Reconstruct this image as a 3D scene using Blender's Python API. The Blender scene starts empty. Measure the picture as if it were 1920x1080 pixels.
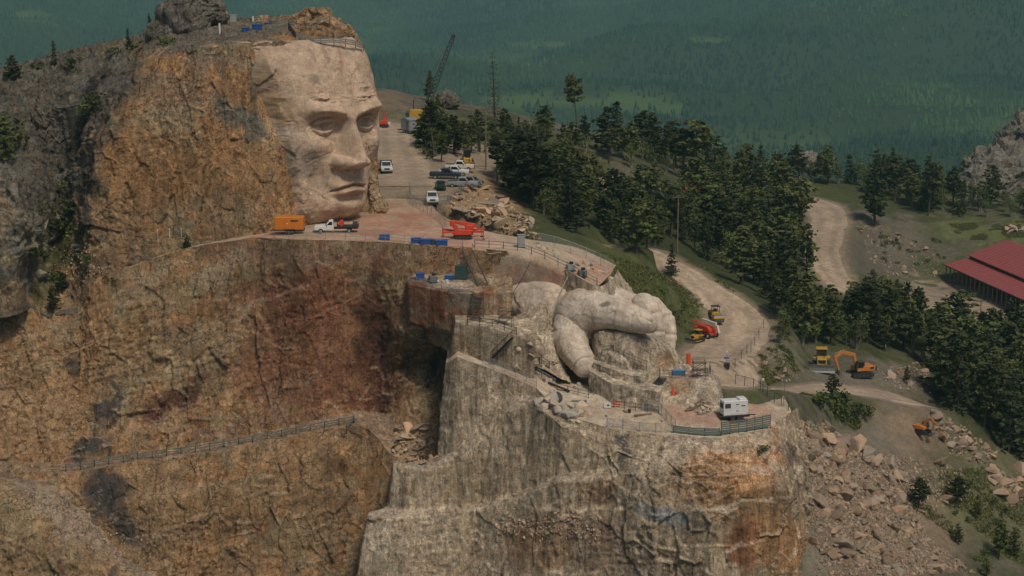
import bpy, bmesh, math, random
import numpy as np
from mathutils import Vector, Matrix

# ------------------------------------------------------------------ camera, world, sun, exposure
scene = bpy.context.scene
col = scene.collection
W, H, F = 1920.0, 1080.0, 3583.0            # photograph size and focal length in its pixels (30 degree lens)
PITCH = math.radians(11.16)
CAM = np.array([0.0, 0.0, 50.0])            # 50 m above the quarry ledge
CP, SP = math.cos(PITCH), math.sin(PITCH)

cam_data = bpy.data.cameras.new('camera')
cam_data.sensor_width = 36.0
cam_data.lens = 36.0 * F / W
cam_data.clip_start = 1.0
cam_data.clip_end = 30000.0
cam = bpy.data.objects.new('camera', cam_data)
cam.location = CAM
cam.rotation_euler = (math.pi / 2 - PITCH, 0, 0)
col.objects.link(cam)
scene.camera = cam

SUN_EL, SUN_AZ = math.radians(55), math.radians(152)   # azimuth clockwise from +Y (away from the camera): high, behind the camera to the right
world = bpy.data.worlds.new('World')
scene.world = world
world.use_nodes = True
wn = world.node_tree.nodes
wn.clear()
sky = wn.new('ShaderNodeTexSky')
sky.sky_type = 'NISHITA'
sky.sun_disc = False
sky.sun_elevation = SUN_EL
sky.sun_rotation = SUN_AZ
sky.dust_density = 3.0
sky.air_density = 1.0
bg = wn.new('ShaderNodeBackground')
bg.inputs[1].default_value = 0.05
wo = wn.new('ShaderNodeOutputWorld')
world.node_tree.links.new(sky.outputs[0], bg.inputs[0])
world.node_tree.links.new(bg.outputs[0], wo.inputs[0])

sun_d = bpy.data.lights.new('sun', 'SUN')
sun_d.energy = 1.5
sun_d.angle = math.radians(10)
sun_d.color = (1.0, 0.89, 0.74)
sun = bpy.data.objects.new('sun', sun_d)
sdir = Vector((math.sin(SUN_AZ) * math.cos(SUN_EL), math.cos(SUN_AZ) * math.cos(SUN_EL), math.sin(SUN_EL)))
sun.rotation_euler = sdir.to_track_quat('Z', 'Y').to_euler()
sun.location = (100, 0, 200)
col.objects.link(sun)

scene.view_settings.view_transform = 'Standard'
scene.view_settings.look = 'None'
scene.view_settings.gamma = 1.0
scene.view_settings.exposure = 0.25
scene.view_settings.use_curve_mapping = False
scene.cycles.use_denoising = True
scene.cycles.max_bounces = 5
scene.cycles.diffuse_bounces = 3
scene.cycles.volume_bounces = 0
scene.cycles.transparent_max_bounces = 6
scene.cycles.use_adaptive_sampling = True
scene.cycles.adaptive_threshold = 0.02
scene.cycles.caustics_reflective = False
scene.cycles.caustics_refractive = False
scene.cycles.volume_step_rate = 4.0

# ------------------------------------------------------------------ pixels and points
def ray(u, v):
    a, b = (u - W / 2) / F, (H / 2 - v) / F
    return np.array([a, CP + b * SP, -SP + b * CP])

def P(u, v, Y):
    "the point seen at photo pixel (u, v) that lies Y metres ahead of the camera"
    d = ray(u, v)
    return CAM + d * (Y / d[1])

def Pz(u, v, z):
    "the point seen at pixel (u, v) on the level z"
    d = ray(u, v)
    return CAM + d * ((z - CAM[2]) / d[2])

def proj(p):
    q = np.asarray(p, float) - CAM
    fwd = q[..., 1] * CP - q[..., 2] * SP
    up = q[..., 1] * SP + q[..., 2] * CP
    return W / 2 + F * q[..., 0] / fwd, H / 2 - F * up / fwd

# ------------------------------------------------------------------ noise
def hsh(ix, iy, iz, seed=0):
    h = (ix.astype(np.int64) * 374761393 + iy.astype(np.int64) * 668265263 + iz.astype(np.int64) * 2147483647 + seed * 974711) & 0xFFFFFFFF
    h = ((h ^ (h >> 13)) * 1274126177) & 0xFFFFFFFF
    h = ((h ^ (h >> 16)) * 2246822519) & 0xFFFFFFFF
    h = h ^ (h >> 15)
    return (h & 0xFFFFFF) / float(0x1000000)

def vnoise(p, seed=0):
    f = np.floor(p); i = f.astype(np.int64); t = p - f
    t = t * t * t * (t * (t * 6 - 15) + 10)
    x, y, z = i[:, 0], i[:, 1], i[:, 2]
    r = 0
    for dx in (0, 1):
        wx = t[:, 0] if dx else 1 - t[:, 0]
        for dy in (0, 1):
            wy = t[:, 1] if dy else 1 - t[:, 1]
            for dz in (0, 1):
                wz = t[:, 2] if dz else 1 - t[:, 2]
                r = r + wx * wy * wz * hsh(x + dx, y + dy, z + dz, seed)
    return r * 2 - 1

def fbm(p, octaves=4, seed=0, gain=0.5, lac=2.03):
    r, a, n = 0, 1.0, 0
    for o in range(octaves):
        r = r + a * vnoise(p * lac ** o + o * 17.3, seed + o)
        n += a; a *= gain
    return r / n

def ridged(p, octaves=4, seed=0):
    r, a, n = 0, 1.0, 0
    for o in range(octaves):
        r = r + a * (1 - np.abs(vnoise(p * 2.1 ** o + o * 9.7, seed + o)) * 2)
        n += a; a *= .5
    return r / n

def worley(p, seed=0, vec=False):
    "F1, F2 - F1 and a random number for each cell (VEC: also a random slope across the cell, so that cells become tilted facets)"
    i = np.floor(p).astype(np.int64)
    f1 = np.full(len(p), 9.0); f2 = f1.copy(); cid = np.zeros(len(p)); sl = np.zeros(len(p))
    for dx in (-1, 0, 1):
        for dy in (-1, 0, 1):
            for dz in (-1, 0, 1):
                x, y, z = i[:, 0] + dx, i[:, 1] + dy, i[:, 2] + dz
                h1, h2, h3 = hsh(x, y, z, seed), hsh(x, y, z, seed + 1), hsh(x, y, z, seed + 2)
                o = np.stack([x + h1, y + h2, z + h3], 1) - p
                d = np.sqrt((o ** 2).sum(1))
                c = hsh(x, y, z, seed + 3)
                new = d < f1
                f2 = np.where(new, f1, np.minimum(f2, d))
                cid = np.where(new, c, cid)
                if vec: sl = np.where(new, (o[:, 0] * (h2 - .5) + o[:, 1] * (h3 - .5) + o[:, 2] * (h1 - .35)) * 2, sl)
                f1 = np.where(new, d, f1)
    return (f1, f2 - f1, cid, sl) if vec else (f1, f2 - f1, cid)

def sstep(a, b, x):
    t = np.clip((x - a) / (b - a), 0, 1)
    return t * t * (3 - 2 * t)

def lin(r, g, b):
    "display colour 0-255 to linear"
    return np.array([((c / 255 + .055) / 1.055) ** 2.4 if c > 10 else c / 255 / 12.92 for c in (r, g, b)])

# ------------------------------------------------------------------ materials
def new_mat(name):
    m = bpy.data.materials.new(name)
    m.use_nodes = True
    nt = m.node_tree
    b = nt.nodes['Principled BSDF']
    return m, nt, b

class N:
    "a few short hands for building node trees"
    def __init__(s, nt): s.nt = nt
    def add(s, kind, **kw):
        n = s.nt.nodes.new(kind)
        for k, v in kw.items(): setattr(n, k, v)
        return n
    def link(s, a, b): s.nt.links.new(a, b)
    def noise(s, vec, scale, detail=4, rough=.55, dist=0):
        n = s.add('ShaderNodeTexNoise')
        n.inputs['Scale'].default_value = scale
        n.inputs['Detail'].default_value = detail
        n.inputs['Roughness'].default_value = rough
        n.inputs['Distortion'].default_value = dist
        if vec is not None: s.link(vec, n.inputs['Vector'])
        return n.outputs['Fac']
    def mapping(s, vec, scale=(1, 1, 1), rot=(0, 0, 0)):
        n = s.add('ShaderNodeMapping')
        n.inputs['Scale'].default_value = scale
        n.inputs['Rotation'].default_value = rot
        s.link(vec, n.inputs['Vector'])
        return n.outputs[0]
    def rng(s, x, a, b, c, d):
        n = s.add('ShaderNodeMapRange')
        for i, v in enumerate((a, b, c, d)): n.inputs[i + 1].default_value = v
        s.link(x, n.inputs[0])
        return n.outputs[0]
    def math(s, op, a, b):
        n = s.add('ShaderNodeMath', operation=op)
        for i, v in enumerate((a, b)):
            if hasattr(v, 'links'): s.link(v, n.inputs[i])
            else: n.inputs[i].default_value = v
        return n.outputs[0]
    def scale_col(s, c, f):
        n = s.add('ShaderNodeVectorMath', operation='SCALE')
        s.link(c, n.inputs[0])
        if hasattr(f, 'links'): s.link(f, n.inputs['Scale'])
        else: n.inputs['Scale'].default_value = f
        return n.outputs[0]
    def mix(s, f, a, b):
        n = s.add('ShaderNodeMix', data_type='RGBA')
        if hasattr(f, 'links'): s.link(f, n.inputs[0])
        else: n.inputs[0].default_value = f
        for i, v in ((6, a), (7, b)):
            if hasattr(v, 'links'): s.link(v, n.inputs[i])
            else: n.inputs[i].default_value = (*v[:3], 1)
        return n.outputs[2]
    def bump(s, h, strength, dist, normal=None):
        n = s.add('ShaderNodeBump')
        n.inputs['Strength'].default_value = strength
        n.inputs['Distance'].default_value = dist
        s.link(h, n.inputs['Height'])
        if normal is not None: s.link(normal, n.inputs['Normal'])
        return n.outputs[0]

def rock_material(name, streak=.5, grain=1.0, crack=1.0, bumpd=.16, coord='Object', k=1.0):
    "stone: the vertex colour 'tint' broken up by mottling, drill streaks and fine cracks"
    m, nt, b = new_mat(name)
    n = N(nt)
    at = n.add('ShaderNodeAttribute', attribute_name='tint')
    co = n.add('ShaderNodeTexCoord').outputs[coord]
    big = n.noise(co, .22 * grain, 6, .62, .4)
    mid = n.noise(co, 1.1 * grain, 6, .65, .6)
    fine = n.noise(co, 5.0 * grain, 4, .6)
    st = n.noise(n.mapping(co, (2.6, 2.6, .13)), 1.0, 5, .65, .3)
    f = n.math('MULTIPLY', n.rng(big, .3, .7, .78, 1.2), n.rng(mid, .3, .7, 1 - .45 * k, 1 + .42 * k))
    f = n.math('MULTIPLY', f, n.rng(fine, .33, .67, 1 - .34 * k, 1 + .3 * k))
    f = n.math('MULTIPLY', f, n.rng(st, .3, .72, 1 + .22 * streak, 1 - .5 * streak))
    st2 = n.noise(n.mapping(co, (.55, .55, .05)), 1.0, 5, .6, .4)
    f = n.math('MULTIPLY', f, n.rng(st2, .35, .68, 1 + .25 * streak, 1 - .35 * streak))
    nz = n.add('ShaderNodeTexNoise'); nz.inputs['Scale'].default_value = .8 * grain; nz.inputs['Detail'].default_value = 4
    n.link(co, nz.inputs['Vector'])
    cr = None
    for sc, rot, w, kk in (((.50, .5, .16), (0, .10, 0), .024, .7), ((.22, .3, .75), (0, -.42, 0), .024, .75), ((1.3, 1.3, .35), (0, .15, 0), .032, .4)):   # upright joints, tilted beds, small cracks
        wob = n.add('ShaderNodeVectorMath', operation='ADD')
        n.link(n.mapping(co, tuple(grain * x for x in sc), rot), wob.inputs[0]); n.link(n.scale_col(nz.outputs['Color'], 1.3), wob.inputs[1])
        vo = n.add('ShaderNodeTexVoronoi', feature='DISTANCE_TO_EDGE'); vo.inputs['Scale'].default_value = 1.0
        n.link(wob.outputs[0], vo.inputs['Vector'])
        msk = n.rng(n.noise(co, .35 * grain * (1 + kk), 3, .6), .42, .6, 0, 1)
        lnn = n.math('SUBTRACT', 1.0, n.math('MULTIPLY', n.rng(vo.outputs['Distance'], 0.0, w, kk * crack, 0.0), msk))
        cr = lnn if cr is None else n.math('MULTIPLY', cr, lnn)
    f = n.math('MULTIPLY', f, cr)
    c = n.scale_col(at.outputs['Color'], f)
    # iron stain: warm the mottling a little
    hue = n.noise(co, .45 * grain, 5, .6, 1.0)
    c = n.mix(n.rng(hue, .42, .72, 0, .45), c, n.scale_col(n.mix(1.0, c, n.mix(.5, c, (.32, .15, .07))), 1.0))
    n.link(c, b.inputs['Base Color'])
    b.inputs['Roughness'].default_value = .93
    b.inputs['Specular IOR Level'].default_value = .15
    hh = n.math('ADD', n.math('MULTIPLY', mid, 1.0), n.math('MULTIPLY', fine, .35))
    hh = n.math('ADD', hh, n.math('MULTIPLY', cr, 1.2 * crack))
    hh = n.math('ADD', hh, n.math('MULTIPLY', st, -.5 * streak))
    n.link(n.bump(hh, 1.0, bumpd), b.inputs['Normal'])
    return m

_flat = {}
def mat(name, rgb, rough=.6, metal=0.0, var=.12, scale=3.0, bump=.0):
    "a plain surface with a little dirt and wear in it"
    if name in _flat: return _flat[name]
    m, nt, b = new_mat(name)
    n = N(nt)
    co = n.add('ShaderNodeTexCoord').outputs['Object']
    a = n.noise(co, scale, 5, .65)
    c = n.scale_col(n.mix(n.rng(n.noise(co, scale * .35, 3), .45, .75, 0, .35 * min(1, var * 4)), rgb, tuple(np.array(rgb) * .55 + np.array((.16, .12, .08)) * .3)),
                    n.rng(a, .3, .7, 1 - var, 1 + var))
    n.link(c, b.inputs['Base Color'])
    b.inputs['Roughness'].default_value = rough
    b.inputs['Metallic'].default_value = metal
    if bump: n.link(n.bump(a, .6, bump), b.inputs['Normal'])
    _flat[name] = m
    return m

# ------------------------------------------------------------------ objects
def mesh_obj(name, verts, faces, m, parent=None, smooth=False):
    me = bpy.data.meshes.new(name)
    me.from_pydata([tuple(v) for v in verts] if not isinstance(verts, np.ndarray) else verts.tolist(), [], faces)
    me.validate()
    return link(name, me, m, parent, smooth)

def link(name, me, m=None, parent=None, smooth=False):
    if m is not None and not me.materials: me.materials.append(m)
    if smooth: me.shade_smooth()
    o = bpy.data.objects.new(name, me)
    col.objects.link(o)
    if parent is not None: o.parent = parent
    return o

def fast_mesh(name, verts, quads, tint=None):
    "quads (n, 4) and verts as arrays"
    me = bpy.data.meshes.new(name)
    nv, nq = len(verts), len(quads)
    k = quads.shape[1]
    me.vertices.add(nv); me.vertices.foreach_set('co', np.ascontiguousarray(verts, np.float32).ravel())
    me.loops.add(nq * k); me.loops.foreach_set('vertex_index', np.ascontiguousarray(quads, np.int32).ravel())
    me.polygons.add(nq)
    me.polygons.foreach_set('loop_start', np.arange(0, nq * k, k, dtype=np.int32))
    me.update(calc_edges=True)
    if tint is not None: set_tint(me, tint)
    return me

def set_tint(me, tint):
    a = me.attributes.new('tint', 'FLOAT_COLOR', 'POINT')
    c = np.ones((len(me.vertices), 4), np.float32); c[:, :3] = np.clip(tint, 0, 1)
    a.data.foreach_set('color', c.ravel())

def tag(o, label=None, cat=None, group=None, kind=None):
    for k, v in (('label', label), ('category', cat), ('group', group), ('kind', kind)):
        if v: o[k] = v
    return o

def thing(name, label, cat, loc=(0, 0, 0), rz=0.0, group=None, rx=0, ry=0):
    o = bpy.data.objects.new(name, None)
    o.empty_display_size = .5
    col.objects.link(o)
    o.location = tuple(float(c) for c in loc); o.rotation_euler = (rx, ry, rz)
    return tag(o, label, cat, group)

def copy_tree(o, parent=None):
    c = o.copy(); col.objects.link(c); c.parent = parent
    for ch in o.children: copy_tree(ch, c)
    return c

def grid_quads(nu, nv):
    a = np.arange(nu * nv).reshape(nv, nu)
    return np.stack([a[:-1, :-1], a[:-1, 1:], a[1:, 1:], a[1:, :-1]], -1).reshape(-1, 4)

def grid_normals(g):
    du = np.gradient(g, axis=1); dv = np.gradient(g, axis=0)
    n = np.cross(du, dv)
    return n / np.maximum(np.linalg.norm(n, axis=-1, keepdims=True), 1e-9)

def catmull(pts, ts):
    "pts (n, k) sampled at parameters ts in 0..n-1, smooth but not overshooting much"
    n = len(pts)
    i = np.clip(np.floor(ts).astype(int), 0, n - 2); t = (ts - i)[:, None]
    p0 = pts[np.maximum(i - 1, 0)]; p1 = pts[i]; p2 = pts[i + 1]; p3 = pts[np.minimum(i + 2, n - 1)]
    m1, m2 = (p2 - p0) * .35, (p3 - p1) * .35
    return (2 * t ** 3 - 3 * t ** 2 + 1) * p1 + (t ** 3 - 2 * t ** 2 + t) * m1 + (-2 * t ** 3 + 3 * t ** 2) * p2 + (t ** 3 - t ** 2) * m2

def net_surface(rows, cell=.25, linear=False):
    """a control net (rows of (u, v, Y[, roughness]) or of 3-D points) to a dense grid of points and a roughness for each.
    Columns are interpolated smoothly, rows are kept as creases."""
    R, C = len(rows), len(rows[0])
    A = np.zeros((R, C, 4))
    for r, row in enumerate(rows):
        for c, q in enumerate(row):
            A[r, c, :3] = P(q[0], q[1], q[2])
            A[r, c, 3] = q[3] if len(q) > 3 else 1.0
    ts = []
    for c in range(C - 1):
        L = np.median(np.linalg.norm(A[:, c + 1, :3] - A[:, c, :3], axis=-1))
        k = max(2, int(L / cell))
        ts += list(c + np.arange(k) / k)
    ts = np.array(ts + [C - 1.0])
    rs = []
    for r in range(R - 1):
        L = np.median(np.linalg.norm(A[r + 1, :, :3] - A[r, :, :3], axis=-1))
        k = max(2, int(L / cell))
        rs += list(r + np.arange(k) / k)
    rs = np.array(rs + [R - 1.0])
    wide = np.stack([(np.stack([np.interp(ts, np.arange(C), A[r, :, k]) for k in range(4)], 1) if linear else catmull(A[r], ts)) for r in range(R)])            # (R, nu, 4)
    i = np.clip(np.floor(rs).astype(int), 0, R - 2); t = (rs - i)[:, None, None]
    g = wide[i] * (1 - t) + wide[i + 1] * t
    return g[..., :3], g[..., 3]

def rock_relief(p, n, rough, blocks=(3.2, 4.6), amp=1.0, seed=0, tilt=.42, drill=0.0):
    "offset along the normal for broken rock: masses, tilted fracture blocks with open joints, grain; DRILL adds half-pipe drill marks"
    q = p.copy()
    ct, stl = math.cos(tilt), math.sin(tilt)
    q[:, 0], q[:, 2] = p[:, 0] * ct + p[:, 2] * stl, -p[:, 0] * stl + p[:, 2] * ct
    warp = np.stack([fbm(p * .21 + 31, 3, seed + 5), fbm(p * .21 + 57, 3, seed + 6), fbm(p * .21 + 83, 3, seed + 7)], 1)
    q = q + warp * .45
    v = p + warp * .3
    d = 1.1 * fbm(p * np.array([.085, .085, .06]), 4, seed)
    f1, e, c, sl = worley(v / np.array([blocks[0], blocks[0], blocks[1] * 1.3]), seed + 11, True)            # upright joint blocks
    gap = sstep(-.1, .2, fbm(p * .17 + 2, 3, seed + 12))
    d = d + (c - .5) * 1.1 + sl * .8 - .6 * gap * (1 - sstep(0.015, .06, e))
    brk = sstep(-.2, .25, fbm(p * .11 + 4, 3, seed + 25))            # some stretches are smooth, some are shattered
    s = q[:, 2] * .21 + fbm(p * .07, 3, seed + 27) * .6              # tilted beds: each breaks off along its lower edge
    saw = s - np.floor(s)
    hb = hsh(np.floor(s).astype(np.int64), np.floor(s * 0).astype(np.int64), np.floor(p[:, 0] * .07 + fbm(p * .1, 2, seed + 28) * 2).astype(np.int64), seed + 29)
    d = d + (sstep(0, .08, saw) * (1 - saw) - .4) * 1.25 * (hb > .5) * (.4 + .6 * brk)
    f1, e2, c2, sl2 = worley(q / np.array([blocks[1] * .40, blocks[0] * .40, blocks[0] * .26]) + 5.5, seed + 21, True)
    d = d + ((c2 - .5) * .36 + sl2 * .55 - .12 * (1 - sstep(0.02, .08, e2))) * brk
    f1, e3, c3, sl3 = worley(v / np.array([blocks[0] * .18, blocks[0] * .18, blocks[1] * .22]) + 9.5, seed + 26, True)
    d = d + ((c3 - .5) * .26 + sl3 * .26) * (.2 + .8 * brk) + .05 * fbm(p * 1.9, 3, seed + 41)
    if drill:
        w = fbm(p * np.array([.3, .3, .02]), 2, seed + 51)
        s = (p[:, 0] + p[:, 1] * .6) * 1.1 + w * 1.2
        uu = proj(p)[0]
        drill = drill * sstep(1240, 1090, uu)
        d = d * (1.25 - .63 * sstep(1240, 1090, uu)) + drill * (np.abs(((s % 1) - .5)) - .25) * .8 + drill * .35 * fbm(p * np.array([.9, .9, .045]), 4, seed + 61)
    return d * amp * rough

def paint(p, base, blobs, seed=0, warp=14):
    "colours of the stone: a base of mixed tones and placed blobs: stains, and painted-in shade of recesses"
    u, v = proj(p)
    tones = np.array([b for b in base])
    k = fbm(p * .13 + seed, 4, seed + 71) * .5 + .5
    k2 = fbm(p * .5 + seed * 2.0, 4, seed + 72) * .5 + .5
    k = np.clip((k * .65 + k2 * .35 - .28) / .44, 0, 1) * (len(tones) - 1)
    i = np.clip(k.astype(int), 0, len(tones) - 2); t = (k - i)[:, None]
    c = tones[i] * (1 - t) + tones[i + 1] * t
    wu = u + warp * fbm(p * .35 + 7, 4, seed + 73) * 2; wv = v + warp * fbm(p * .35 + 19, 4, seed + 74) * 2
    grit = fbm(p * np.array([.8, .8, .35]), 4, seed + 75)
    for (bu, bv, ru, rv, ang, colr, s) in blobs:
        ca, sa = math.cos(math.radians(ang)), math.sin(math.radians(ang))
        x, y = (wu - bu), (wv - bv)
        a, b = (x * ca + y * sa) / ru, (-x * sa + y * ca) / rv
        w = 1 - sstep(.55, 1.15, np.sqrt(a * a + b * b) + grit * .25)
        w = (w * s)[:, None]
        c = c * (1 - w) + np.array(colr) * w
    return c
# ------------------------------------------------------------------ the mountain
TAN, ORANGE, BROWN, OLIVE = np.array([.40, .265, .142]), np.array([.44, .245, .108]), np.array([.29, .187, .10]), np.array([.34, .268, .158])
RED, DARKRED, GREY, LGREY, BLACK = np.array([.30, .125, .07]), np.array([.085, .04, .028]), np.array([.125, .121, .098]), np.array([.215, .205, .168]), np.array([.045, .045, .043])
PALE, PALER, BUFF, PINK = np.array([.50, .415, .295]), np.array([.60, .51, .385]), np.array([.43, .338, .22]), np.array([.45, .27, .19])
DIRT, DUST, GRASS = np.array([.27, .20, .135]), np.array([.40, .31, .22]), np.array([.075, .10, .03])

M_ROCK = rock_material('weathered_granite', streak=.55)
M_PALE = rock_material('drilled_pale_granite', streak=1.0, crack=.7)
M_CARVED = rock_material('carved_granite', streak=.3, grain=1.0, crack=.5, bumpd=.08, k=.42)

SURF = []                                            # surfaces that things can stand on
def cliff(name, rows, base, blobs, m, cell=.25, amp=1.0, seed=0, blocks=(3.2, 4.6), tilt=.42, drill=0.0, flip=False, dusty=None, warp=14, linear=False):
    g, rough = net_surface(rows, cell, linear)
    nv, nu = g.shape[:2]
    n = grid_normals(g)
    # broad normals, so that creases do not tear
    for _ in range(3):
        n[1:-1, 1:-1] = (n[1:-1, 1:-1] * 2 + n[:-2, 1:-1] + n[2:, 1:-1] + n[1:-1, :-2] + n[1:-1, 2:]) / 6
    n /= np.maximum(np.linalg.norm(n, axis=-1, keepdims=True), 1e-9)
    if flip: n = -n
    p = g.reshape(-1, 3); nn = n.reshape(-1, 3)
    d = rock_relief(p, nn, rough.ravel(), blocks, amp, seed, tilt, drill)
    q = p + nn * d[:, None]
    c = paint(q, base, blobs, seed, warp)
    if dusty is not None:
        n2 = grid_normals(q.reshape(nv, nu, 3)).reshape(-1, 3)
        w = sstep(.55, .85, np.abs(n2[:, 2]))[:, None] * .8
        c = c * (1 - w) + np.array(dusty) * w
    me = fast_mesh(name, q, grid_quads(nu, nv), c)
    o = link(name, me, m)
    SURF.append((q, grid_quads(nu, nv)))
    tag(o, kind='structure')
    return o

# upper mass: the crest, the natural grey slopes on the left and the blasted wall beside the carved face
upper = [
    # far back of the crest
    [(-90, 150, 400), (60, 118, 400), (160, 95, 400), (262, 75, 400), (285, 60, 400), (350, 55, 400), (470, 45, 400), (560, 40, 390), (640, 50, 385), (668, 90, 375), (690, 160, 370)],
    # skyline
    [(-90, 165, 338), (60, 126, 340), (155, 98, 338), (256, 76, 334), (288, 58, 333), (350, 52, 328), (470, 40, 330), (560, 34, 328), (625, 46, 330), (668, 84, 338), (694, 160, 352)],
    # upper edge of the blasted wall
    [(-90, 245, 325), (60, 205, 328), (125, 200, 326), (226, 168, 319), (262, 122, 310, .6), (345, 93, 309, .6), (465, 84, 305.2, .5), (548, 80, 308.5, .4), (618, 78, 318, .4), (670, 112, 334, .6), (700, 180, 350)],
    [(-90, 335, 313), (60, 290, 322), (120, 290, 327), (170, 258, 315), (186, 262, 306, .7), (320, 250, 305, .62), (470, 240, 303, .5), (545, 240, 304.8, .3), (625, 250, 318, .4), (678, 250, 332, .5), (702, 270, 348, .7)],
    [(-90, 470, 302), (50, 440, 305), (100, 430, 320), (150, 425, 313), (166, 405, 304.5, .8), (320, 440, 303.5, .8), (465, 438, 300.4, .6), (545, 420, 303.2, .4), (630, 405, 312, .4), (682, 392, 324, .5), (704, 380, 336, .7)],
]
GREYB = [(60, 250, 150, 330, 0, GREY, 1), (110, 180, 200, 120, -30, GREY, 1), (200, 130, 70, 60, -30, GREY * 1.1, 1), (420, 60, 170, 34, -8, GREY * 1.2, .9),
         (300, 60, 80, 45, 0, GREY * 1.15, .9)]
upper_blobs = GREYB + [
    (180, 165, 12, 55, 18, BLACK * .6, .9), (150, 260, 14, 60, 28, BLACK * .6, .9), (165, 330, 22, 40, 15, GREY * .5, .8),  # shade of the deep crevice, painted into the stone colour
    (440, 215, 62, 26, 22, LGREY * np.array([.9, 1.0, 1.0]) * .85, .85), (475, 160, 9, 60, 4, BLACK * 2, .6), (470, 240, 30, 12, 20, LGREY * .8, .7),
    (330, 180, 60, 40, -10, LGREY, .35), (400, 120, 60, 24, 0, LGREY * .9, .45), (300, 330, 110, 80, -30, ORANGE * .85, .5),
    (240, 400, 60, 60, 0, BROWN, .45), (430, 400, 60, 50, 0, OLIVE * .9, .5), (500, 350, 40, 60, 0, BROWN * .9, .4),
    (520, 130, 34, 60, 0, np.array([.40, .285, .2]), .75), (510, 220, 26, 60, 0, TAN * 1.1, .7), (520, 60, 60, 14, 0, GREY * 1.1, .7), (600, 55, 60, 22, 0, TAN, .6), (455, 120, 40, 10, 10, BUFF * 1.1, .6), (110, 470, 50, 50, 0, GRASS * .8, .7)]
upper.append([(q[0], q[1] + 16, q[2] - .2, .5) for q in upper[4]])      # a foot that reaches below the ledge
for r in (0, 1, 2, 3, 4, 5):                         # the natural slopes on the left are rougher than the blasted wall
    upper[r] = [(q[0], q[1], q[2], 1.15 if c < 4 else (q[3] if len(q) > 3 else 1.0)) for c, q in enumerate(upper[r])]
cliff('blasted_cliff', upper, [BROWN * 1.05, TAN * .92, ORANGE * .9, TAN, OLIVE], upper_blobs, M_ROCK, cell=.17, seed=3, blocks=(2.3, 3.4), tilt=.9, amp=.62)

# lower wall: from the ledge lip to the ramp and the foot, with the undercut cave beside the pale pillar
lower = [
    [(-90, 590, 301.5), (80, 578, 303), (150, 578, 303), (188, 520, 301.5, .8), (345, 467, 300, .5), (470, 447, 297, .25), (560, 449, 291.8, .2), (650, 451, 291, .2), (725, 454, 290.4, .2), (790, 459, 288.8, .2), (880, 464, 287.6, .2), (985, 474, 285.3, .2)],
    [(-90, 640, 299), (80, 630, 300), (150, 640, 300), (186, 600, 299, .8), (345, 520, 298.5, .6), (470, 500, 296, .5), (560, 500, 291.2, .5), (650, 500, 290.6, .5), (722, 510, 290.2, .5), (775, 530, 288.6, .4), (850, 560, 287, .3), (960, 560, 290, .3)],
    [(-90, 720, 297), (80, 710, 297.5), (150, 720, 297), (190, 690, 296.5), (345, 640, 296, .8), (480, 625, 294, .7), (575, 620, 291, .6), (655, 610, 291, .5), (712, 620, 291.8, .6), (758, 618, 286, .3), (818, 612, 283.5, .3), (930, 640, 294, .3)],
    [(-90, 800, 294.5), (80, 790, 294.5), (150, 800, 294), (210, 790, 294), (350, 750, 293.5), (490, 735, 292, .8), (590, 710, 290.4, .6), (660, 700, 290.4, .5), (706, 710, 292, .7), (748, 690, 289.5, 1.6), (812, 684, 291, 1.6), (930, 700, 302)],
    [(-90, 866, 292.5), (80, 866, 292), (150, 868, 291.5), (240, 850, 291), (370, 832, 290.5), (510, 806, 289.8, .7), (600, 786, 289, .5), (672, 770, 289, .5), (710, 775, 290, .5), (752, 775, 286.5, .6), (820, 775, 286, .6), (930, 780, 300)],
    [(-90, 884, 286.5), (80, 884, 286), (135, 886, 285.8, .3), (240, 868, 285.6, .3), (370, 852, 285.3, .3), (510, 826, 285, .3), (600, 806, 284.6, .3), (672, 798, 284, .3), (700, 812, 282, .4), (745, 860, 280, .5), (830, 872, 281, .5), (930, 870, 284)],
    [(-90, 960, 284), (80, 960, 284), (160, 950, 283.5), (250, 940, 283), (380, 930, 282.5), (515, 915, 282, .9), (605, 900, 282, .8), (680, 890, 281.5, .7), (705, 900, 280.5, .6), (745, 940, 279.5, .6), (830, 950, 280, .5), (930, 950, 282)],
    [(-90, 1220, 276), (80, 1220, 276), (200, 1220, 276), (300, 1220, 276), (420, 1220, 276), (530, 1220, 276), (610, 1220, 276), (690, 1220, 275.5), (720, 1220, 275), (760, 1220, 275), (840, 1220, 275), (930, 1220, 276)],
]
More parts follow.
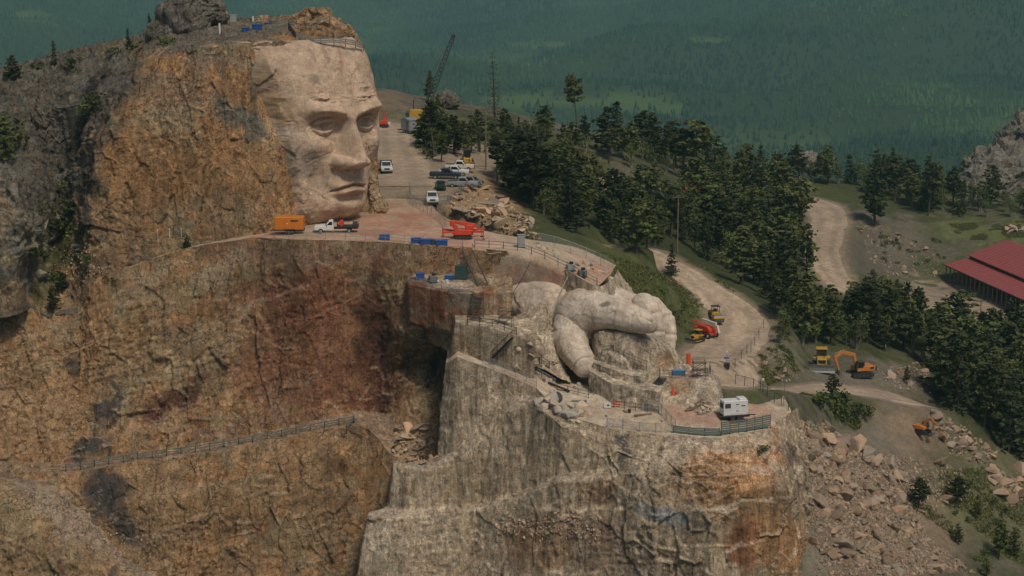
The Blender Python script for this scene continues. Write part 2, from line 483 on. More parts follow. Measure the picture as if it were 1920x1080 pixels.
lower_blobs = [
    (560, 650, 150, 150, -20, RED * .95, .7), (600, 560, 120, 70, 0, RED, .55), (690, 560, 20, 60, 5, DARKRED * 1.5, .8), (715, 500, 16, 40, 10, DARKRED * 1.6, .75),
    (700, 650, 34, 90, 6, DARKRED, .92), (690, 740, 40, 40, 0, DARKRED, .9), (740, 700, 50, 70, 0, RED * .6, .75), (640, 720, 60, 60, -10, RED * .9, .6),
    (795, 690, 36, 75, 0, OLIVE * .62, .92), (805, 640, 26, 24, 0, BLACK * 2, .8), (800, 700, 16, 36, 20, BLACK * 1.4, .8), (760, 690, 25, 40, 0, BROWN * .6, .7), (780, 590, 60, 30, 0, RED * .9, .5), (820, 540, 18, 60, 0, OLIVE * .6, .5),  # the dark ones at the cave put its inner shade into the colour
    (330, 745, 70, 24, -32, DARKRED * 1.35, .85), (300, 775, 40, 16, -35, DARKRED * 1.5, .8), (400, 700, 30, 16, -30, DARKRED * 1.8, .5),
    (140, 690, 22, 26, 20, BLACK * 1.4, .85), (205, 760, 14, 60, 18, BLACK * 1.5, .9), (165, 840, 44, 24, -30, BLACK * 1.5, .9), (200, 840, 10, 26, 10, BLACK * 1.6, .8),
    (200, 930, 46, 62, -10, BLACK * 1.25, .95), (235, 985, 26, 40, -20, BLACK * 1.3, .9), (170, 950, 30, 40, 0, BLACK * 1.5, .7), (260, 1020, 16, 20, -20, BLACK * 1.6, .6),
    (560, 475, 240, 26, 2, PINK * .62, .6), (420, 500, 60, 26, -18, BUFF * 1.05, .6), (300, 510, 70, 16, -22, BUFF * 1.15, .6), (300, 560, 110, 30, -18, OLIVE, .5),
    (60, 760, 100, 130, 0, TAN * 1.02, .5), (360, 660, 150, 60, -20, OLIVE * .95, .5), (620, 870, 26, 34, 0, BROWN * .55, .8), (560, 870, 10, 26, 0, BROWN * .6, .6),
    (420, 950, 160, 60, -8, BROWN * 1.05, .5), (480, 990, 26, 18, 10, RED * .8, .6), (620, 940, 90, 50, -12, BROWN * .9, .5), (560, 1010, 80, 50, 0, OLIVE * .95, .5),
    (830, 480, 60, 36, 0, RED * .9, .35), (880, 500, 30, 20, 0, BUFF, .5), (760, 790, 80, 20, -5, BROWN * .9, .7), (450, 800, 160, 14, -12, PINK * .72, .5), (400, 610, 150, 5, -20, BUFF * 1.1, .6), (330, 690, 160, 5, -24, BUFF, .55), (520, 735, 120, 5, -20, BUFF * .95, .5), (100, 640, 90, 6, 4, BUFF, .5), (400, 905, 180, 6, -9, BUFF * .9, .5), (560, 950, 130, 6, -14, BROWN * .6, .6), (350, 985, 130, 5, -12, BROWN * .6, .5), (250, 640, 60, 10, -35, BROWN * .6, .6), (430, 560, 70, 8, -25, BROWN * .55, .6)]
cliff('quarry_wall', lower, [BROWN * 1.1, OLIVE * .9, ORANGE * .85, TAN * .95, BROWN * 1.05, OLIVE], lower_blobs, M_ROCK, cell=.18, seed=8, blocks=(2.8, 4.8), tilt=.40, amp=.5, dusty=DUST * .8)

# the overgrown gully between the grey slopes and the wall
gully = [[(q[0], q[1] - 4, q[2] + .8, .7) for q in upper[4][:7]], [(-90, 540, 302, .6), (40, 520, 304, .6), (95, 500, 312, .6), (140, 500, 308, .6), (176, 470, 303.5, .6), (330, 452, 302, .5), (468, 442, 301, .3)],
         [(-90, 592, 302.3, .3), (50, 580, 303.6, .3), (100, 579, 303.8, .3), (150, 579, 303.6, .3), (188, 522, 302.2, .3), (345, 468, 300.8, .3), (470, 447.5, 298, .2)]]
cliff('overgrown_gully', gully, [GREYB[0][5] * .9, TAN * .8, OLIVE * .7, GREYB[0][5]], [(110, 480, 34, 60, 10, np.array([.05, .07, .022]), .95), (140, 400, 30, 40, 0, np.array([.05, .07, .022]), .9), (130, 520, 40, 24, 0, TAN * .8, .6), (80, 540, 30, 30, 0, np.array([.05, .07, .022]), .6), (200, 500, 60, 30, 0, TAN * .7, .5)], M_ROCK, cell=.26, seed=12, blocks=(1.6, 2.0), amp=.8)

# the dirt bank and rock shelf at the bottom left
bank = [
    [(-90, 872, 294, .2), (60, 876, 292, .2), (112, 884, 287, .2), (165, 945, 284.5, .2), (235, 1015, 283, .2), (330, 1080, 281, .2), (430, 1160, 279, .2), (560, 1240, 277, .2)],
    [(-90, 905, 284, .06), (30, 905, 283, .06), (90, 935, 281.5, .06), (140, 985, 280, .06), (205, 1045, 279, .06), (290, 1105, 277, .06), (400, 1190, 275, .2), (520, 1260, 273, .2)],
    [(-90, 935, 279.5, .3), (0, 935, 279, .4), (60, 975, 278, .4), (105, 1015, 277, .5), (170, 1070, 276, .5), (250, 1130, 274, .5), (360, 1215, 272, .5), (480, 1300, 270, .5)],
    [(-90, 1010, 276), (0, 1010, 276), (50, 1030, 275.5), (90, 1055, 275), (160, 1105, 274), (240, 1160, 272), (350, 1240, 270), (470, 1320, 268)],
    [(-90, 1230, 270), (0, 1230, 270), (50, 1240, 270), (90, 1260, 270), (160, 1290, 269), (240, 1320, 268), (350, 1360, 266), (470, 1400, 264)],
]
bank_blobs = [(110, 955, 170, 34, 38, DUST * .82, 1), (270, 1065, 130, 26, 36, DUST * .78, 1), (30, 892, 90, 16, 0, DUST * .8, 1), (40, 1000, 50, 40, 30, OLIVE * 1.15, .6),
              (200, 1075, 16, 16, 0, BLACK * 1.4, .8), (120, 1060, 12, 10, 0, DARKRED * 1.6, .6)]
cliff('lower_bank', bank, [OLIVE * .8, TAN * .85, OLIVE * .9, BROWN], bank_blobs, M_ROCK, cell=.24, seed=15, blocks=(2.4, 3.4), amp=.8)

# the grey buttress that stands in front at the far left
butt = [
    [(-120, 250, 312), (-60, 262, 309), (0, 292, 306), (32, 320, 306), (58, 370, 309), (75, 420, 318)],
    [(-120, 330, 302), (-60, 330, 300), (0, 335, 298.5), (36, 350, 299), (64, 400, 303), (82, 430, 314)],
    [(-120, 420, 299), (-60, 420, 297), (0, 420, 296), (44, 420, 296.5), (72, 430, 301), (86, 450, 312)],
    [(-120, 520, 298), (-60, 520, 296.5), (0, 515, 295.8), (34, 505, 296.5), (52, 500, 301), (70, 500, 312)],
    [(-120, 600, 297.5), (-60, 600, 297), (0, 596, 296.5), (30, 590, 297.5), (46, 580, 301), (60, 575, 312)],
]
cliff('grey_buttress', butt, [GREY * .95, LGREY, GREY * 1.15, LGREY * 1.05, OLIVE], [(20, 560, 60, 30, 0, TAN * .9, .6), (-20, 400, 60, 60, 0, TAN * .9, .35)], M_ROCK, cell=.24, seed=22, amp=.8)

# the pale drilled pillar and its right corner of banded orange rock
pale = [
    [(838, 672, 300, .3), (836, 682, 289, .3), (857, 669, 287.3, .2), (937, 697, 279, .2), (1006, 727, 275, .2), (1050, 775, 266.3, .25), (1150, 805, 261, .3), (1260, 816, 260, .3), (1350, 820, 260, .3), (1440, 803, 264, .3), (1484, 772, 273.5, .3), (1500, 760, 290, .3)],
    [(830, 780, 300, .4), (826, 782, 288, .4), (850, 770, 286.6, .35), (927, 742, 278.7, .3), (1003, 742, 274.9, .25), (1050, 787, 266, .4), (1150, 822, 260.6, .6), (1250, 838, 258, .8), (1340, 850, 256.5, .8), (1456, 850, 260.5, .8), (1502, 850, 270, .8), (1515, 850, 290)],
    [(824, 866, 299, .4), (820, 862, 286.8, .3), (845, 848, 285.2, .3), (920, 790, 277.4, .3), (1000, 752, 273.2, .3), (1050, 797, 265, .4), (1150, 838, 260, .7), (1240, 855, 256.8, .9), (1330, 880, 254.5, .8), (1466, 892, 257.5, .8), (1509, 900, 268, .8), (1520, 900, 290)],
    [(742, 864, 292, .4), (738, 868, 280, .4), (795, 880, 278.3, .4), (905, 870, 274.2, .4), (985, 858, 270.8, .4), (1050, 860, 264.2, .5), (1150, 862, 259.4, .8), (1230, 872, 256, 1), (1328, 912, 253.2, 1.0), (1476, 922, 256.5, .9), (1513, 930, 267, .9), (1524, 930, 290)],
    [(731, 950, 291, .4), (728, 950, 279.2, .4), (785, 955, 277.5, .4), (900, 944, 273.8, .4), (975, 922, 270.2, .4), (1052, 888, 263.8, .5), (1150, 876, 259, .8), (1222, 890, 255.4, 1), (1328, 942, 252.6, 1.0), (1481, 952, 255.8, .9), (1516, 955, 266, .9), (1526, 955, 290)],
    [(694, 960, 289, .4), (690, 964, 277.4, .4), (765, 974, 275.8, .4), (893, 958, 272.3, .4), (968, 936, 268.6, .4), (1048, 904, 261.2, .5), (1142, 900, 257.5, .8), (1220, 950, 254, 1), (1330, 985, 251.6, 1.0), (1486, 1000, 255.2, .9), (1518, 1000, 265, .9), (1528, 1000, 290)],
    [(650, 1230, 284, .5), (640, 1230, 271, .5), (750, 1230, 269, .5), (885, 1230, 266.5, .5), (940, 1230, 263, .5), (1010, 1230, 258.5, .7), (1130, 1230, 255, .9), (1220, 1230, 252.5, 1), (1340, 1230, 250, 1), (1500, 1230, 254, .9), (1532, 1230, 262, .9), (1545, 1230, 290)],
]
pale_blobs = [
    (1380, 880, 110, 70, -14, ORANGE * np.array([1.25, 1.15, 1.15]), .8), (1420, 940, 90, 40, -18, BROWN * .8, .8), (1440, 1010, 90, 70, 0, ORANGE, .85), (1300, 900, 70, 50, -25, BROWN * 1.2, .6),
    (1390, 1030, 26, 60, 0, RED * .8, .7), (1250, 965, 60, 24, 10, np.array([.36, .38, .38]), .8), (1180, 880, 60, 40, -20, PALE * .9, .6), (1165, 850, 20, 26, 0, BLACK * 2.2, .85), (1480, 860, 20, 40, -20, BLACK * 2.5, .6),
    (1300, 1010, 60, 40, 0, BUFF * .8, .6), (1010, 1020, 70, 60, 20, BROWN * 1.1, .8), (1100, 1000, 90, 36, 10, DIRT * 1.05, .8), (1150, 1050, 120, 24, 0, DIRT * 1.1, .7), (950, 900, 60, 60, 0, BUFF, .4),
    (740, 930, 14, 60, 4, PALER, .7), (700, 1010, 40, 50, 0, PALER * .95, .6), (820, 1000, 40, 60, 0, PALE, .5), (870, 820, 40, 40, -35, PALE * 1.05, .5), (860, 690, 30, 60, 0, PALE, .5), (930, 1010, 10, 40, 0, PALER * .9, .6),
    (1440, 810, 40, 10, -14, PINK * .8, .6), (1130, 910, 50, 26, -25, BROWN * 1.2, .6), (1480, 1050, 60, 40, 0, ORANGE * .8, .5)]
for r, row in enumerate(pale):                       # the pillar's left half stands further out than its right corner leads back
    for c, dy in enumerate([-12, -14, -14.3, -8, -7, -3]):
        k = dy if r < 3 else dy * .72
        row[c] = (row[c][0], row[c][1], row[c][2] + k, row[c][3] * (1.7 if r > 0 else 1.2))
cliff('pale_pillar', pale, [BUFF * .85, BUFF, PALE * .95, BUFF * 1.08, PALE, OLIVE * 1.25], pale_blobs, M_PALE, cell=.18, seed=31, drill=.55, blocks=(2.8, 3.6), tilt=.12, amp=.54, dusty=PALER * .85, linear=True)

# ------------------------------------------------------------------ the carved face
def gau(x, s): return np.exp(-(x / s) ** 2)
def stone_colossus():
    yaw = math.radians(42)
    fwd = np.array([math.sin(yaw), -math.cos(yaw), 0]); acr = np.array([math.cos(yaw), math.sin(yaw), 0])
    base = P(651, 230, 309); base[2] = 0
    za = np.arange(-.6, 29.6, .085)
    s = np.arange(-1, 1.0001, .0068)
    sg, z = np.meshgrid(s, za)
    zk = np.array([-1, 1, 2.5, 5.3, 8, 10.5, 13.8, 16, 18.5, 23, 26.3, 27.6, 28.6, 30])
    Ar = np.interp(z, zk, [3.2, 3.9, 4.5, 5.7, 7.2, 8.7, 9.4, 9.5, 9.0, 8.4, 8.1, 7.9, 7.6, 7.4])
    Al = np.interp(z, zk, [10.5, 11, 11.5, 12.5, 13.5, 14.5, 15, 15, 15, 15, 15, 15, 14.5, 14])
    d0 = np.interp(z, zk, [-2.2, -.9, .1, .0, -.1, 0, 0, 0, .25, -.55, -1.7, -2.4, -3.4, -6.2])
    for M in (Ar, Al, d0):                                   # round the profiles off
        for _ in range(60):
            M[1:-1] = (M[:-2] + M[1:-1] * 2 + M[2:]) / 4
    th = sg * math.radians(112)                              # round the head, past the ears
    A = np.where(sg > 0, Ar, Al)
    e = .86                                                  # squarer than an ellipse
    a = A * np.sign(np.sin(th)) * np.abs(np.sin(th)) ** e
    Bd = np.where(sg > 0, .53 * A, .36 * A)
    d = d0 + Bd * (np.sign(np.cos(th)) * np.abs(np.cos(th)) ** e - 1)
    wide = np.abs(th) > math.radians(85)
    front = sstep(math.radians(95), math.radians(60), np.abs(th))
    # ---- features: a stern plain face
    def eye_at(sd): return 4.35 * sd, 16.0
    h = np.zeros_like(z)
    bz = 17.45 + .44 * np.abs(a) - .034 * a * a
    brow = gau(z - bz, 1.05) * sstep(.6, 2.2, np.abs(a)) * sstep(8.6, 6.0, np.abs(a))
    h += 2.0 * brow
    h += .55 * gau(a, 2.0) * gau(z - 18.6, 1.5)                         # glabella
    for sd in (-1, 1):
        ea, ez = eye_at(sd)
        x, y = (a - ea), (z - ez)
        h -= 1.65 * gau(x, 2.6) * gau(y - .05, 1.25)                     # socket
        r2 = (x / 2.15) ** 2 + (y / 1.45) ** 2
        ball = np.sqrt(np.clip(1 - r2, 0, 1)) * 1.35
        open_up = .80 - .13 * (x * sd - .1) ** 2 - .10 * x * sd; open_dn = -.72 + .12 * x ** 2
        inside = sstep(-.07, .07, open_up - y) * sstep(-.07, .07, y - open_dn)
        h += ball * (1 - .30 * inside)
        h += .42 * gau(y - open_up - .18, .17) * gau(x, 2.2) + .20 * gau(y - open_dn + .14, .15) * gau(x, 2.0)    # lids
        h -= .30 * gau(y - open_up - .62, .16) * gau(x - .2 * sd, 2.2)                                      # crease above the lid
        rr = np.sqrt((x - .15) ** 2 + (y - .05) ** 2)
        h -= .30 * gau(rr - .58, .11) * inside + .40 * gau(rr, .24) * inside
        h -= .35 * gau(z - 13.9 + .10 * (x) ** 2, .35) * gau(x + .5 * sd, 1.7) * .6                           # under-eye line
        h += .95 * gau(a - 6.3 * sd, 2.0) * gau(z - 12.9, 1.7)                                              # cheek bone
        h -= .75 * gau(a - 5.6 * sd, 1.9) * gau(z - 7.6, 2.6)                                               # hollow cheek
        nl = 2.55 + (9.6 - z) * .42
        h -= .42 * gau(np.abs(a) - nl, .45) * sstep(4.6, 6.2, z) * sstep(10.8, 9.4, z) * (a * sd > 0)        # fold from nose to mouth
    t = np.clip((17.6 - z) / 7.4, 0, 1)
    nh = np.interp(z, [8.55, 8.95, 9.6, 10.4, 11.6, 13.5, 15.6, 17.2, 18.6], [0, 1.7, 4.1, 4.8, 4.5, 3.6, 2.6, 1.7, .3])
    nw = np.interp(z, [8.6, 10.2, 12, 14, 16, 18.5], [1.9, 1.9, 1.55, 1.3, 1.2, 1.4])
    for M in (nh, nw):
        for _ in range(8): M[1:-1] = (M[:-2] + M[1:-1] * 2 + M[2:]) / 4
    h += nh * np.exp(-np.abs(a / nw) ** 2.6)
    for sd in (-1, 1):
        r2 = ((a - 2.35 * sd) / 1.25) ** 2 + ((z - 10.1) / 1.3) ** 2
        h += 2.1 * np.sqrt(np.clip(1 - r2, 0, 1)) * np.clip(1.15 - r2 * .3, 0, 1)                       # wings of the nose
        h -= 1.2 * gau(a - 1.15 * sd, .5) * gau(z - 9.0, .45)                                              # nostrils
    h += 1.15 * gau(a, 3.9) * gau(z - 6.2, 2.6)                                                            # muzzle
    h -= .22 * gau(a, .4) * gau(z - 7.9, .8)
    ml = 6.2 - .062 * a ** 2 + .10 * gau(a, .7)
    wm = sstep(3.75, 2.7, np.abs(a))
    h += .75 * gau(z - ml - .6, .52) * wm + 1.0 * gau(z - ml + .72, .62) * sstep(3.4, 2.0, np.abs(a))
    h -= .80 * gau(z - ml, .20) * sstep(4.0, 3.3, np.abs(a))
    h -= .30 * (gau(a - 3.9, .6) + gau(a + 3.9, .6)) * gau(z - 5.7, .8)
    h -= .72 * gau(a, 3.2) * gau(z - 4.35, .62)
    h += 1.25 * gau(a, 2.7) * gau(z - 2.5, 1.5)
    h -= 1.2 * sstep(1.4, -.6, z) * gau(a, 6)
    # rough unfinished strips over the brows
    q = np.stack([a, d, z], -1).reshape(-1, 3)
    strip = gau(z - bz - 1.9, 1.05) * sstep(.8, 2.5, np.abs(a)) * sstep(8, 5.5, np.abs(a))
    rid = ridged(q * np.array([.42, .3, .8]) + 3.0, 4, 91).reshape(z.shape)
    h += strip * (rid * 1.05)
    h += gau(a, 1.6) * gau(z - 20.3, 1.1) * rid * .4
    d = d + h * front
    # stone surface
    big = fbm(q * .16, 4, 93).reshape(z.shape); fine = fbm(q * .9, 4, 94).reshape(z.shape); fin2 = fbm(q * 3.2, 3, 95).reshape(z.shape)
    hair = sstep(-7.5, -10.5, a + .22 * (z - 14))
    blk = worley(q * np.array([.32, .3, .22]) + 2.2, 96, True)
    d += .34 * big + .16 * fine + .06 * fin2 + hair * (.45 * (blk[2].reshape(z.shape) - .5) + .4 * blk[3].reshape(z.shape) + .25 * ridged(q * .5, 3, 98).reshape(z.shape) - .15)
    alim = np.interp(z, [0, 8, 16, 24, 29], [-8.0, -9.3, -10.8, -12.2, -12.6]) + .5 * fbm(q * .35, 3, 99).reshape(z.shape)
    d -= 1.3 * np.maximum(0, alim - a) ** 1.25                  # the cut dives into the wall on the left
    for (a0, z0, a1, z1) in ((-8.5, 10.2, -2.2, 12.2), (-7.8, 6.4, -3.4, 3.2), (3.1, 24.5, .6, 18.9), (-1.4, 28, -.3, 21), (-6.6, 24, -3.2, 21.0), (2.9, 14.2, 6.8, 8.4)):   # natural joints across the stone
        ax, az = a1 - a0, z1 - z0; L = math.hypot(ax, az)
        wob = fbm(q * .7 + a0, 3, 97).reshape(z.shape) * .5
        al = ((a - a0) * ax + (z - z0) * az) / L; ac = ((a - a0) * az - (z - z0) * ax) / L + wob
        d -= .13 * gau(ac, .10) * sstep(0, .6, al) * sstep(L, L - .6, al)
    p = base + a[..., None] * acr + d[..., None] * fwd
    p[..., 2] = z
    pf = p.reshape(-1, 3)
    c0 = np.array([.52, .395, .285])
    tones = [c0 * .86, c0, c0 * 1.1 + np.array([.015, .0, -.01]), c0 * .95]
    c = paint(pf, tones, [
        (560, 300, 44, 40, 0, np.array([.29, .25, .205]), .75), (600, 330, 30, 40, 10, np.array([.36, .29, .22]), .5), (535, 120, 40, 20, 0, np.array([.5, .37, .28]), .6), (550, 250, 40, 14, 0, np.array([.56, .46, .36]), .5), (520, 245, 14, 10, 0, np.array([.6, .52, .43]), .8),
        (640, 110, 5, 40, -8, np.array([.40, .2, .12]), .6), (612, 100, 4, 26, 0, np.array([.33, .2, .14]), .6), (585, 100, 4, 20, 0, np.array([.36, .2, .14]), .5), (500, 160, 30, 70, 0, TAN, .6), (520, 210, 34, 40, 0, TAN * .95, .6), (590, 150, 20, 10, 0, LGREY, .5),
        (600, 390, 60, 16, 0, np.array([.37, .25, .175]), .5), (670, 350, 30, 16, 0, np.array([.44, .28, .2]), .4), (700, 160, 16, 60, -8, np.array([.52, .36, .26]), .4)], 5, 8)
    me = fast_mesh('stone_colossus', pf, grid_quads(z.shape[1], z.shape[0]), c)
    o = link('stone_colossus', me, M_CARVED, smooth=True)
    return tag(o, 'colossal stern stone face carved out of the cliff above the ledge', 'sculpture')
stone_colossus()
# ------------------------------------------------------------------ terrain to the right and behind
def ground_material(name, bumpd=.12, grain=1.0):
    m, nt, b = new_mat(name)
    n = N(nt)
    at = n.add('ShaderNodeAttribute', attribute_name='tint')
    co = n.add('ShaderNodeTexCoord').outputs['Object']
    big = n.noise(co, .16 * grain, 6, .6, .5); mid = n.noise(co, .9 * grain, 6, .7, .4); fine = n.noise(co, 4.5 * grain, 5, .7)
    f = n.math('MULTIPLY', n.rng(big, .3, .7, .82, 1.18), n.rng(mid, .28, .72, .70, 1.28))
    f = n.math('MULTIPLY', f, n.rng(fine, .3, .7, .74, 1.24))
    c = n.scale_col(at.outputs['Color'], f)
    n.link(c, b.inputs['Base Color'])
    b.inputs['Roughness'].default_value = .96
    b.inputs['Specular IOR Level'].default_value = .1
    n.link(n.bump(n.math('ADD', mid, n.math('MULTIPLY', fine, .6)), 1.0, bumpd), b.inputs['Normal'])
    return m
M_GROUND = ground_material('hillside_soil', .25)
M_ROAD = ground_material('graded_gravel', .06)

CTRL = [  # (u, v, Y) read off the photograph; the depths follow vehicle and tree sizes
    (700, 372, 335), (760, 372, 334), (760, 320, 369), (860, 320, 370), (740, 300, 386), (740, 250, 434), (700, 250, 434), (905, 312, 376), (650, 320, 369), (640, 250, 434),
    (825, 380, 330), (885, 335, 360), (830, 412, 308), (960, 456, 292), (900, 440, 298),
    (1010, 410, 333), (1050, 430, 326), (1100, 470, 317), (1150, 503, 313), (1200, 532, 312), (1270, 590, 312), (1300, 642, 318), (1000, 455, 310), (1080, 492, 303), (1150, 535, 303), (1220, 590, 303), (1290, 665, 306),
    (1205, 470, 370), (1290, 515, 355), (1400, 590, 345), (1330, 640, 335), (1372, 690, 318), (1300, 690, 315), (1440, 736, 296), (1290, 560, 330),
    (1440, 650, 335), (1450, 700, 318), (1500, 700, 326), (1600, 705, 330), (1700, 700, 335), (1540, 690, 337), (1480, 740, 302), (1560, 735, 312), (1740, 765, 318), (1700, 800, 312), (1730, 830, 310), (1650, 850, 298),
    (1480, 775, 281), (1500, 800, 279), (1560, 850, 283), (1520, 950, 268), (1600, 950, 279), (1545, 1080, 257), (1700, 1000, 285), (1900, 1080, 285), (1900, 950, 305), (1900, 850, 325), (1800, 800, 330), (1560, 1200, 246), (1900, 1200, 268),
    (1800, 700, 375), (1920, 720, 380), (1650, 600, 385), (1550, 620, 360), (1750, 620, 400), (1850, 650, 410), (1480, 560, 385),
    (1850, 600, 440), (1750, 547, 470), (1900, 560, 466), (1710, 530, 486), (1800, 520, 490), (1980, 600, 445), (1980, 540, 480), (1900, 640, 421), (1980, 650, 420),
    (1700, 470, 506), (1650, 420, 515), (1800, 430, 520), (1920, 440, 512), (1600, 480, 480),
    (1560, 510, 455), (1540, 450, 485), (1520, 400, 520), (1500, 370, 545),
    (1400, 500, 440), (1300, 430, 440), (1200, 400, 430), (1250, 330, 470), (1150, 345, 448), (1100, 400, 400), (1000, 330, 408), (1380, 380, 500), (950, 345, 372), (1040, 345, 425),
    (950, 228, 470), (1050, 250, 490), (1150, 272, 510), (1300, 300, 540), (1500, 335, 572), (1700, 352, 590), (1920, 385, 600), (850, 203, 480), (760, 190, 480), (720, 168, 480), (660, 160, 490), (820, 260, 425), (870, 285, 398),
]
cp = np.array([P(*c) for c in CTRL])
extra = [(-260, 480, -25), (-200, 380, -20), (-120, 500, 0), (-260, 700, -110), (-60, 640, -40), (60, 660, -60), (180, 690, -85), (320, 700, -100), (330, 480, -52), (300, 300, -65), (330, 400, -52), (-120, 720, -100), (120, 760, -125), (330, 780, -150), (-260, 800, -160), (-40, 800, -150), (120, 240, -62), (200, 240, -72), (30, 296, -20), (0, 300, -10), (-10, 262, -30), (60, 262, -42)]
cp = np.vstack([cp, np.array(extra, float)])
def tps_fit(p, lam=6.0):
    n = len(p)
    d = np.linalg.norm(p[:, None, :2] - p[None, :, :2], axis=-1) / 100
    K = np.where(d > 0, d * d * np.log(np.maximum(d, 1e-9)), 0) + np.eye(n) * lam * 1e-3
    Q = np.hstack([np.ones((n, 1)), p[:, :2] / 100])
    A = np.zeros((n + 3, n + 3)); A[:n, :n] = K; A[:n, n:] = Q; A[n:, :n] = Q.T
    return np.linalg.solve(A, np.concatenate([p[:, 2], np.zeros(3)]))
TW = tps_fit(cp)
def tps(x, y):
    x = np.asarray(x, float); y = np.asarray(y, float); sh = x.shape
    x, y = x.ravel(), y.ravel()
    out = np.zeros(len(x))
    for s in range(0, len(x), 20000):
        xs, ys = x[s:s + 20000], y[s:s + 20000]
        d2 = ((xs[:, None] - cp[None, :, 0]) ** 2 + (ys[:, None] - cp[None, :, 1]) ** 2) / 1e4
        K = np.where(d2 > 0, .5 * d2 * np.log(np.maximum(d2, 1e-12)), 0)
        out[s:s + 20000] = K @ TW[:-3] + TW[-3] + TW[-2] * xs / 100 + TW[-1] * ys / 100
    return out.reshape(sh)

# a grid of the bare shape, which the roads are then cut into
GX, GY, GS = np.arange(-300, 360.01, 1.2), np.arange(236, 800.01, 1.2), 1.2
gx, gy = np.meshgrid(GX, GY)
HT = tps(gx[::5, ::5], gy[::5, ::5])
def bil(T, x, y, s):
    fx = np.clip((np.asarray(x, float) - GX[0]) / s, 0, T.shape[1] - 1.001); fy = np.clip((np.asarray(y, float) - GY[0]) / s, 0, T.shape[0] - 1.001)
    i, j = fx.astype(int), fy.astype(int); a, b = fx - i, fy - j
    return T[j, i] * (1 - a) * (1 - b) + T[j, i + 1] * a * (1 - b) + T[j + 1, i] * (1 - a) * b + T[j + 1, i + 1] * a * b
HG = bil(HT, gx, gy, GS * 5)
def hit(u, v, T=None, y0=242, y1=780):
    "where the line of sight of pixel (u, v) meets the ground"
    T = HG if T is None else T
    d = ray(u, v)
    ys = np.arange(y0, y1, .4)
    px = CAM[0] + d[0] / d[1] * ys; pz = CAM[2] + d[2] / d[1] * ys
    below = pz < bil(T, px, ys, GS)
    if not below.any(): return None
    k = int(np.argmax(below))
    return np.array([px[k], ys[k], float(bil(T, px[k], ys[k], GS))])

ROADS = [  # centre lines in the photograph, and half widths in metres
    ('gravel_haul_road', [(1150, 458), (1205, 470), (1250, 494), (1300, 524), (1350, 560), (1388, 600), (1380, 635), (1352, 665), (1330, 695)], [2.6, 3, 3.6, 4, 4.6, 5.4, 6.2, 6.6, 6]),
    ('quarry_access_track', [(1330, 712), (1380, 722), (1440, 733), (1500, 733), (1560, 728), (1640, 738), (1700, 752), (1745, 764), (1790, 776)], [3.5, 3.6, 3.4, 3.6, 4.2, 4.4, 4.2, 3, 2]),
    ('upper_gravel_road', [(905, 312), (960, 322), (1010, 326), (1080, 328), (1130, 330), (1168, 338), (1150, 352), (1110, 362), (1060, 350)], [4, 3.5, 3.2, 3.2, 3.6, 4.2, 4.2, 3.4, 3]),
    ('curving_dirt_road', [(1440, 360), (1500, 372), (1540, 386), (1556, 410), (1550, 440), (1545, 470), (1553, 500), (1580, 535), (1640, 556), (1720, 560)], [4, 4.5, 5.2, 5.2, 4.6, 4.2, 4, 4, 5, 6]),
    ('summit_track', [(745, 350), (745, 310), (742, 280), (736, 262), (735, 245), (725, 235), (690, 236)], [9, 7, 4.5, 4, 4.5, 5, 5]),
]
road_lines = []
for name, px, hw in ROADS:
    pts = np.array([hit(*q) for q in px])
    t = np.linspace(0, len(pts) - 1, 14 * len(pts))
    c = catmull(np.hstack([pts, np.array(hw)[:, None]]), t)
    for _ in range(25): c[1:-1, 2] = (c[:-2, 2] + c[1:-1, 2] * 2 + c[2:, 2]) / 4
    road_lines.append((name, c))
near_road = np.full(gx.shape, 99.0)
for name, c in road_lines:
    lo, hi = c[:, :2].min(0) - 20, c[:, :2].max(0) + 20
    m = (gx > lo[0]) & (gx < hi[0]) & (gy > lo[1]) & (gy < hi[1])
    q = np.stack([gx[m], gy[m]], 1)
    d = np.linalg.norm(q[:, None] - c[None, :, :2], axis=-1) - c[None, :, 3]
    k = d.argmin(1); dm = d[np.arange(len(q)), k]
    w = sstep(7, 1.9, dm)
    HG[m] = HG[m] * (1 - w) + c[k, 2] * w
    near_road[m] = np.minimum(near_road[m], dm)
# flat pads: the ledge car park and the lot by the shed
pads = [(-22, 372, 0.0, 22, 40), (-14, 345, 0.0, 12, 22)]
pu, pv = proj(np.stack([gx, gy, HG], -1))
p3 = np.stack([gx, gy, HG * 0], -1).reshape(-1, 3)
rg = sstep(1.8, 6, near_road)
bumpy = (fbm(p3 * .05, 4, 201) * 1.6 + fbm(p3 * .3, 4, 202) * .5).reshape(gx.shape)
flat = np.clip(sstep(0, 1, 1 - np.hypot((gx + 20) / 26, (gy - 372) / 62)) * 1.6, 0, 1)
lot = sstep(1.25, .9, np.hypot((gx - 118) / 34, (gy - 452) / 46))
talus = sstep(20, 60, gx) * sstep(330, 300, gy)
HG = HG + bumpy * rg * (1 - flat) * (1 - lot) * (.55 + .5 * talus)
# under the quarry ledge and the carved arm the heightfield drops away; the ledge is its own sheet
edge_x = np.interp(GY, [236, 285, 300, 312, 330], [38, 26, 11, 2, -18])
drop = sstep(3, -5, gx - edge_x[:, None]) * sstep(336, 322, gy)
HG = HG - drop * 26
def ground(x, y): return float(bil(HG, x, y, GS))

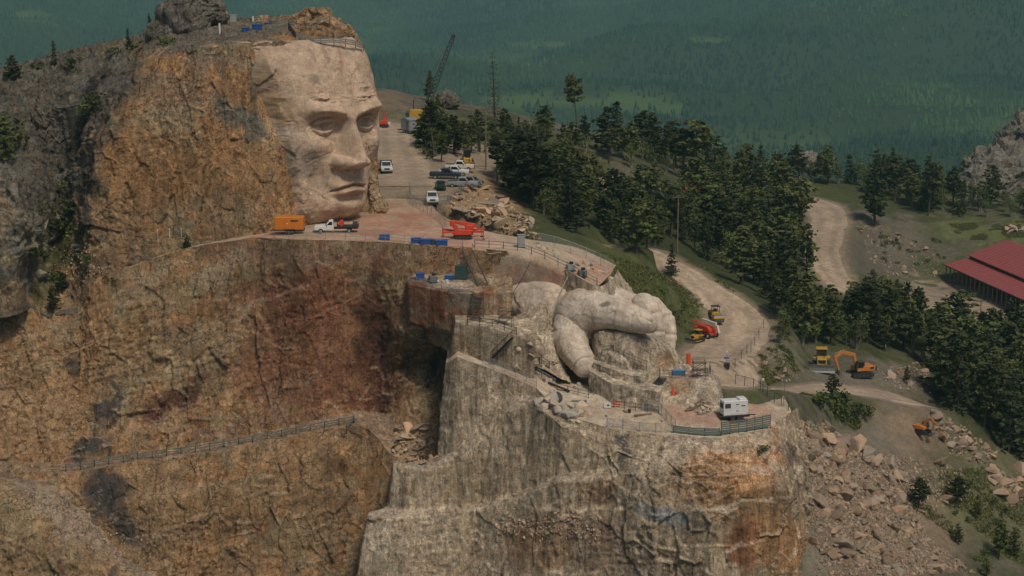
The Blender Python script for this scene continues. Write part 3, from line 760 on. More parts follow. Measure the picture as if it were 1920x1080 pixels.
VEG = np.array([.075, .085, .035]); MEADOW = np.array([.125, .14, .05]); GREYDIRT = np.array([.20, .175, .13])
tp = np.stack([gx, gy, HG], -1).reshape(-1, 3)
tb = [(800, 300, 200, 90, 0, DUST * .9, .9), (1100, 420, 200, 90, 20, VEG, .95), (1200, 520, 140, 44, 32, MEADOW * .9, .95), (1280, 590, 40, 50, 40, MEADOW * .85, .9), (1350, 440, 220, 120, 15, VEG * .8, .95),
      (1600, 600, 200, 60, 10, VEG * .8, .9), (1450, 660, 60, 50, 30, GREYDIRT * .8 + VEG * .4, .9), (1430, 690, 40, 26, 40, MEADOW * .7, .6), (1620, 720, 150, 40, 0, GREYDIRT * .95, .95), (1600, 770, 60, 50, 40, MEADOW * .65, .75), (1560, 740, 60, 18, 0, MEADOW * .5, .4),
      (1700, 810, 110, 60, 10, DIRT * .95, .95), (1600, 900, 140, 130, 0, GREYDIRT * 1.05, .95), (1660, 980, 170, 130, 20, DIRT * .9, .95), (1540, 1000, 60, 120, 0, GREYDIRT, .9), (1850, 900, 120, 120, 0, VEG * 1.1 + DIRT * .3, .85), (1860, 720, 130, 130, 0, VEG * .8, .9),
      (1850, 590, 180, 60, 8, DUST * .88, .98), (1740, 550, 60, 26, 15, DUST * .85, .95), (1660, 450, 90, 90, 30, GREYDIRT * .72, .95), (1860, 435, 130, 22, 0, MEADOW * 1.1, .95), (1550, 345, 100, 26, 0, VEG, .95), (1700, 380, 160, 30, 8, VEG, .9),
      (820, 190, 150, 30, 6, GREYDIRT * .8, .95), (730, 180, 40, 30, 0, DIRT * .75, .9), (900, 240, 160, 40, 10, VEG * .9, .8), (1010, 275, 80, 20, 5, MEADOW * .9, .7), (1080, 300, 90, 14, 6, DIRT * .6, .8), (770, 265, 26, 16, 0, MEADOW * .7, .6), (1040, 225, 70, 20, 5, GREYDIRT * .9, .8),
      (910, 390, 90, 60, 40, TAN * .95, .95), (1420, 560, 30, 60, -40, VEG, .7)]
tcol = paint(tp, [VEG, VEG * 1.2, GREYDIRT * .7, VEG], tb, 41, 18)
nr = sstep(2.5, 0, near_road).reshape(-1, 1) * .8
tcol = tcol * (1 - nr) + (DUST * .85) * nr
keep = (gy > np.interp(gx, [-300, -20, 0, 20, 30, 36], [318, 318, 300, 288, 272, 200]))
quads = grid_quads(len(GX), len(GY))
vis = (keep.ravel()[quads]).all(1)
me = fast_mesh('hillside', tp, quads[vis], tcol)
SURF.append((tp, quads[vis]))
tag(link('hillside', me, M_GROUND, smooth=True), kind='structure')

for name, c in road_lines:
    t = np.gradient(c[:, :2], axis=0); t /= np.linalg.norm(t, axis=1, keepdims=True)
    nrm = np.stack([t[:, 1], -t[:, 0]], 1)
    k = 13
    ws = np.linspace(-1, 1, k)
    edge = 1 + .16 * fbm(np.stack([np.arange(len(c)) * .21, np.zeros(len(c)), np.zeros(len(c))], 1), 3, 55)
    g = np.zeros((len(c), k, 3))
    for i, w in enumerate(ws):
        xy = c[:, :2] + nrm * (w * c[:, 3] * edge)[:, None]
        g[:, i, :2] = xy
        g[:, i, 2] = bil(HG, xy[:, 0], xy[:, 1], GS) + .10 - .16 * abs(w) ** 6 - .05 * (abs(abs(w) - .42) < .1)
    pf = g.reshape(-1, 3)
    tone = DUST * (1.12 if 'gravel' in name else 1.05)
    cc = paint(pf, [tone * .86, tone, tone * 1.06], [], 61)
    rut = np.tile((np.abs(np.abs(ws) - .42) < .1), len(c))
    cc[rut] *= .86
    SURF.append((pf, grid_quads(k, len(c))))
    tag(link(name, fast_mesh(name, pf, grid_quads(k, len(c)), cc), M_ROAD, smooth=True), kind='structure')

# ------------------------------------------------------------------ ledge and terraces of the quarry
def sheet(name, rows, tones, blobs, m, cell=.35, amp=.10, seed=0, warp=14, linear=False):
    g, rough = net_surface(rows, cell, linear)
    nv, nu = g.shape[:2]
    p = g.reshape(-1, 3)
    p[:, 2] += (fbm(p * .25, 4, seed) * 1.4 + fbm(p * 1.3, 3, seed + 3) * .5) * amp * rough.ravel()
    SURF.append((p, grid_quads(nu, nv)))
    me = fast_mesh(name, p, grid_quads(nu, nv), paint(p, tones, blobs, seed, warp))
    return tag(link(name, me, m, smooth=True), kind='structure')

ledge_edge = [(188, 520, 301.5), (345, 467, 300), (470, 447, 297), (560, 449, 291.8), (650, 451, 291), (725, 454, 290.4), (790, 459, 288.8), (880, 464, 287.6), (985, 474, 285.3), (1060, 505, 283), (1120, 538, 281)]
def lift(q, dy, dz=0.0):                       # the same point DY metres further back, on the level
    p = P(*q) + np.array([0, dy, dz])
    u, v = proj(p)
    return (float(u), float(v), float(p[1]))
back1 = [lift(ledge_edge[0], 3), lift(ledge_edge[1], 5), lift(ledge_edge[2], 8)] + [Pz(u, v, z) for u, v, z in ((560, 425, 0), (660, 425, 0), (760, 425, 0), (835, 428, 0), (905, 440, -.2), (1000, 455, -1.0), (1075, 480, -3.2), (1145, 515, -5.6))]
back1 = [tuple(b) if len(b) == 3 and not isinstance(b, np.ndarray) else (float(proj(b)[0]), float(proj(b)[1]), float(b[1])) for b in back1]
back2 = [lift(ledge_edge[0], 6), lift(ledge_edge[1], 10), lift(ledge_edge[2], 14)] + [(float(proj(b)[0]), float(proj(b)[1]), float(b[1])) for b in (Pz(560, 400, 0), Pz(660, 395, 0), Pz(760, 392, 0), Pz(812, 395, 0), Pz(852, 420, 0), Pz(965, 447, -.8), Pz(1075, 470, -3.2), Pz(1150, 505, -5.6))]
back3 = [lift(ledge_edge[0], 9), lift(ledge_edge[1], 15), lift(ledge_edge[2], 20)] + [(float(proj(b)[0]), float(proj(b)[1]), float(b[1])) for b in (Pz(560, 350, 0), Pz(660, 345, 0), Pz(735, 340, 0), Pz(775, 345, 0), Pz(830, 405, 0), Pz(940, 440, -.8), Pz(1075, 462, -3.2), Pz(1155, 497, -5.6))]
skirt = [lift(q, .9, -5.5 if i > 6 else -1.2) for i, q in enumerate(ledge_edge)]
sheet('quarry_ledge', [skirt, ledge_edge, back1, back2, back3], [PINK * .95, PINK * 1.05, DUST * 1.1, PINK],
      [(740, 420, 90, 22, 0, PINK * np.array([.92, .78, .7]), .6), (750, 350, 80, 30, 0, DUST, .75), (1000, 470, 120, 30, 10, PALE * 1.05, .6), (300, 480, 100, 30, 0, BUFF, .8)], M_ROAD, .35, .12, 71)

terr_edge = [(836, 682, 275.2), (857, 669, 273.2), (937, 697, 271.2), (1006, 727, 268.2), (1050, 775, 263.5), (1150, 805, 261.2), (1260, 816, 260.2), (1350, 820, 260.2), (1440, 803, 264.2), (1484, 772, 273.7)]
rise = [.3, .3, .6, 1.0, 1.2, 2.2, 2.4, 2.2, .8, .3]
tb1 = [lift(q, 9, rise[i]) for i, q in enumerate(terr_edge)]
tb2 = [lift(q, 30 if i < 8 else 20, rise[i] - (1.5 if i > 7 else 0)) for i, q in enumerate(terr_edge)]
sheet('hand_terrace', [[lift(q, .5, -1.5) for q in terr_edge], terr_edge, tb1, tb2], [PALE * 1.08, PALER * .85, DUST * 1.15, PALE * 1.1],
      [(1350, 770, 130, 40, 0, PINK * .95, .7), (1150, 780, 80, 26, 10, DUST * 1.05, .6), (1000, 690, 90, 30, 20, PINK * .95, .4)], M_ROAD, .35, .22, 75, linear=True)

# ------------------------------------------------------------------ far hills across the valley
fx = np.linspace(-1, 1, 300); fy = np.concatenate([np.linspace(640, 1500, 40), np.linspace(1530, 9500, 300)])
fu, fv = np.meshgrid(fx, fy)
far_x = fu * (fv * .62 + 500); far_y = fv
def far_h(x, y):
    p = np.stack([x, y, x * 0], -1).reshape(-1, 3)
    base = np.interp(p[:, 1], [640, 900, 1400, 2100, 3000, 5000, 7000, 9500], [-120, -200, -265, -300, -305, -280, -225, -120])
    hills = fbm(p / 1300 + 3.3, 5, 301) * 130 + ridged(p / 800 + 1.7, 4, 305) * 75
    for (yc, zc, wd, ph) in ((3300, 95, 260, .3), (4300, 110, 330, 1.9), (5600, 150, 420, 3.7)):         # ranges running across the view
        yr = yc + 420 * np.sin(p[:, 0] / 900 + ph) + 160 * np.sin(p[:, 0] / 330 + ph * 2)
        hills = hills + zc * np.exp(-((p[:, 1] - yr) / wd) ** 2) * (.65 + .35 * np.sin(p[:, 0] / 560 + ph * 3))
    side = 130 * np.exp(-((p[:, 0] - 1500) / 520) ** 2 - ((p[:, 1] - 4700) / 900) ** 2) + 80 * np.exp(-((p[:, 0] + 1400) / 600) ** 2 - ((p[:, 1] - 4600) / 900) ** 2)
    amp = np.interp(p[:, 1], [640, 1500, 2600], [.15, .5, 1.0])
    return (base + (hills + side) * amp).reshape(x.shape)
far_z = far_h(far_x, far_y)
fp = np.stack([far_x, far_y, far_z], -1).reshape(-1, 3)
mead = sstep(.16, .34, fbm(fp * np.array([1 / 420, 1 / 900, 0]) + 9.1, 4, 311)) * sstep(-240, -300, fp[:, 2])
mu, mv = proj(fp)
for (a, b, ra, rb) in ((1330, 78, 30, 7), (1870, 232, 34, 9), (1060, 190, 90, 6), (1240, 205, 50, 5), (1000, 85, 60, 5), (640, 80, 60, 12), (60, 30, 50, 14)):
    mead = np.maximum(mead, sstep(1.1, .55, np.hypot((mu - a) / ra / 1.6, (mv - b) / rb / 1.5) + 1.1 * fbm(fp * np.array([1 / 110, 1 / 420, 0]), 4, 313)))
fc = np.array([.035, .05, .022]) * (1 - mead[:, None]) + np.array([.075, .11, .032]) * mead[:, None]
tag(link('valley_hills', fast_mesh('valley_hills', fp, grid_quads(len(fx), len(fy)), fc), M_GROUND, smooth=True), kind='structure')

def foliage_material(name, rgb, var=.35, trans=.25):
    m, nt, b = new_mat(name)
    n = N(nt)
    oi = n.add('ShaderNodeObjectInfo').outputs['Random']
    co = n.add('ShaderNodeTexCoord').outputs['Object']
    nz = n.noise(co, 1.3, 3, .6)
    f = n.math('MULTIPLY', n.rng(oi, 0, 1, 1 - var, 1 + var), n.rng(nz, .3, .7, .65, 1.4))
    warm = n.mix(n.rng(oi, .2, 1, 0, .35), rgb, (rgb[0] * 1.5, rgb[1] * 1.15, rgb[2] * .8))
    n.link(n.scale_col(warm, f), b.inputs['Base Color'])
    b.inputs['Roughness'].default_value = .8
    b.inputs['Specular IOR Level'].default_value = .2
    return m
M_FAR = foliage_material('far_conifer_needles', (.024, .048, .024), .5)
def far_light_patches(m):                                     # uneven light on the hills painted in as darker and lighter stands
    n = N(m.node_tree); b = m.node_tree.nodes['Principled BSDF']
    src = b.inputs['Base Color'].links[0].from_socket
    pos = n.add('ShaderNodeNewGeometry').outputs['Position']
    a = n.noise(n.mapping(pos, (1, .5, .2)), .0022, 5, .6, .6); c = n.noise(n.mapping(pos, (1, .6, .2)), .009, 4, .6)
    k = n.math('MULTIPLY', n.rng(a, .36, .64, .42, 2.0), n.rng(c, .35, .65, .75, 1.3))
    n.link(n.mix(n.rng(a, .5, .68, 0, .6), n.scale_col(src, k), n.scale_col(n.mix(1.0, src, (.055, .085, .022)), k)), b.inputs['Base Color'])
far_light_patches(M_FAR)

def cone_tree(seed):
    r = random.Random(seed)
    v, f = [], []
    for k, (z0, z1, rad) in enumerate(((1.5, 8.5, 2.7), (5.5, 12.5, 2.1), (9.5, 16.5, 1.3))):
        b = len(v)
        for i in range(6):
            a = i * math.pi / 3 + k * .5
            q = rad * r.uniform(.75, 1.2)
            v.append((q * math.cos(a), q * math.sin(a), z0 + r.uniform(-.6, .6)))
        v.append((0, 0, z1))
        f += [(b + i, b + (i + 1) % 6, b + 6) for i in range(6)]
    me = bpy.data.meshes.new('far_conifer')
    me.from_pydata(v, [], f)
    me.materials.append(M_FAR)
    return bpy.data.objects.new('far_conifer', me)        # only ever drawn through the forest below

def scatter(name, pts, scl, proto, rnd):
    "one stuff object: PROTO drawn at every point"
    me = bpy.data.meshes.new(name)
    me.vertices.add(len(pts)); me.vertices.foreach_set('co', np.ascontiguousarray(pts, np.float32).ravel())
    a = me.attributes.new('scl', 'FLOAT_VECTOR', 'POINT'); a.data.foreach_set('vector', np.ascontiguousarray(scl, np.float32).ravel())
    a = me.attributes.new('rot', 'FLOAT_VECTOR', 'POINT'); a.data.foreach_set('vector', np.ascontiguousarray(rnd, np.float32).ravel())
    me.update()
    o = link(name, me)
    ng = bpy.data.node_groups.new(name, 'GeometryNodeTree')
    ng.interface.new_socket('Geometry', in_out='INPUT', socket_type='NodeSocketGeometry')
    ng.interface.new_socket('Geometry', in_out='OUTPUT', socket_type='NodeSocketGeometry')
    nd = ng.nodes
    gi, go = nd.new('NodeGroupInput'), nd.new('NodeGroupOutput')
    mp, ip, oi = nd.new('GeometryNodeMeshToPoints'), nd.new('GeometryNodeInstanceOnPoints'), nd.new('GeometryNodeObjectInfo')
    oi.inputs['Object'].default_value = proto
    oi.inputs['As Instance'].default_value = True
    def attr(nm):
        n = nd.new('GeometryNodeInputNamedAttribute'); n.data_type = 'FLOAT_VECTOR'; n.inputs['Name'].default_value = nm
        return n.outputs['Attribute']
    L = ng.links
    L.new(gi.outputs[0], mp.inputs['Mesh']); L.new(mp.outputs[0], ip.inputs['Points']); L.new(oi.outputs['Geometry'], ip.inputs['Instance'])
    L.new(attr('scl'), ip.inputs['Scale'])
    e2r = nd.new('FunctionNodeEulerToRotation'); L.new(attr('rot'), e2r.inputs[0]); L.new(e2r.outputs[0], ip.inputs['Rotation'])
    L.new(ip.outputs[0], go.inputs[0])
    mod = o.modifiers.new('scatter', 'NODES'); mod.node_group = ng
    return tag(o, kind='stuff')

rs = np.random.RandomState(5)
nf = 290000
yy = np.sqrt(rs.uniform(900 ** 2, 7600 ** 2, nf)); xx = rs.uniform(-1, 1, nf) * (yy * .36 + 150)
# bilinear samples of the far ground: recompute the height and the meadow mask at each tree
zz = far_h(xx, yy)
q = np.stack([xx, yy, zz], 1)
md = sstep(.16, .34, fbm(q * np.array([1 / 420, 1 / 900, 0]) + 9.1, 4, 311)) * sstep(-240, -300, zz)
qu, qv = proj(q)
for (a, b, ra, rb) in ((1330, 78, 30, 7), (1870, 232, 34, 9), (1060, 190, 90, 6), (1240, 205, 50, 5), (1000, 85, 60, 5), (640, 80, 60, 12), (60, 30, 50, 14)):
    md = np.maximum(md, sstep(1.1, .55, np.hypot((qu - a) / ra / 1.6, (qv - b) / rb / 1.5) + 1.1 * fbm(q * np.array([1 / 110, 1 / 420, 0]), 4, 313)))
thin = .75 + .5 * fbm(q * np.array([1 / 260, 1 / 260, 0]), 3, 317)
ok = rs.rand(nf) < np.clip((1 - md * .86) * thin, 0, 1)
q = q[ok]
s = rs.uniform(.38, .8, len(q))
for k in range(2):
    sel = np.arange(len(q)) % 2 == k
    scatter('valley_forest', q[sel], np.stack([s[sel] * 1.5, s[sel] * 1.5, s[sel]], 1), cone_tree(k + 1), np.stack([s[sel] * 0, s[sel] * 0, rs.uniform(0, 6.28, sel.sum())], 1))['label'] = 'dense conifer forest covering the far hills across the valley'
# ------------------------------------------------------------------ stair platforms below the ledge
plat1 = [
    [(752, 520, 292, .3), (775, 509, 290, .3), (868, 509, 288.6, .3), (960, 512, 287.5, .3)],
    [(758, 534, 291, .1), (765, 531, 284, .1), (850, 549, 279.8, .1), (962, 548, 281.5, .1)],
    [(758, 606, 290, .4), (768, 604, 284.6, .4), (850, 622, 280.4, .4), (955, 620, 281.6, .4)],
    [(760, 632, 291, .4), (775, 628, 288, .4), (846, 660, 282.5, .4), (950, 660, 283, .4)],
]
cliff('stair_platform', plat1, [BUFF * .9, RED * .9, BUFF * .85, TAN], [(840, 525, 90, 16, 4, PALE * 1.05, .9), (820, 575, 14, 40, 0, DARKRED * 2, .6), (800, 560, 40, 30, 0, RED * .85, .6), (880, 560, 26, 16, 0, LGREY * 1.2, .8), (820, 600, 60, 16, 0, RED * .8, .6)], M_PALE, cell=.25, seed=44, amp=.6, drill=.5, linear=True)
plat2 = [
    [(846, 584, 288, .2), (852, 584, 283, .2), (930, 588, 282, .2), (1010, 600, 281, .2)],
    [(846, 604, 284, .1), (854, 602, 276, .1), (928, 614, 273.8, .1), (1004, 642, 271.5, .1)],
    [(840, 700, 287, .4), (838, 700, 276.6, .4), (928, 720, 274, .4), (1000, 745, 271.8, .4)],
]
cliff('drilled_shelf', plat2, [BUFF * .9, PALE * .85, BUFF], [(930, 604, 80, 20, 10, PALE * 1.15, .9), (860, 650, 10, 50, 4, BROWN * .7, .7), (890, 650, 14, 50, 4, BUFF * .7, .5)], M_PALE, cell=.22, seed=47, amp=.55, drill=.9, linear=True)

# ------------------------------------------------------------------ the carved arm and pointing hand
def blob_mesh(chains, voxel=.22, smooth_it=6):
    "one closed skin over tapered round limbs: chains of (point, radius)"
    bm = bmesh.new()
    for ch in chains:
        for (a, ra), (b, rb) in zip(ch[:-1], ch[1:]):
            a, b = Vector(a), Vector(b)
            k = max(1, int((b - a).length / (min(ra, rb) * .25)))
            for i in range(k + 1):
                t = i / k
                bmesh.ops.create_icosphere(bm, subdivisions=2, radius=ra * (1 - t) + rb * t, matrix=Matrix.Translation(a.lerp(b, t)))
    me = bpy.data.meshes.new('skin'); bm.to_mesh(me); bm.free()
    o = bpy.data.objects.new('skin', me); col.objects.link(o)
    r = o.modifiers.new('r', 'REMESH'); r.mode = 'VOXEL'; r.voxel_size = voxel
    s = o.modifiers.new('s', 'SMOOTH'); s.iterations = smooth_it; s.factor = .5
    dg = bpy.context.evaluated_depsgraph_get()
    out = bpy.data.meshes.new_from_object(o.evaluated_get(dg))
    bpy.data.objects.remove(o); bpy.data.meshes.remove(me)
    return out

def stone_skin(name, chains, tones, blobs, m, voxel=.22, amp=.12, seed=0, smooth_it=6, creases=()):
    me = blob_mesh(chains, voxel, smooth_it)
    me.name = name
    nv = len(me.vertices)
    p = np.zeros(nv * 3, np.float32); me.vertices.foreach_get('co', p); p = p.reshape(-1, 3).astype(float)
    nn = np.zeros(nv * 3, np.float32); me.vertices.foreach_get('normal', nn); nn = nn.reshape(-1, 3)
    d = amp * (fbm(p * .3, 4, seed) * 1.6 + fbm(p * 1.2, 4, seed + 1) * .8)
    wf = worley(p * .55 + seed, seed + 3, True)
    d = d + amp * 1.0 * (wf[3] + (wf[2] - .5) * .3)                # flats left by the chisels
    for (c, ax, depth, width, reach) in creases:                 # grooves cut round a limb at C, across the direction AX
        c, ax = np.array(c), np.array(ax) / np.linalg.norm(ax)
        s = (p - c) @ ax + .25 * fbm(p * .6, 3, seed + 5)
        r = np.linalg.norm(p - c, axis=1)
        d = d - depth * np.exp(-(s / width) ** 2) * sstep(reach, reach * .6, r)
    p = p + nn * d[:, None]
    me.vertices.foreach_set('co', p.astype(np.float32).ravel())
    set_tint(me, paint(p, tones, blobs, seed, 8))
    me.materials.clear(); me.materials.append(m)
    me.update()
    return link(name, me, smooth=True)

CARV = np.array([.62, .53, .425])
HT = [CARV * .84, CARV, CARV * 1.08, CARV * .94]
hand_blobs = [(1060, 660, 20, 40, 10, CARV * np.array([.8, .74, .7]), .6), (1130, 620, 40, 14, 10, np.array([.33, .26, .2]), .5), (1140, 565, 14, 6, -20, LGREY * .6, .8), (1250, 620, 14, 40, 0, CARV * .9, .4),  # the brown one paints in the shade of the gap under the finger
              (1030, 530, 60, 40, 0, CARV * np.array([.86, .8, .75]), .6), (960, 540, 30, 60, 0, CARV * 1.1, .5), (1205, 592, 10, 4, 0, PALER * 1.1, .6)]
g = P
arm = [(g(925, 545, 297), 5.0), (g(985, 556, 292), 6.1), (g(1040, 575, 288), 6.2), (g(1090, 592, 286.5), 5.0), (g(1150, 588, 289), 4.2), (g(1192, 590, 290.5), 3.2), (g(1222, 612, 292), 2.6)]
index = [(g(1086, 588, 282), 3.9), (g(1118, 583, 279.6), 3.1), (g(1150, 588, 277.8), 2.5), (g(1180, 596, 276.4), 2.2), (g(1204, 603, 275.4), 1.9), (g(1216, 607, 274.9), 1.5)]
thumb = [(g(1084, 600, 282), 3.8), (g(1068, 628, 280), 2.9), (g(1074, 652, 278.4), 2.5), (g(1088, 674, 277), 2.1), (g(1098, 687, 276.4), 1.8)]
curl1 = [(g(1206, 572, 287.5), 2.0), (g(1224, 594, 286), 1.75), (g(1229, 622, 285.4), 1.7), (g(1226, 650, 285.2), 1.5)]
curl2 = [(g(1222, 576, 290.5), 1.9), (g(1246, 600, 289.4), 1.75), (g(1251, 628, 288.6), 1.6), (g(1248, 655, 288), 1.4)]
curl3 = [(g(1120, 652, 285), 3.6), (g(1200, 652, 287), 3.0), (g(1240, 668, 287), 2.2)]
hand = stone_skin('carved_hand', [arm, [(g(1090, 592, 284.5), 4.4), (g(1084, 610, 283), 4.0)], curl3], HT, hand_blobs, M_CARVED, .22, .12, 51, 14)
tag(hand, 'giant pale stone hand with pointing finger emerging from the terrace below the face', 'sculpture')
def limb(name, chain, seed, creases=(), vox=.17):
    o = stone_skin(name, [chain], HT, hand_blobs, M_CARVED, vox, .11, seed, 16, creases=creases); o.parent = hand; return o
def across(a, b): return np.array(b) - np.array(a)
fing = limb('pointing_finger', index, 52, [(g(1150, 591, 275.5), across(index[1][0], index[3][0]), .12, .14, 5), (g(1186, 598, 274.5), across(index[1][0], index[3][0]), .14, .12, 5)])
limb('thumb', thumb, 53, [(g(1072, 650, 276), across(thumb[1][0], thumb[4][0]), .1, .10, 5), (g(1075, 657, 276), across(thumb[1][0], thumb[4][0]), .1, .10, 5), (g(1070, 643, 276), across(thumb[1][0], thumb[4][0]), .1, .10, 5), (g(1088, 676, 275), across(thumb[1][0], thumb[4][0]), .3, .14, 4)])
for k, ch in enumerate((curl1, curl2)): limb('curled_finger', ch, 54 + k, [(ch[1][0], across(ch[0][0], ch[2][0]), .25, .3, 4), (ch[2][0], across(ch[1][0], ch[3][0]), .2, .3, 4)])
nl = stone_skin('fingernail', [[(g(1203, 594, 274.4), .62), (g(1220, 600, 274.0), .5)]], [CARV * 1.12, CARV * 1.05, CARV * 1.15], [], M_CARVED, .1, .02, 58, 4); nl.parent = fing

# rough uncut stone under the pointing finger and around the wrist
def rough_rock(name, rows, tones, blobs, seed, amp=.7, blocks=(2, 2.6), cell=.22, drill=0, m=None, kind='structure'):
    o = cliff(name, rows, tones, blobs, m or M_PALE, cell=cell, seed=seed, amp=amp, blocks=blocks, drill=drill)
    return o
rough_rock('uncut_stone', [
    [(1104, 622, 283, .4), (1120, 604, 281, .4), (1160, 610, 280, .4), (1205, 620, 279.5, .4), (1246, 638, 281, .5), (1266, 655, 288, .5)],
    [(1108, 640, 279, .4), (1122, 622, 276.8, .4), (1165, 625, 275.6, .4), (1208, 634, 275, .4), (1250, 658, 277, .6), (1288, 684, 286, .5)],
    [(1112, 676, 277, .5), (1124, 664, 275.8, .5), (1165, 674, 274.4, .5), (1210, 684, 273.8, .6), (1262, 698, 275.5, .6), (1318, 702, 284, .5)],
    [(1112, 735, 276, .6), (1122, 740, 275, .5), (1165, 745, 273.6, .6), (1210, 750, 273, .6), (1262, 755, 274, .6), (1340, 735, 283, .5)]],
    [PALER * .9, PALE, PALER * .95, PALE * .9], [(1240, 675, 22, 20, 0, ORANGE * .9, .7), (1215, 665, 30, 18, 0, LGREY * 1.2, .4)], 57, .55)
rough_rock('wrist_spur', [
    [(935, 600, 288, .5), (985, 585, 284, .5), (1018, 566, 283, .5), (1040, 600, 283, .5), (1052, 640, 283, .5)],
    [(930, 640, 280, .5), (985, 620, 278.5, .4), (1020, 610, 278, .4), (1038, 640, 279, .5), (1056, 680, 280, .5)],
    [(930, 690, 276, .5), (985, 680, 275, .5), (1015, 690, 275, .5), (1045, 705, 275, .5), (1070, 720, 276, .5)]],
    [PALER * .95, PALE, PALER, PALE * .95], [(985, 655, 40, 8, 0, DIRT, .6)], 59, .6)

rough_rock('path_end', [
    [(1058, 504, 283, .2), (1120, 537, 281, .2), (1150, 520, 290, .1), (1158, 506, 297, .1)],
    [(1062, 530, 283, .6), (1128, 556, 281, .6), (1162, 548, 290, .4), (1172, 528, 298, .4)],
    [(1066, 570, 284, .6), (1136, 590, 283, .6), (1180, 575, 291, .6), (1196, 560, 300, .5)]], [PALER * .9, PALE, PALER, BUFF], [], 67, .5)

# cut stone steps beside the hand
def cut_block(name, label, front, top, depth, tones, seed=0, amp=.16, cell=.35, m=None, group=None, blobs=()):
    """a sawn block: FRONT is its lower front edge as points, left to right, TOP the heights above them, DEPTH its thickness to the back"""
    fr = [np.array(q, float) for q in front]
    n = len(fr)
    dirv = np.array([.25, .97, 0])
    bk = [q + dirv * depth for q in fr]
    bm = bmesh.new()
    sink = np.array([0, 0, -2.0])
    lo = [bm.verts.new(q + sink) for q in fr] + [bm.verts.new(q + sink) for q in bk[::-1]]
    hi = [bm.verts.new(q + np.array([0, 0, t])) for q, t in zip(fr, top)] + [bm.verts.new(q + np.array([0, 0, t])) for q, t in zip(bk[::-1], top[::-1])]
    k = len(lo)
    for i in range(k): bm.faces.new((lo[i], lo[(i + 1) % k], hi[(i + 1) % k], hi[i]))
    bm.faces.new(hi)
    bmesh.ops.triangulate(bm, faces=[f for f in bm.faces if len(f.verts) > 4])
    for _ in range(5):
        ed = [e for e in bm.edges if e.calc_length() > cell * 1.6]
        if not ed: break
        bmesh.ops.subdivide_edges(bm, edges=ed, cuts=1, use_grid_fill=True)
    bm.normal_update()
    me = bpy.data.meshes.new(name); bm.to_mesh(me); bm.free()
    p = np.array([v.co for v in me.vertices]); nn = np.array([v.normal for v in me.vertices])
    p = p + nn * (amp * (fbm(p * .8, 4, seed) * 1.6 + (worley(p * .9, seed)[2] - .5)))[:, None]
    me.vertices.foreach_set('co', p.astype(np.float32).ravel())
    set_tint(me, paint(p, tones, list(blobs), seed, 6))
    o = link(name, me, m or M_PALE)
    return tag(o, label, 'stone block' if label else None, group, None if label else 'structure')
STEP = [PALER * .88, PALER, PALE * 1.1]
cut_block('cut_stone_step', 'low pale cut stone step in front of the carved hand', [P(1104, 727, 273.5), P(1147, 744, 268.8), P(1236, 756, 266.4)], [2.7, 1.9, 1.6], 8, STEP, 61)
cut_block('cut_stone_block', 'tall pale sawn stone block under the pointing finger', [P(1112, 712, 274.6), P(1160, 735, 271.8), P(1207, 746, 270)], [2.6, 3.0, 3.0], 5, STEP, 62)
rough_rock('stone_spur', [
    [(1190, 700, 281, .3), (1225, 692, 280, .2), (1290, 694, 279.6, .2), (1330, 690, 280.4, .3), (1352, 712, 286, .3)],
    [(1196, 712, 275, .3), (1228, 708, 273.2, .2), (1300, 712, 271.8, .2), (1336, 706, 273.5, .3), (1354, 722, 282, .3)],
    [(1200, 740, 272.5, .5), (1230, 742, 270.6, .5), (1302, 748, 269, .5), (1350, 742, 270.5, .3), (1358, 745, 280, .3)],
    [(1200, 775, 270.4, .5), (1230, 775, 268.4, .5), (1302, 778, 266.6, .5), (1352, 770, 268.6, .3), (1362, 765, 279, .3)]],
    [PALE, PALER * .9, BUFF], [(1280, 730, 34, 18, 10, BROWN * 1.4, .8), (1230, 725, 24, 16, 0, LGREY * .9, .7), (1270, 702, 50, 8, 0, PINK * 1.05, .8)], 65, .45)

from mathutils.bvhtree import BVHTree
_v, _f, _n = [], [], 0
for vv_, qq_ in SURF:
    _v.append(vv_); _f.append(qq_ + _n); _n += len(vv_)
BVH = BVHTree.FromPolygons(np.vstack(_v).tolist(), np.vstack(_f).tolist())
def on_any(u, v, dz=0.0):
    "the first surface that the line of sight of pixel (u, v) meets"
    d = ray(u, v)
    h = BVH.ray_cast(Vector(CAM), Vector(d).normalized())
    return np.array(h[0]) + np.array([0, 0, dz]) if h[0] is not None else None
def settle(p, tol=2.0, up=2.0):
    "P moved straight up or down onto the surface there, if it is near"
    h = BVH.ray_cast(Vector((float(p[0]), float(p[1]), float(p[2]) + up)), Vector((0, 0, -1)), 6.0)
    if h[0] is None or abs(h[0].z - p[2]) > tol: return np.array(p, float)
    return np.array([p[0], p[1], h[0].z])
# ------------------------------------------------------------------ trees and shrubs
M_PINE = foliage_material('pine_needles', (.074, .092, .032), .6)
M_SPRUCE = foliage_material('spruce_needles', (.052, .072, .032), .35)
M_LEAF = foliage_material('aspen_leaves', (.085, .115, .032), .3)
M_SHRUB = foliage_material('shrub_leaves', (.08, .105, .032), .3)
M_DRY = foliage_material('dry_twigs', (.085, .07, .045), .25)
M_BARK = mat('bark', (.075, .052, .036), .95, 0, .35, 2.0, .05)
M_PALEBARK = mat('aspen_bark', (.26, .24, .19), .9, 0, .3, 3.0)

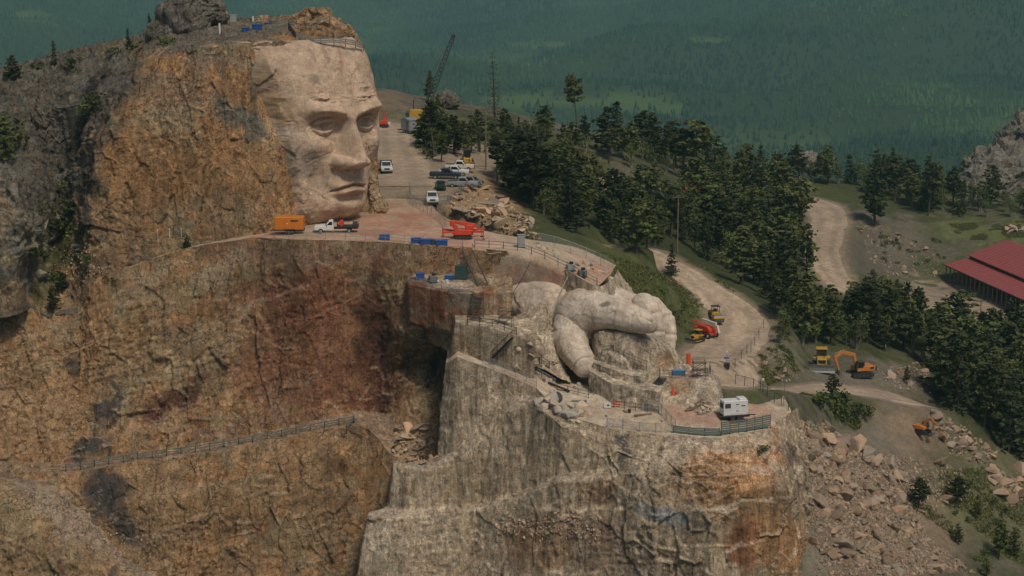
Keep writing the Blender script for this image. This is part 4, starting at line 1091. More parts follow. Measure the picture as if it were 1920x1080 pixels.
def tuft(v, f, c, size, r, n=2, flat=.5):
    for _ in range(n):
        d = Vector((r.gauss(0, 1), r.gauss(0, 1), r.gauss(0, flat))).normalized()
        e = d.orthogonal().normalized()
        e = (Matrix.Rotation(r.uniform(0, 6.28), 3, d) @ e)
        s = size * r.uniform(.6, 1.25)
        b = len(v)
        v += [c - d * s * .5 - e * s * .32, c + d * s * .15 - e * s * .42, c + d * s * .62, c + e * s * .40]
        f.append((b, b + 1, b + 2, b + 3))

def tube(v, f, pts, rad, sides=6):
    b0 = None
    for k, (p, rr) in enumerate(zip(pts, rad)):
        p = Vector(p)
        t = (Vector(pts[min(k + 1, len(pts) - 1)]) - Vector(pts[max(k - 1, 0)])).normalized()
        e = t.orthogonal().normalized(); g2 = t.cross(e)
        b = len(v)
        for i in range(sides):
            a = 2 * math.pi * i / sides
            v.append(p + (e * math.cos(a) + g2 * math.sin(a)) * rr)
        if b0 is not None:
            f += [(b0 + i, b0 + (i + 1) % sides, b + (i + 1) % sides, b + i) for i in range(sides)]
        b0 = b

def build_tree(kind, seed):
    "trunk and crown meshes of a tree 10 m tall"
    r = random.Random(seed)
    tv, tf, cv, cf = [], [], [], []
    lean = Vector((r.uniform(-.35, .35), r.uniform(-.35, .35), 0)); fat = r.uniform(.8, 1.2); low = r.uniform(.0, .22)
    top = 9.7
    if kind in ('pine', 'spruce', 'dead', 'tall'):
        tube(tv, tf, [lean * t + Vector((0, 0, top * t - .3)) for t in (0, .3, .6, 1)], [.19, .14, .09, .02])
        start = {'pine': .12 + low, 'spruce': .06, 'dead': .12, 'tall': .48}[kind]
        levels = {'pine': 17, 'spruce': 22, 'dead': 18, 'tall': 11}[kind]
        for L in range(levels):
            t = start + (1 - start) * (L + r.uniform(-.3, .3)) / levels
            t = min(max(t, start), .985)
            q = (t - start) / (1 - start)
            if kind == 'pine': rad = 2.25 * fat * (1 - q ** (1.3 + low * 4)) ** .8 * (.62 + .38 * min(1, q * 4)) + .18
            elif kind == 'tall': rad = 2.0 * math.sin(math.pi * min(1, .22 + q * .76)) ** .8 + .15
            else: rad = 1.75 * (1 - q) ** .85 + .10
            nb = 5 if kind != 'dead' else 4
            for k in range(nb):
                if r.random() < (.24 if kind != 'tall' else .26): continue
                a = k * 2 * math.pi / nb + r.uniform(-.55, .55) + L * 1.3
                ln = rad * r.uniform(.55, 1.18)
                up = {'pine': r.uniform(-.12, .35), 'tall': r.uniform(-.15, .4), 'spruce': r.uniform(-.42, -.08), 'dead': r.uniform(-.35, .05)}[kind]
                base = lean * t + Vector((0, 0, top * t))
                dirv = Vector((math.cos(a), math.sin(a), up))
                tube(tv, tf, [base, base + dirv * ln * .9], [.035, .012], 3)
                m = max(2, int(ln * 4.2))
                for j in range(m):
                    s = .28 + .72 * (j + r.random()) / m
                    c = base + dirv * ln * s + Vector((r.gauss(0, .16), r.gauss(0, .16), r.gauss(0, .10)))
                    tuft(cv, cf, c, {'pine': .58, 'tall': .62, 'spruce': .48, 'dead': .22}[kind], r, 3 if kind != 'dead' else 1, .55)
    else:                                                   # broad-leaved: several stems, clumps of leaves
        clumps = []
        for k in range(4):
            a = r.uniform(0, 6.28); hgt = r.uniform(6.5, 9.3)
            e = Vector((math.cos(a) * r.uniform(.4, 1.6), math.sin(a) * r.uniform(.4, 1.6), hgt))
            tube(tv, tf, [Vector((e.x * .1, e.y * .1, -.3)), e * .5, e], [.12, .08, .02], 5)
            for j in range(7):
                s = r.uniform(.35, 1.05)
                clumps.append(e * s + Vector((r.gauss(0, .75), r.gauss(0, .75), r.gauss(0, .3))))
        for c in clumps:
            R = r.uniform(.5, 1.0)
            for j in range(24):
                d = Vector((r.gauss(0, 1), r.gauss(0, 1), r.gauss(0, 1))).normalized() * R * r.random() ** .4
                tuft(cv, cf, c + d, .36, r, 1, 1)
    def mk(nm, v, f, m):
        me = bpy.data.meshes.new(nm); me.from_pydata([tuple(q) for q in v], [], f); me.materials.append(m); return me
    cm = {'pine': M_PINE, 'tall': M_PINE, 'spruce': M_SPRUCE, 'dead': M_DRY, 'aspen': M_LEAF}[kind]
    return mk('trunk', tv, tf, M_PALEBARK if kind == 'aspen' else M_BARK), mk('crown', cv, cf, cm)

TREES = {k: [build_tree(k, i * 7 + s) for i in range(n)] for k, n, s in (('pine', 9, 1), ('spruce', 4, 2), ('tall', 3, 3), ('dead', 2, 4), ('aspen', 4, 5))}
tree_rng = random.Random(12)
NAMES = {'pine': 'pine_tree', 'tall': 'pine_tree', 'spruce': 'spruce_tree', 'dead': 'dead_tree', 'aspen': 'leafy_tree'}
def plant_tree(kind, p, h, label, group=None, wide=1.0):
    t, c = tree_rng.choice(TREES[kind])
    o = thing(NAMES[kind], label, 'tree', p, tree_rng.uniform(0, 6.28), group)
    o.scale = (h / 10 * wide * tree_rng.uniform(.88, 1.12), h / 10 * wide * tree_rng.uniform(.88, 1.12), h / 10)
    o.rotation_euler = (tree_rng.gauss(0, .035), tree_rng.gauss(0, .035), o.rotation_euler[2])
    link('trunk', t, parent=o); link('crown', c, parent=o)
    return o
def scale_at(p): return F / (p[1] * CP - (p[2] - 50) * SP)

single = [  # kind, base pixel, top pixel row, label
    ('tall', (1082, 240), 135, 'lone tall pine with bare lower trunk rising above the ridge', 1.0),
    ('dead', (928, 228), 95, 'tall sparse brown dying conifer behind the utility pole', .9),
    ('spruce', (993, 217), 168, 'small slim spruce standing alone on the ridge crest', .8),
    ('spruce', (741, 168), 84, 'tall thin spruce just right of the carved forehead', .7),
    ('spruce', (717, 148), 100, 'shorter thin spruce closest to the edge of the carved forehead', .8),
    ('pine', (803, 190), 130, 'bushy pine beside the foot of the crane boom', .8),
    ('spruce', (1672, 352), 274, 'pointed tall spruce on the ridge right of the curving road', .9),
    ('tall', (1740, 405), 300, 'tall round-topped pine on the bank above the shed lot', 1.1),
    ('pine', (1640, 425), 318, 'broad dark pine at the top of the bank beside curving road', 1.5),
    ('tall', (1300, 345), 220, 'tallest flat-topped pine of the stand on the ridge', 1.2),
    ('pine', (1512, 530), 412, 'dark pine standing at the left edge of the curving road', 1.0),
    ('spruce', (1258, 518), 455, 'small spruce beside the gravel road at the foot of the lower pole', 1.3),
    ('pine', (1722, 958), 895, 'young green pine on the boulder slope, leftmost of the pair below the small digger', 1.25),
    ('pine', (1795, 952), 893, 'young green pine on the boulder slope, right one of the pair below the small digger', 1.2),
    ('pine', (1832, 975), 925, 'thin pale sapling right of the two young pines on the talus', .9),
    ('pine', (1872, 1050), 968, 'dark pine near the bottom right corner, larger of the close pair', 1.2),
    ('pine', (1902, 1046), 985, 'dark pine at the right border near the bottom corner', 1.2),
    ('pine', (1798, 1022), 980, 'small sapling among boulders below the right young pine', 1.0),
    ('pine', (1850, 1082), 1040, 'lowest small pine at the bottom edge on the right', 1.3),
    ('aspen', (1605, 655), 585, 'pale green leafy tree with light stems behind the excavator', 1.5),
    ('pine', (1700, 722), 685, 'small crooked pine on the gravel mound right of the excavator', 1.0),
    ('pine', (1562, 742), 700, 'bushy young pine in the slope behind the yellow bulldozer', 1.4),
]
for kind, b, vt, lab, wide in single:
    p = hit(*b)
    if p is None: continue
    h = (b[1] - vt) / scale_at(p) * 1.02
    plant_tree(kind, p, h, lab, None, wide)
for b, vt, Y, lab in (((283, 58), 20, 334, 'dark spruce against the boulder on the mountain crest'), ((240, 80), 48, 335, 'small spruce on the crest left of the summit boulder'), ((102, 118), 70, 339, 'spruce on the grey crest toward the upper left corner'), ((25, 145), 98, 339, 'broad dark pine at the left border on the grey crest'),
                      ((350, 462), 436, 300.5, 'small green pine on the ledge left of the orange trailer'), ((100, 578), 530, 303.2, 'bushy pine at the mouth of the overgrown gully'), ((116, 545), 505, 306, 'thin dark pine behind the bushy one in the gully'), ((5, 300), 210, 316, 'dark tree in the crevice at the left border')):
    p = on_any(b[0], b[1] + 3); p = (P(b[0], b[1], Y) if p is None or abs(p[1] - Y) > 14 else p) - np.array([0, 0, .8])
    plant_tree('pine' if 'pine' in lab or 'tree' in lab else 'spruce', p, (b[1] - vt) / scale_at(p) + .8, lab, None, 1.25 if 'broad' in lab or 'bushy' in lab else 1.0)

def inside(poly, x, y):
    c = False
    for (x0, y0), (x1, y1) in zip(poly, poly[1:] + poly[:1]):
        if (y0 > y) != (y1 > y) and x < (x1 - x0) * (y - y0) / (y1 - y0) + x0: c = not c
    return c
def fill(poly, n, kinds, hr, label, group, gap=3.2, seed=0, wide=(1.15, 1.7), keep_out=()):
    r = random.Random(seed)
    us, vs = [q[0] for q in poly], [q[1] for q in poly]
    got = []; tries = 0
    while len(got) < n and tries < n * 40:
        tries += 1
        u, v = r.uniform(min(us), max(us)), r.uniform(min(vs), max(vs))
        if not inside(poly, u, v) or any(inside(k, u, v) for k in keep_out): continue
        p = hit(u, v)
        if p is None or bil(near_road, p[0], p[1], GS) < 1.2: continue
        if any((p[0] - q[0]) ** 2 + (p[1] - q[1]) ** 2 < gap * gap for q in got): continue
        got.append(p)
        k = r.choice(kinds)
        h = r.uniform(*hr) * (.62 if k == 'aspen' else 1)
        w = r.uniform(*wide); mid = (hr[0] + hr[1]) / 2 * (.62 if k == 'aspen' else 1)
        size = ('tall' if h > mid * 1.12 else 'short' if h < mid * .88 else 'medium') + (' broad' if w > (wide[0] + wide[1]) / 2 else ' slim')
        plant_tree(k, p, h, size + ' ' + label[0 if k != 'aspen' else 1], group + (' pines' if k != 'aspen' else ' leafy trees'), w)
PA = ['pine'] * 6 + ['spruce', 'tall'] + ['aspen'] * 2
fill([(915, 318), (960, 330), (1100, 355), (1180, 372), (1240, 400), (1240, 470), (1190, 478), (1120, 455), (1050, 425), (985, 385), (930, 345)], 80, PA, (5.5, 13.5), ('dark pine in the dense stand beside the rubble slope', 'leafy tree in the dense stand beside the rubble slope'), 'stand beside the rubble slope', 3.4, 3, keep_out=([(1112, 330), (1192, 330), (1200, 425), (1112, 425)],))
fill([(1210, 350), (1320, 330), (1480, 370), (1500, 420), (1490, 500), (1460, 580), (1400, 545), (1330, 490), (1260, 455)], 92, PA, (7, 16), ('dark pine in the forest between the gravel road and the curving road', 'leafy tree in the forest between the gravel road and the curving road'), 'forest between the two roads', 3.6, 4, keep_out=([(1225, 335), (1320, 335), (1320, 410), (1225, 410)],))
fill([(1000, 262), (1150, 282), (1300, 312), (1450, 345), (1440, 358), (1300, 340), (1200, 320), (1080, 305), (1000, 290)], 40, ['pine', 'pine', 'spruce', 'aspen', 'aspen', 'tall'], (8, 14), ('pine on the ridge above the upper gravel road', 'leafy tree on the ridge above the upper gravel road'), 'ridge above the upper road', 4, 5)
fill([(1440, 590), (1530, 600), (1600, 590), (1700, 610), (1790, 640), (1830, 690), (1760, 700), (1700, 668), (1600, 655), (1520, 655), (1460, 645)], 74, ['pine', 'pine', 'pine', 'aspen', 'pine', 'tall', 'aspen'], (5.5, 12.5), ('dark pine in the belt behind the excavator', 'leafy tree in the belt behind the excavator'), 'belt behind the excavator', 3.3, 6, keep_out=([(1490, 650), (1650, 650), (1660, 720), (1490, 720)],))
fill([(1770, 730), (1820, 690), (1900, 680), (1990, 690), (1990, 870), (1925, 868), (1860, 830), (1790, 770)], 62, ['pine', 'pine', 'pine', 'spruce'], (11, 16), ('tall dark pine in the grove at the right border below the lot', 'leafy tree in the grove at the right border'), 'grove at the right border', 3.4, 7)
fill([(1500, 345), (1600, 350), (1720, 395), (1920, 415), (1990, 420), (1990, 392), (1800, 378), (1640, 345), (1500, 332)], 70, ['pine', 'aspen', 'aspen', 'pine', 'spruce', 'aspen'], (8, 13), ('pine on the wooded ridge behind the red roofed shed', 'leafy tree on the wooded ridge behind the red roofed shed'), 'wooded ridge behind the shed', 4, 8)
fill([(775, 300), (800, 255), (870, 262), (915, 285), (910, 306), (860, 298), (800, 312)], 22, ['pine', 'aspen', 'pine', 'aspen'], (6, 10.5), ('dark pine in the clump behind the parked pickups', 'leafy tree in the clump behind the parked pickups'), 'clump behind the parked pickups', 2.8, 9)
fill([(915, 245), (1000, 255), (1060, 285), (1040, 312), (960, 308), (920, 285)], 18, ['pine', 'aspen', 'spruce'], (5, 8.5), ('pine on the slope right of the tall utility pole', 'leafy tree on the slope right of the tall utility pole'), 'slope beside the utility pole', 3.2, 10)
fill([(1600, 560), (1640, 540), (1690, 570), (1720, 600), (1650, 600)], 10, ['pine'], (6, 9), ('dark pine between the curving road and the shed lot', 'leafy tree'), 'strip between road and lot', 3, 11)

def shrub_mesh(seed, m):
    r = random.Random(seed); v, f = [], []
    for j in range(9):
        c = Vector((r.gauss(0, .35), r.gauss(0, .35), r.uniform(.1, .7)))
        for k in range(16):
            d = Vector((r.gauss(0, 1), r.gauss(0, 1), r.gauss(0, 1))).normalized() * .33 * r.random() ** .4
            tuft(v, f, c + d, .22, r, 1, 1)
    me = bpy.data.meshes.new('shrub'); me.from_pydata([tuple(q) for q in v], [], f); me.materials.append(m)
    return me
SHR = [shrub_mesh(i, M_SHRUB) for i in range(3)]
rr = random.Random(77)
def shrubs(poly, n, size, label, group, seed):
    r = random.Random(seed)
    us, vs = [q[0] for q in poly], [q[1] for q in poly]
    k = 0; tries = 0
    while k < n and tries < 3000:
        tries += 1
        u, v = r.uniform(min(us), max(us)), r.uniform(min(vs), max(vs))
        if not inside(poly, u, v): continue
        p = hit(u, v)
        if p is None or bil(near_road, p[0], p[1], GS) < .5: continue
        s = r.uniform(*size)
        o = link('shrub', r.choice(SHR)); o.location = tuple(p - np.array([0, 0, .08 * s])); o.scale = (s * 1.2, s * 1.2, s); o.rotation_euler = (0, 0, r.uniform(0, 6.28))
        tag(o, label, 'shrub', group); k += 1
shrubs([(1510, 735), (1570, 745), (1625, 780), (1610, 815), (1570, 790), (1520, 765)], 20, (1.4, 2.6), 'bright green shrub on the bank beside the access track', 'shrubs on the bank beside the access track', 1)
shrubs([(1150, 500), (1220, 520), (1290, 570), (1290, 610), (1240, 590), (1170, 530)], 12, (.6, 1.2), 'low green bush on the grassy slope behind the carved hand', 'bushes on the slope behind the carved hand', 2)
shrubs([(1660, 930), (1860, 900), (1900, 1000), (1830, 1060), (1740, 960)], 16, (.7, 1.4), 'low green bush among the boulders of the talus', 'bushes among the talus boulders', 3)
shrubs([(1600, 420), (1720, 450), (1800, 445), (1760, 500), (1660, 500)], 24, (.6, 1.2), 'low bush on the grey bank behind the shed lot', 'bushes on the bank behind the shed', 4)
shrubs([(1400, 640), (1470, 640), (1500, 690), (1440, 715), (1390, 700)], 10, (.5, 1.0), 'low bush on the stony bank beside the haul road bend', 'bushes on the bank at the road bend', 5)
shrubs([(760, 280), (800, 262), (860, 280), (800, 305)], 10, (1, 2), 'green bush at the foot of the clump behind the pickups', 'bushes behind the pickups', 6)
for (u, v, Y, s) in ((75, 390, 318, 2.6), (95, 420, 316, 3.2), (135, 400, 314, 2.6), (150, 440, 311, 2.2), (60, 470, 305, 2.4), (100, 520, 308, 2.0), (140, 380, 316, 2.4), (170, 480, 304, 1.6), (205, 519, 301.8, 1.2), (120, 350, 321, 2.2), (15, 245, 318, 4), (10, 275, 316, 3.6), (175, 190, 322, 2.4), (165, 210, 323, 2.2), (255, 82, 333, 2), (142, 112, 336, 2), (72, 124, 338, 1.6), (213, 96, 333, 1.6), (312, 80, 326, 1.8), (1430, 842, 261, 1.2)):
    o = link('shrub', rr.choice(SHR)); o.location = tuple(on_any(u, v + 4) - np.array([0, 0, .2 * s])); o.scale = (s * 1.2, s * 1.2, s); o.rotation_euler = (0, 0, rr.uniform(0, 6))
    tag(o, 'dark green bush growing in the cracks of the grey rock on the left' if u < 1000 else 'single bush on the orange rock below the green railing', 'shrub', 'bushes in the grey rock' if u < 1000 else None)

# grass and low herbs on the slopes
def tuft_mesh():
    r = random.Random(4); v, f = [], []
    for k in range(9):
        a = r.uniform(0, 6.28); c = Vector((r.gauss(0, .22), r.gauss(0, .22), 0))
        e = Vector((math.cos(a), math.sin(a), 0)) * .10; t = Vector((r.gauss(0, .12), r.gauss(0, .12), r.uniform(.25, .5)))
        b = len(v); v += [c - e, c + e, c + t]; f.append((b, b + 1, b + 2))
    me = bpy.data.meshes.new('grass_clump'); me.from_pydata([tuple(q) for q in v], [], f)
    me.materials.append(foliage_material('grass_blades', (.13, .145, .052), .35))
    return bpy.data.objects.new('grass_clump', me)
rs = np.random.RandomState(9)
gpts = []
for poly, n in (([(1090, 462), (1180, 490), (1260, 520), (1320, 565), (1310, 640), (1270, 610), (1200, 560), (1130, 515)], 2400), ([(1390, 640), (1470, 620), (1510, 690), (1440, 725), (1380, 705)], 2000), ([(1500, 738), (1600, 745), (1640, 800), (1590, 815)], 1200),
                ([(1640, 910), (1920, 860), (1920, 1060), (1780, 1000)], 2600), ([(1780, 420), (1920, 415), (1920, 450), (1800, 450)], 2000), ([(960, 255), (1130, 290), (1130, 330), (980, 318)], 1800), ([(1250, 478), (1320, 500), (1440, 600), (1420, 590), (1330, 530)], 900)):
    us, vs = [q[0] for q in poly], [q[1] for q in poly]
    got = 0
    cand = np.stack([rs.uniform(min(us), max(us), n * 3), rs.uniform(min(vs), max(vs), n * 3)], 1)
    cor = [hit(u, v) for u, v in poly]
    cor = [c for c in cor if c is not None]
    x0, y0 = min(c[0] for c in cor), min(c[1] for c in cor); x1, y1 = max(c[0] for c in cor), max(c[1] for c in cor)
    X, Y = rs.uniform(x0, x1, n * 4), rs.uniform(y0, y1, n * 4); Z = bil(HG, X, Y, GS)
    uu, vv = proj(np.stack([X, Y, Z], 1))
    ok = np.array([inside(poly, a, b) for a, b in zip(uu, vv)]) & (bil(near_road, X, Y, GS) > .3)
    clump = fbm(np.stack([X, Y, Z * 0], 1) * .22, 3, 88) > -.02
    sel = np.where(ok & clump)[0][:n]
    gpts.append(np.stack([X[sel], Y[sel], Z[sel]], 1))
gpts = np.vstack(gpts)
sc = rs.uniform(.45, 1.1, len(gpts))
tag(scatter('grass', gpts, np.stack([sc, sc, sc], 1), tuft_mesh(), np.stack([sc * 0, sc * 0, rs.uniform(0, 6.28, len(gpts))], 1)), 'tufts of grass and low herbs covering the slopes')

# ------------------------------------------------------------------ boulders and rubble
def stone_material(name, rgb, var=.35):
    m, nt, b = new_mat(name)
    n = N(nt)
    oi = n.add('ShaderNodeObjectInfo').outputs['Random']
    co = n.add('ShaderNodeTexCoord').outputs['Object']
    nz = n.noise(co, 2.2, 6, .65); fine = n.noise(co, 9, 4, .6)
    c = n.mix(n.rng(oi, .1, .9, 0, 1), np.array(rgb), np.array(rgb) * np.array([1.28, 1.12, 1.0]))
    c = n.mix(n.rng(n.math('FRACT', n.math('MULTIPLY', oi, 13.7), 0), .6, 1, 0, .7), c, (.33, .32, .27))
    c = n.mix(n.rng(nz, .45, .7, 0, .55), c, np.array(rgb) * np.array([.85, .62, .48]))
    c = n.scale_col(c, n.math('MULTIPLY', n.rng(n.math('FRACT', n.math('MULTIPLY', oi, 7.31), 0), 0, 1, 1 - var, 1 + var), n.rng(fine, .3, .7, .8, 1.2)))
    n.link(c, b.inputs['Base Color'])
    b.inputs['Roughness'].default_value = .92
    n.link(n.bump(nz, .8, .12), b.inputs['Normal'])
    return m
M_BOULDER = stone_material('broken_granite', (.30, .235, .17))
M_SLAB = stone_material('fresh_granite', (.40, .31, .22))
M_GREYROCK = stone_material('lichened_granite', (.17, .16, .125), .2)
M_WHITE = stone_material('white_granite', (.46, .42, .34), .2)

def rock_mesh(seed, m, sq=(1, .8, .62), n=13, nm='boulder'):
    r = random.Random(seed)
    bm = bmesh.new()
    for k in range(n):
        d = Vector((r.gauss(0, 1), r.gauss(0, 1), r.gauss(0, 1))).normalized()
        mx = max(abs(d.x), abs(d.y), abs(d.z))
        d = d * (.45 + .55 / mx * .78) * r.uniform(.8, 1.1)
        bm.verts.new((d.x * sq[0], d.y * sq[1], d.z * sq[2]))
    res = bmesh.ops.convex_hull(bm, input=bm.verts)
    bmesh.ops.delete(bm, geom=[x for x in res['geom_interior'] if isinstance(x, bmesh.types.BMVert)], context='VERTS')
    bmesh.ops.bevel(bm, geom=bm.edges[:], offset=.05, segments=1, affect='EDGES')
    me = bpy.data.meshes.new(nm); bm.to_mesh(me); bm.free(); me.materials.append(m)
    return me
ROCKS = [rock_mesh(i, M_BOULDER) for i in range(10)]
SLABS = [rock_mesh(40 + i, M_SLAB, (1.15, .7, .32), 12, 'stone_slab') for i in range(8)]
GREYS = [rock_mesh(120 + i, M_GREYROCK) for i in range(4)]
WHITES = [rock_mesh(80 + i, M_WHITE, (1, .8, .75), 16) for i in range(5)]

def drop_rock(meshes, p, s, label, group, name='boulder', r=rr, sink=.25):
    o = link(name, r.choice(meshes))
    o.location = tuple(float(c) for c in (p + np.array([0, 0, s * (.5 - sink)]))); o.scale = (s * r.uniform(.8, 1.2), s * r.uniform(.8, 1.2), s * r.uniform(.75, 1.1))
    o.rotation_euler = (r.gauss(0, .5), r.gauss(0, .5), r.uniform(0, 6.28))
    return tag(o, label, 'boulder' if name != 'stone_slab' else 'stone slab', group)

def rocks_in(poly, n_big, n_small, big, small, meshes, label, group, name='boulder', seed=0, weight=None, surf=None):
    r = random.Random(seed); small_pts = []
    us, vs = [q[0] for q in poly], [q[1] for q in poly]
    k = 0; tries = 0
    while k < n_big + n_small and tries < 40000:
        tries += 1
        u, v = r.uniform(min(us), max(us)), r.uniform(min(vs), max(vs))
        if not inside(poly, u, v): continue
        if weight and r.random() > weight(u, v): continue
        p = surf(u, v) if surf else hit(u, v)
        if p is None or (surf is None and bil(near_road, p[0], p[1], GS) < .2): continue
        if k < n_big:
            s = big[0] + (big[1] - big[0]) * r.random() ** 2.2
            f_ = (s - big[0]) / (big[1] - big[0]); h_ = (v - min(vs)) / (max(vs) - min(vs))
            drop_rock(meshes, p, s, ('large ' if f_ > .45 else 'mid-sized ' if f_ > .12 else 'small ') + label.replace('large ', '').replace('small ', '') + (', upper part' if h_ < .34 else ', middle part' if h_ < .67 else ', lower part'), group, name, r)
        else:
            small_pts.append((*p, r.uniform(*small)))
        k += 1
    return small_pts
sm = []
wt = lambda u, v: min(1.0, max(.28, 1.15 - abs((u - 1480) - (v - 770) * .62 - 40) / 190))
TAL = [(1490, 790), (1545, 795), (1620, 850), (1700, 858), (1800, 880), (1830, 930), (1720, 970), (1740, 1010), (1830, 1075), (1530, 1085), (1520, 960)]
sm += rocks_in(TAL, 200, 6200, (.6, 1.9), (.12, .5), ROCKS, 'angular broken boulder lying in the talus below the quarry corner', 'boulders of the talus', seed=1, weight=wt)
sm += rocks_in([(1540, 815), (1610, 840), (1640, 870), (1560, 850)], 14, 40, (1.2, 2.4), (.3, .6), ROCKS, 'large brown boulder at the upper edge of the talus beside the shrubs', 'boulders at the upper edge of the talus', seed=2)
sm += rocks_in([(1740, 770), (1800, 800), (1870, 850), (1850, 880), (1780, 850), (1750, 800)], 34, 160, (.7, 1.6), (.25, .6), ROCKS, 'boulder in the heap at the forest edge behind the small digger', 'boulders behind the small digger', seed=3)
sm += rocks_in([(1850, 880), (1920, 880), (1920, 960), (1880, 950)], 22, 60, (1.0, 2.2), (.3, .6), ROCKS, 'dark boulder at the right border under the grove', 'boulders under the right grove', seed=4)
sm += rocks_in([(1640, 690), (1740, 680), (1745, 740), (1680, 735)], 12, 140, (.6, 1.2), (.2, .5), ROCKS, 'grey rock on the gravel mound right of the excavator', 'rocks on the gravel mound', seed=5)
sm += rocks_in([(1400, 650), (1480, 660), (1500, 715), (1400, 715)], 10, 160, (.5, 1.0), (.15, .4), ROCKS, 'small rock on the stony bank at the haul road bend', 'rocks at the haul road bend', seed=6)
sm += rocks_in([(1590, 400), (1760, 470), (1780, 520), (1650, 520)], 14, 260, (.7, 1.5), (.2, .5), ROCKS, 'rock lying on the grey bank behind the shed lot', 'rocks on the bank behind the shed', seed=7)
sm += rocks_in([(1885, 425), (1920, 425), (1920, 440), (1885, 440)], 9, 5, (1.6, 2.8), (.4, .7), SLABS, 'pale boulder in the pile on the grass above the red roof', 'boulder pile above the red roof', seed=8)
# rubble bank beside the ledge: long pale slabs tipped over the edge
sm2 = rocks_in([(840, 372), (880, 348), (905, 352), (955, 385), (1010, 432), (1015, 450), (960, 440), (900, 425), (850, 405)], 95, 420, (.7, 2.1), (.2, .55), SLABS, 'pale broken slab tipped over the rubble bank beside the ledge', 'slabs of the rubble bank', 'stone_slab', seed=9)
# rubble on the shelf beside the cave, and blocks piled along the terrace edge
def on_shelf(u, v):
    return on_any(u, v)
sm3 = rocks_in([(740, 800), (820, 795), (822, 868), (760, 872), (735, 850)], 60, 320, (.5, 1.5), (.15, .45), SLABS, 'angular block in the rubble heap on the shelf below the cave', 'rubble heap below the cave', 'stone_slab', seed=10, surf=on_shelf)
for (u, v, Y, s) in ((1012, 750, 266.5, 1.1), (1024, 754, 265.8, 1.0), (1034, 748, 266.8, 1.2), (1042, 760, 265, 1.3), (1055, 756, 265.6, 1.1), (1068, 757, 265.4, 1.5), (1084, 760, 265.4, 1.6), (1048, 772, 264, 1.1), (1060, 770, 264.2, 1.2), (1073, 772, 264, 1.2), (1060, 784, 263, 1.1), (1074, 784, 263, 1.0), (1088, 776, 263.6, 1.0), (1020, 762, 265.2, .9), (1084, 790, 262.7, .9)):
    drop_rock(WHITES, settle(P(u, v, Y)), s, 'pale boulder in the pile along the terrace lip beside the dark disc', 'boulder pile on the terrace lip', sink=.3)
for (u, v, Y, s) in ((110, 415, 309, 2.6), (98, 445, 307, 2.4), (85, 425, 311, 1.6), (145, 462, 305, 1.4), (128, 440, 308, 1.2), (84, 470, 306, 1.2), (75, 520, 305, 2.4), (95, 470, 307, 1.0), (150, 470, 304.5, 1.2), (120, 425, 310, 1.3)):
    drop_rock(GREYS, on_any(u, v), s * .75, 'grey boulder lying in the overgrown gully left of the wall', 'boulders in the gully')
r5 = random.Random(8)
for k in range(46):
    u, v = r5.choice([(r5.uniform(1010, 1110), r5.uniform(700, 740)), (r5.uniform(1100, 1260), r5.uniform(755, 800)), (r5.uniform(1290, 1350), r5.uniform(755, 775)), (r5.uniform(960, 1050), r5.uniform(640, 700))])
    q_ = on_any(u, v)
    if q_ is not None: drop_rock(WHITES if k % 2 else SLABS, q_, r5.uniform(.25, .7), 'loose pale block lying on the work terrace around the carved hand', 'loose blocks on the hand terrace', 'stone_slab', r5)
for k in range(26):
    u = r5.uniform(1000, 1150); v = np.interp(u, [1000, 1150], [458, 520]) + r5.uniform(-4, 8)
    q_ = on_any(u, v)
    if q_ is not None: drop_rock(WHITES, q_, r5.uniform(.3, .8), 'pale stone at the back edge of the path above the arm', 'stones along the arm path', 'stone_slab', r5)
sm5 = []
for k in range(1500):
    u, v = r5.choice([(r5.uniform(940, 1110), r5.uniform(670, 745)), (r5.uniform(1090, 1270), r5.uniform(745, 810)), (r5.uniform(1270, 1450), r5.uniform(750, 800)), (r5.uniform(880, 1140), r5.uniform(455, 535)), (r5.uniform(1150, 1300), r5.uniform(500, 640))])
    q_ = on_any(u, v)
    if q_ is not None: sm5.append((*q_, r5.uniform(.05, .22)))
def scatter_rocks(name, pts, proto_me, label):
    a = np.array(pts)
    s3 = a[:, 3:4] * np.array([[1, 1, .8]]) * rs.uniform(.75, 1.25, (len(a), 3))
    tag(scatter(name, a[:, :3], s3, bpy.data.objects.new('stone_chip', proto_me), rs.uniform(0, 6.28, (len(a), 3))), label)
scatter_rocks('talus_rubble', sm, ROCKS[3], 'small broken stones between the boulders')
scatter_rocks('bank_rubble', sm2 + sm3, SLABS[2], 'small broken stones of the rubble banks')
scatter_rocks('terrace_chips', sm5, SLABS[1], 'stone chips strewn over the work terraces')
sm4 = []
r4 = random.Random(31)
for k in range(420):                                   # chips along the dirt bank and the gully
    t = r4.random()
    u = 60 + 290 * t + r4.gauss(0, 14); v = 935 + 150 * t + r4.gauss(0, 9)
    sm4.append((*on_any(u, v), r4.uniform(.08, .3)))
for k in range(300):
    u, v = r4.gauss(150, 22), r4.gauss(500, 22)
    sm4.append((*on_any(u, v), r4.uniform(.12, .4)))
for k in range(500):
    u, v = r4.uniform(930, 1130), r4.gauss(985, 14)
    sm4.append((*on_any(u, v), r4.uniform(.1, .45)))
scatter_rocks('bank_stones', sm4, SLABS[5], 'loose stones on the dirt bank and ledges')

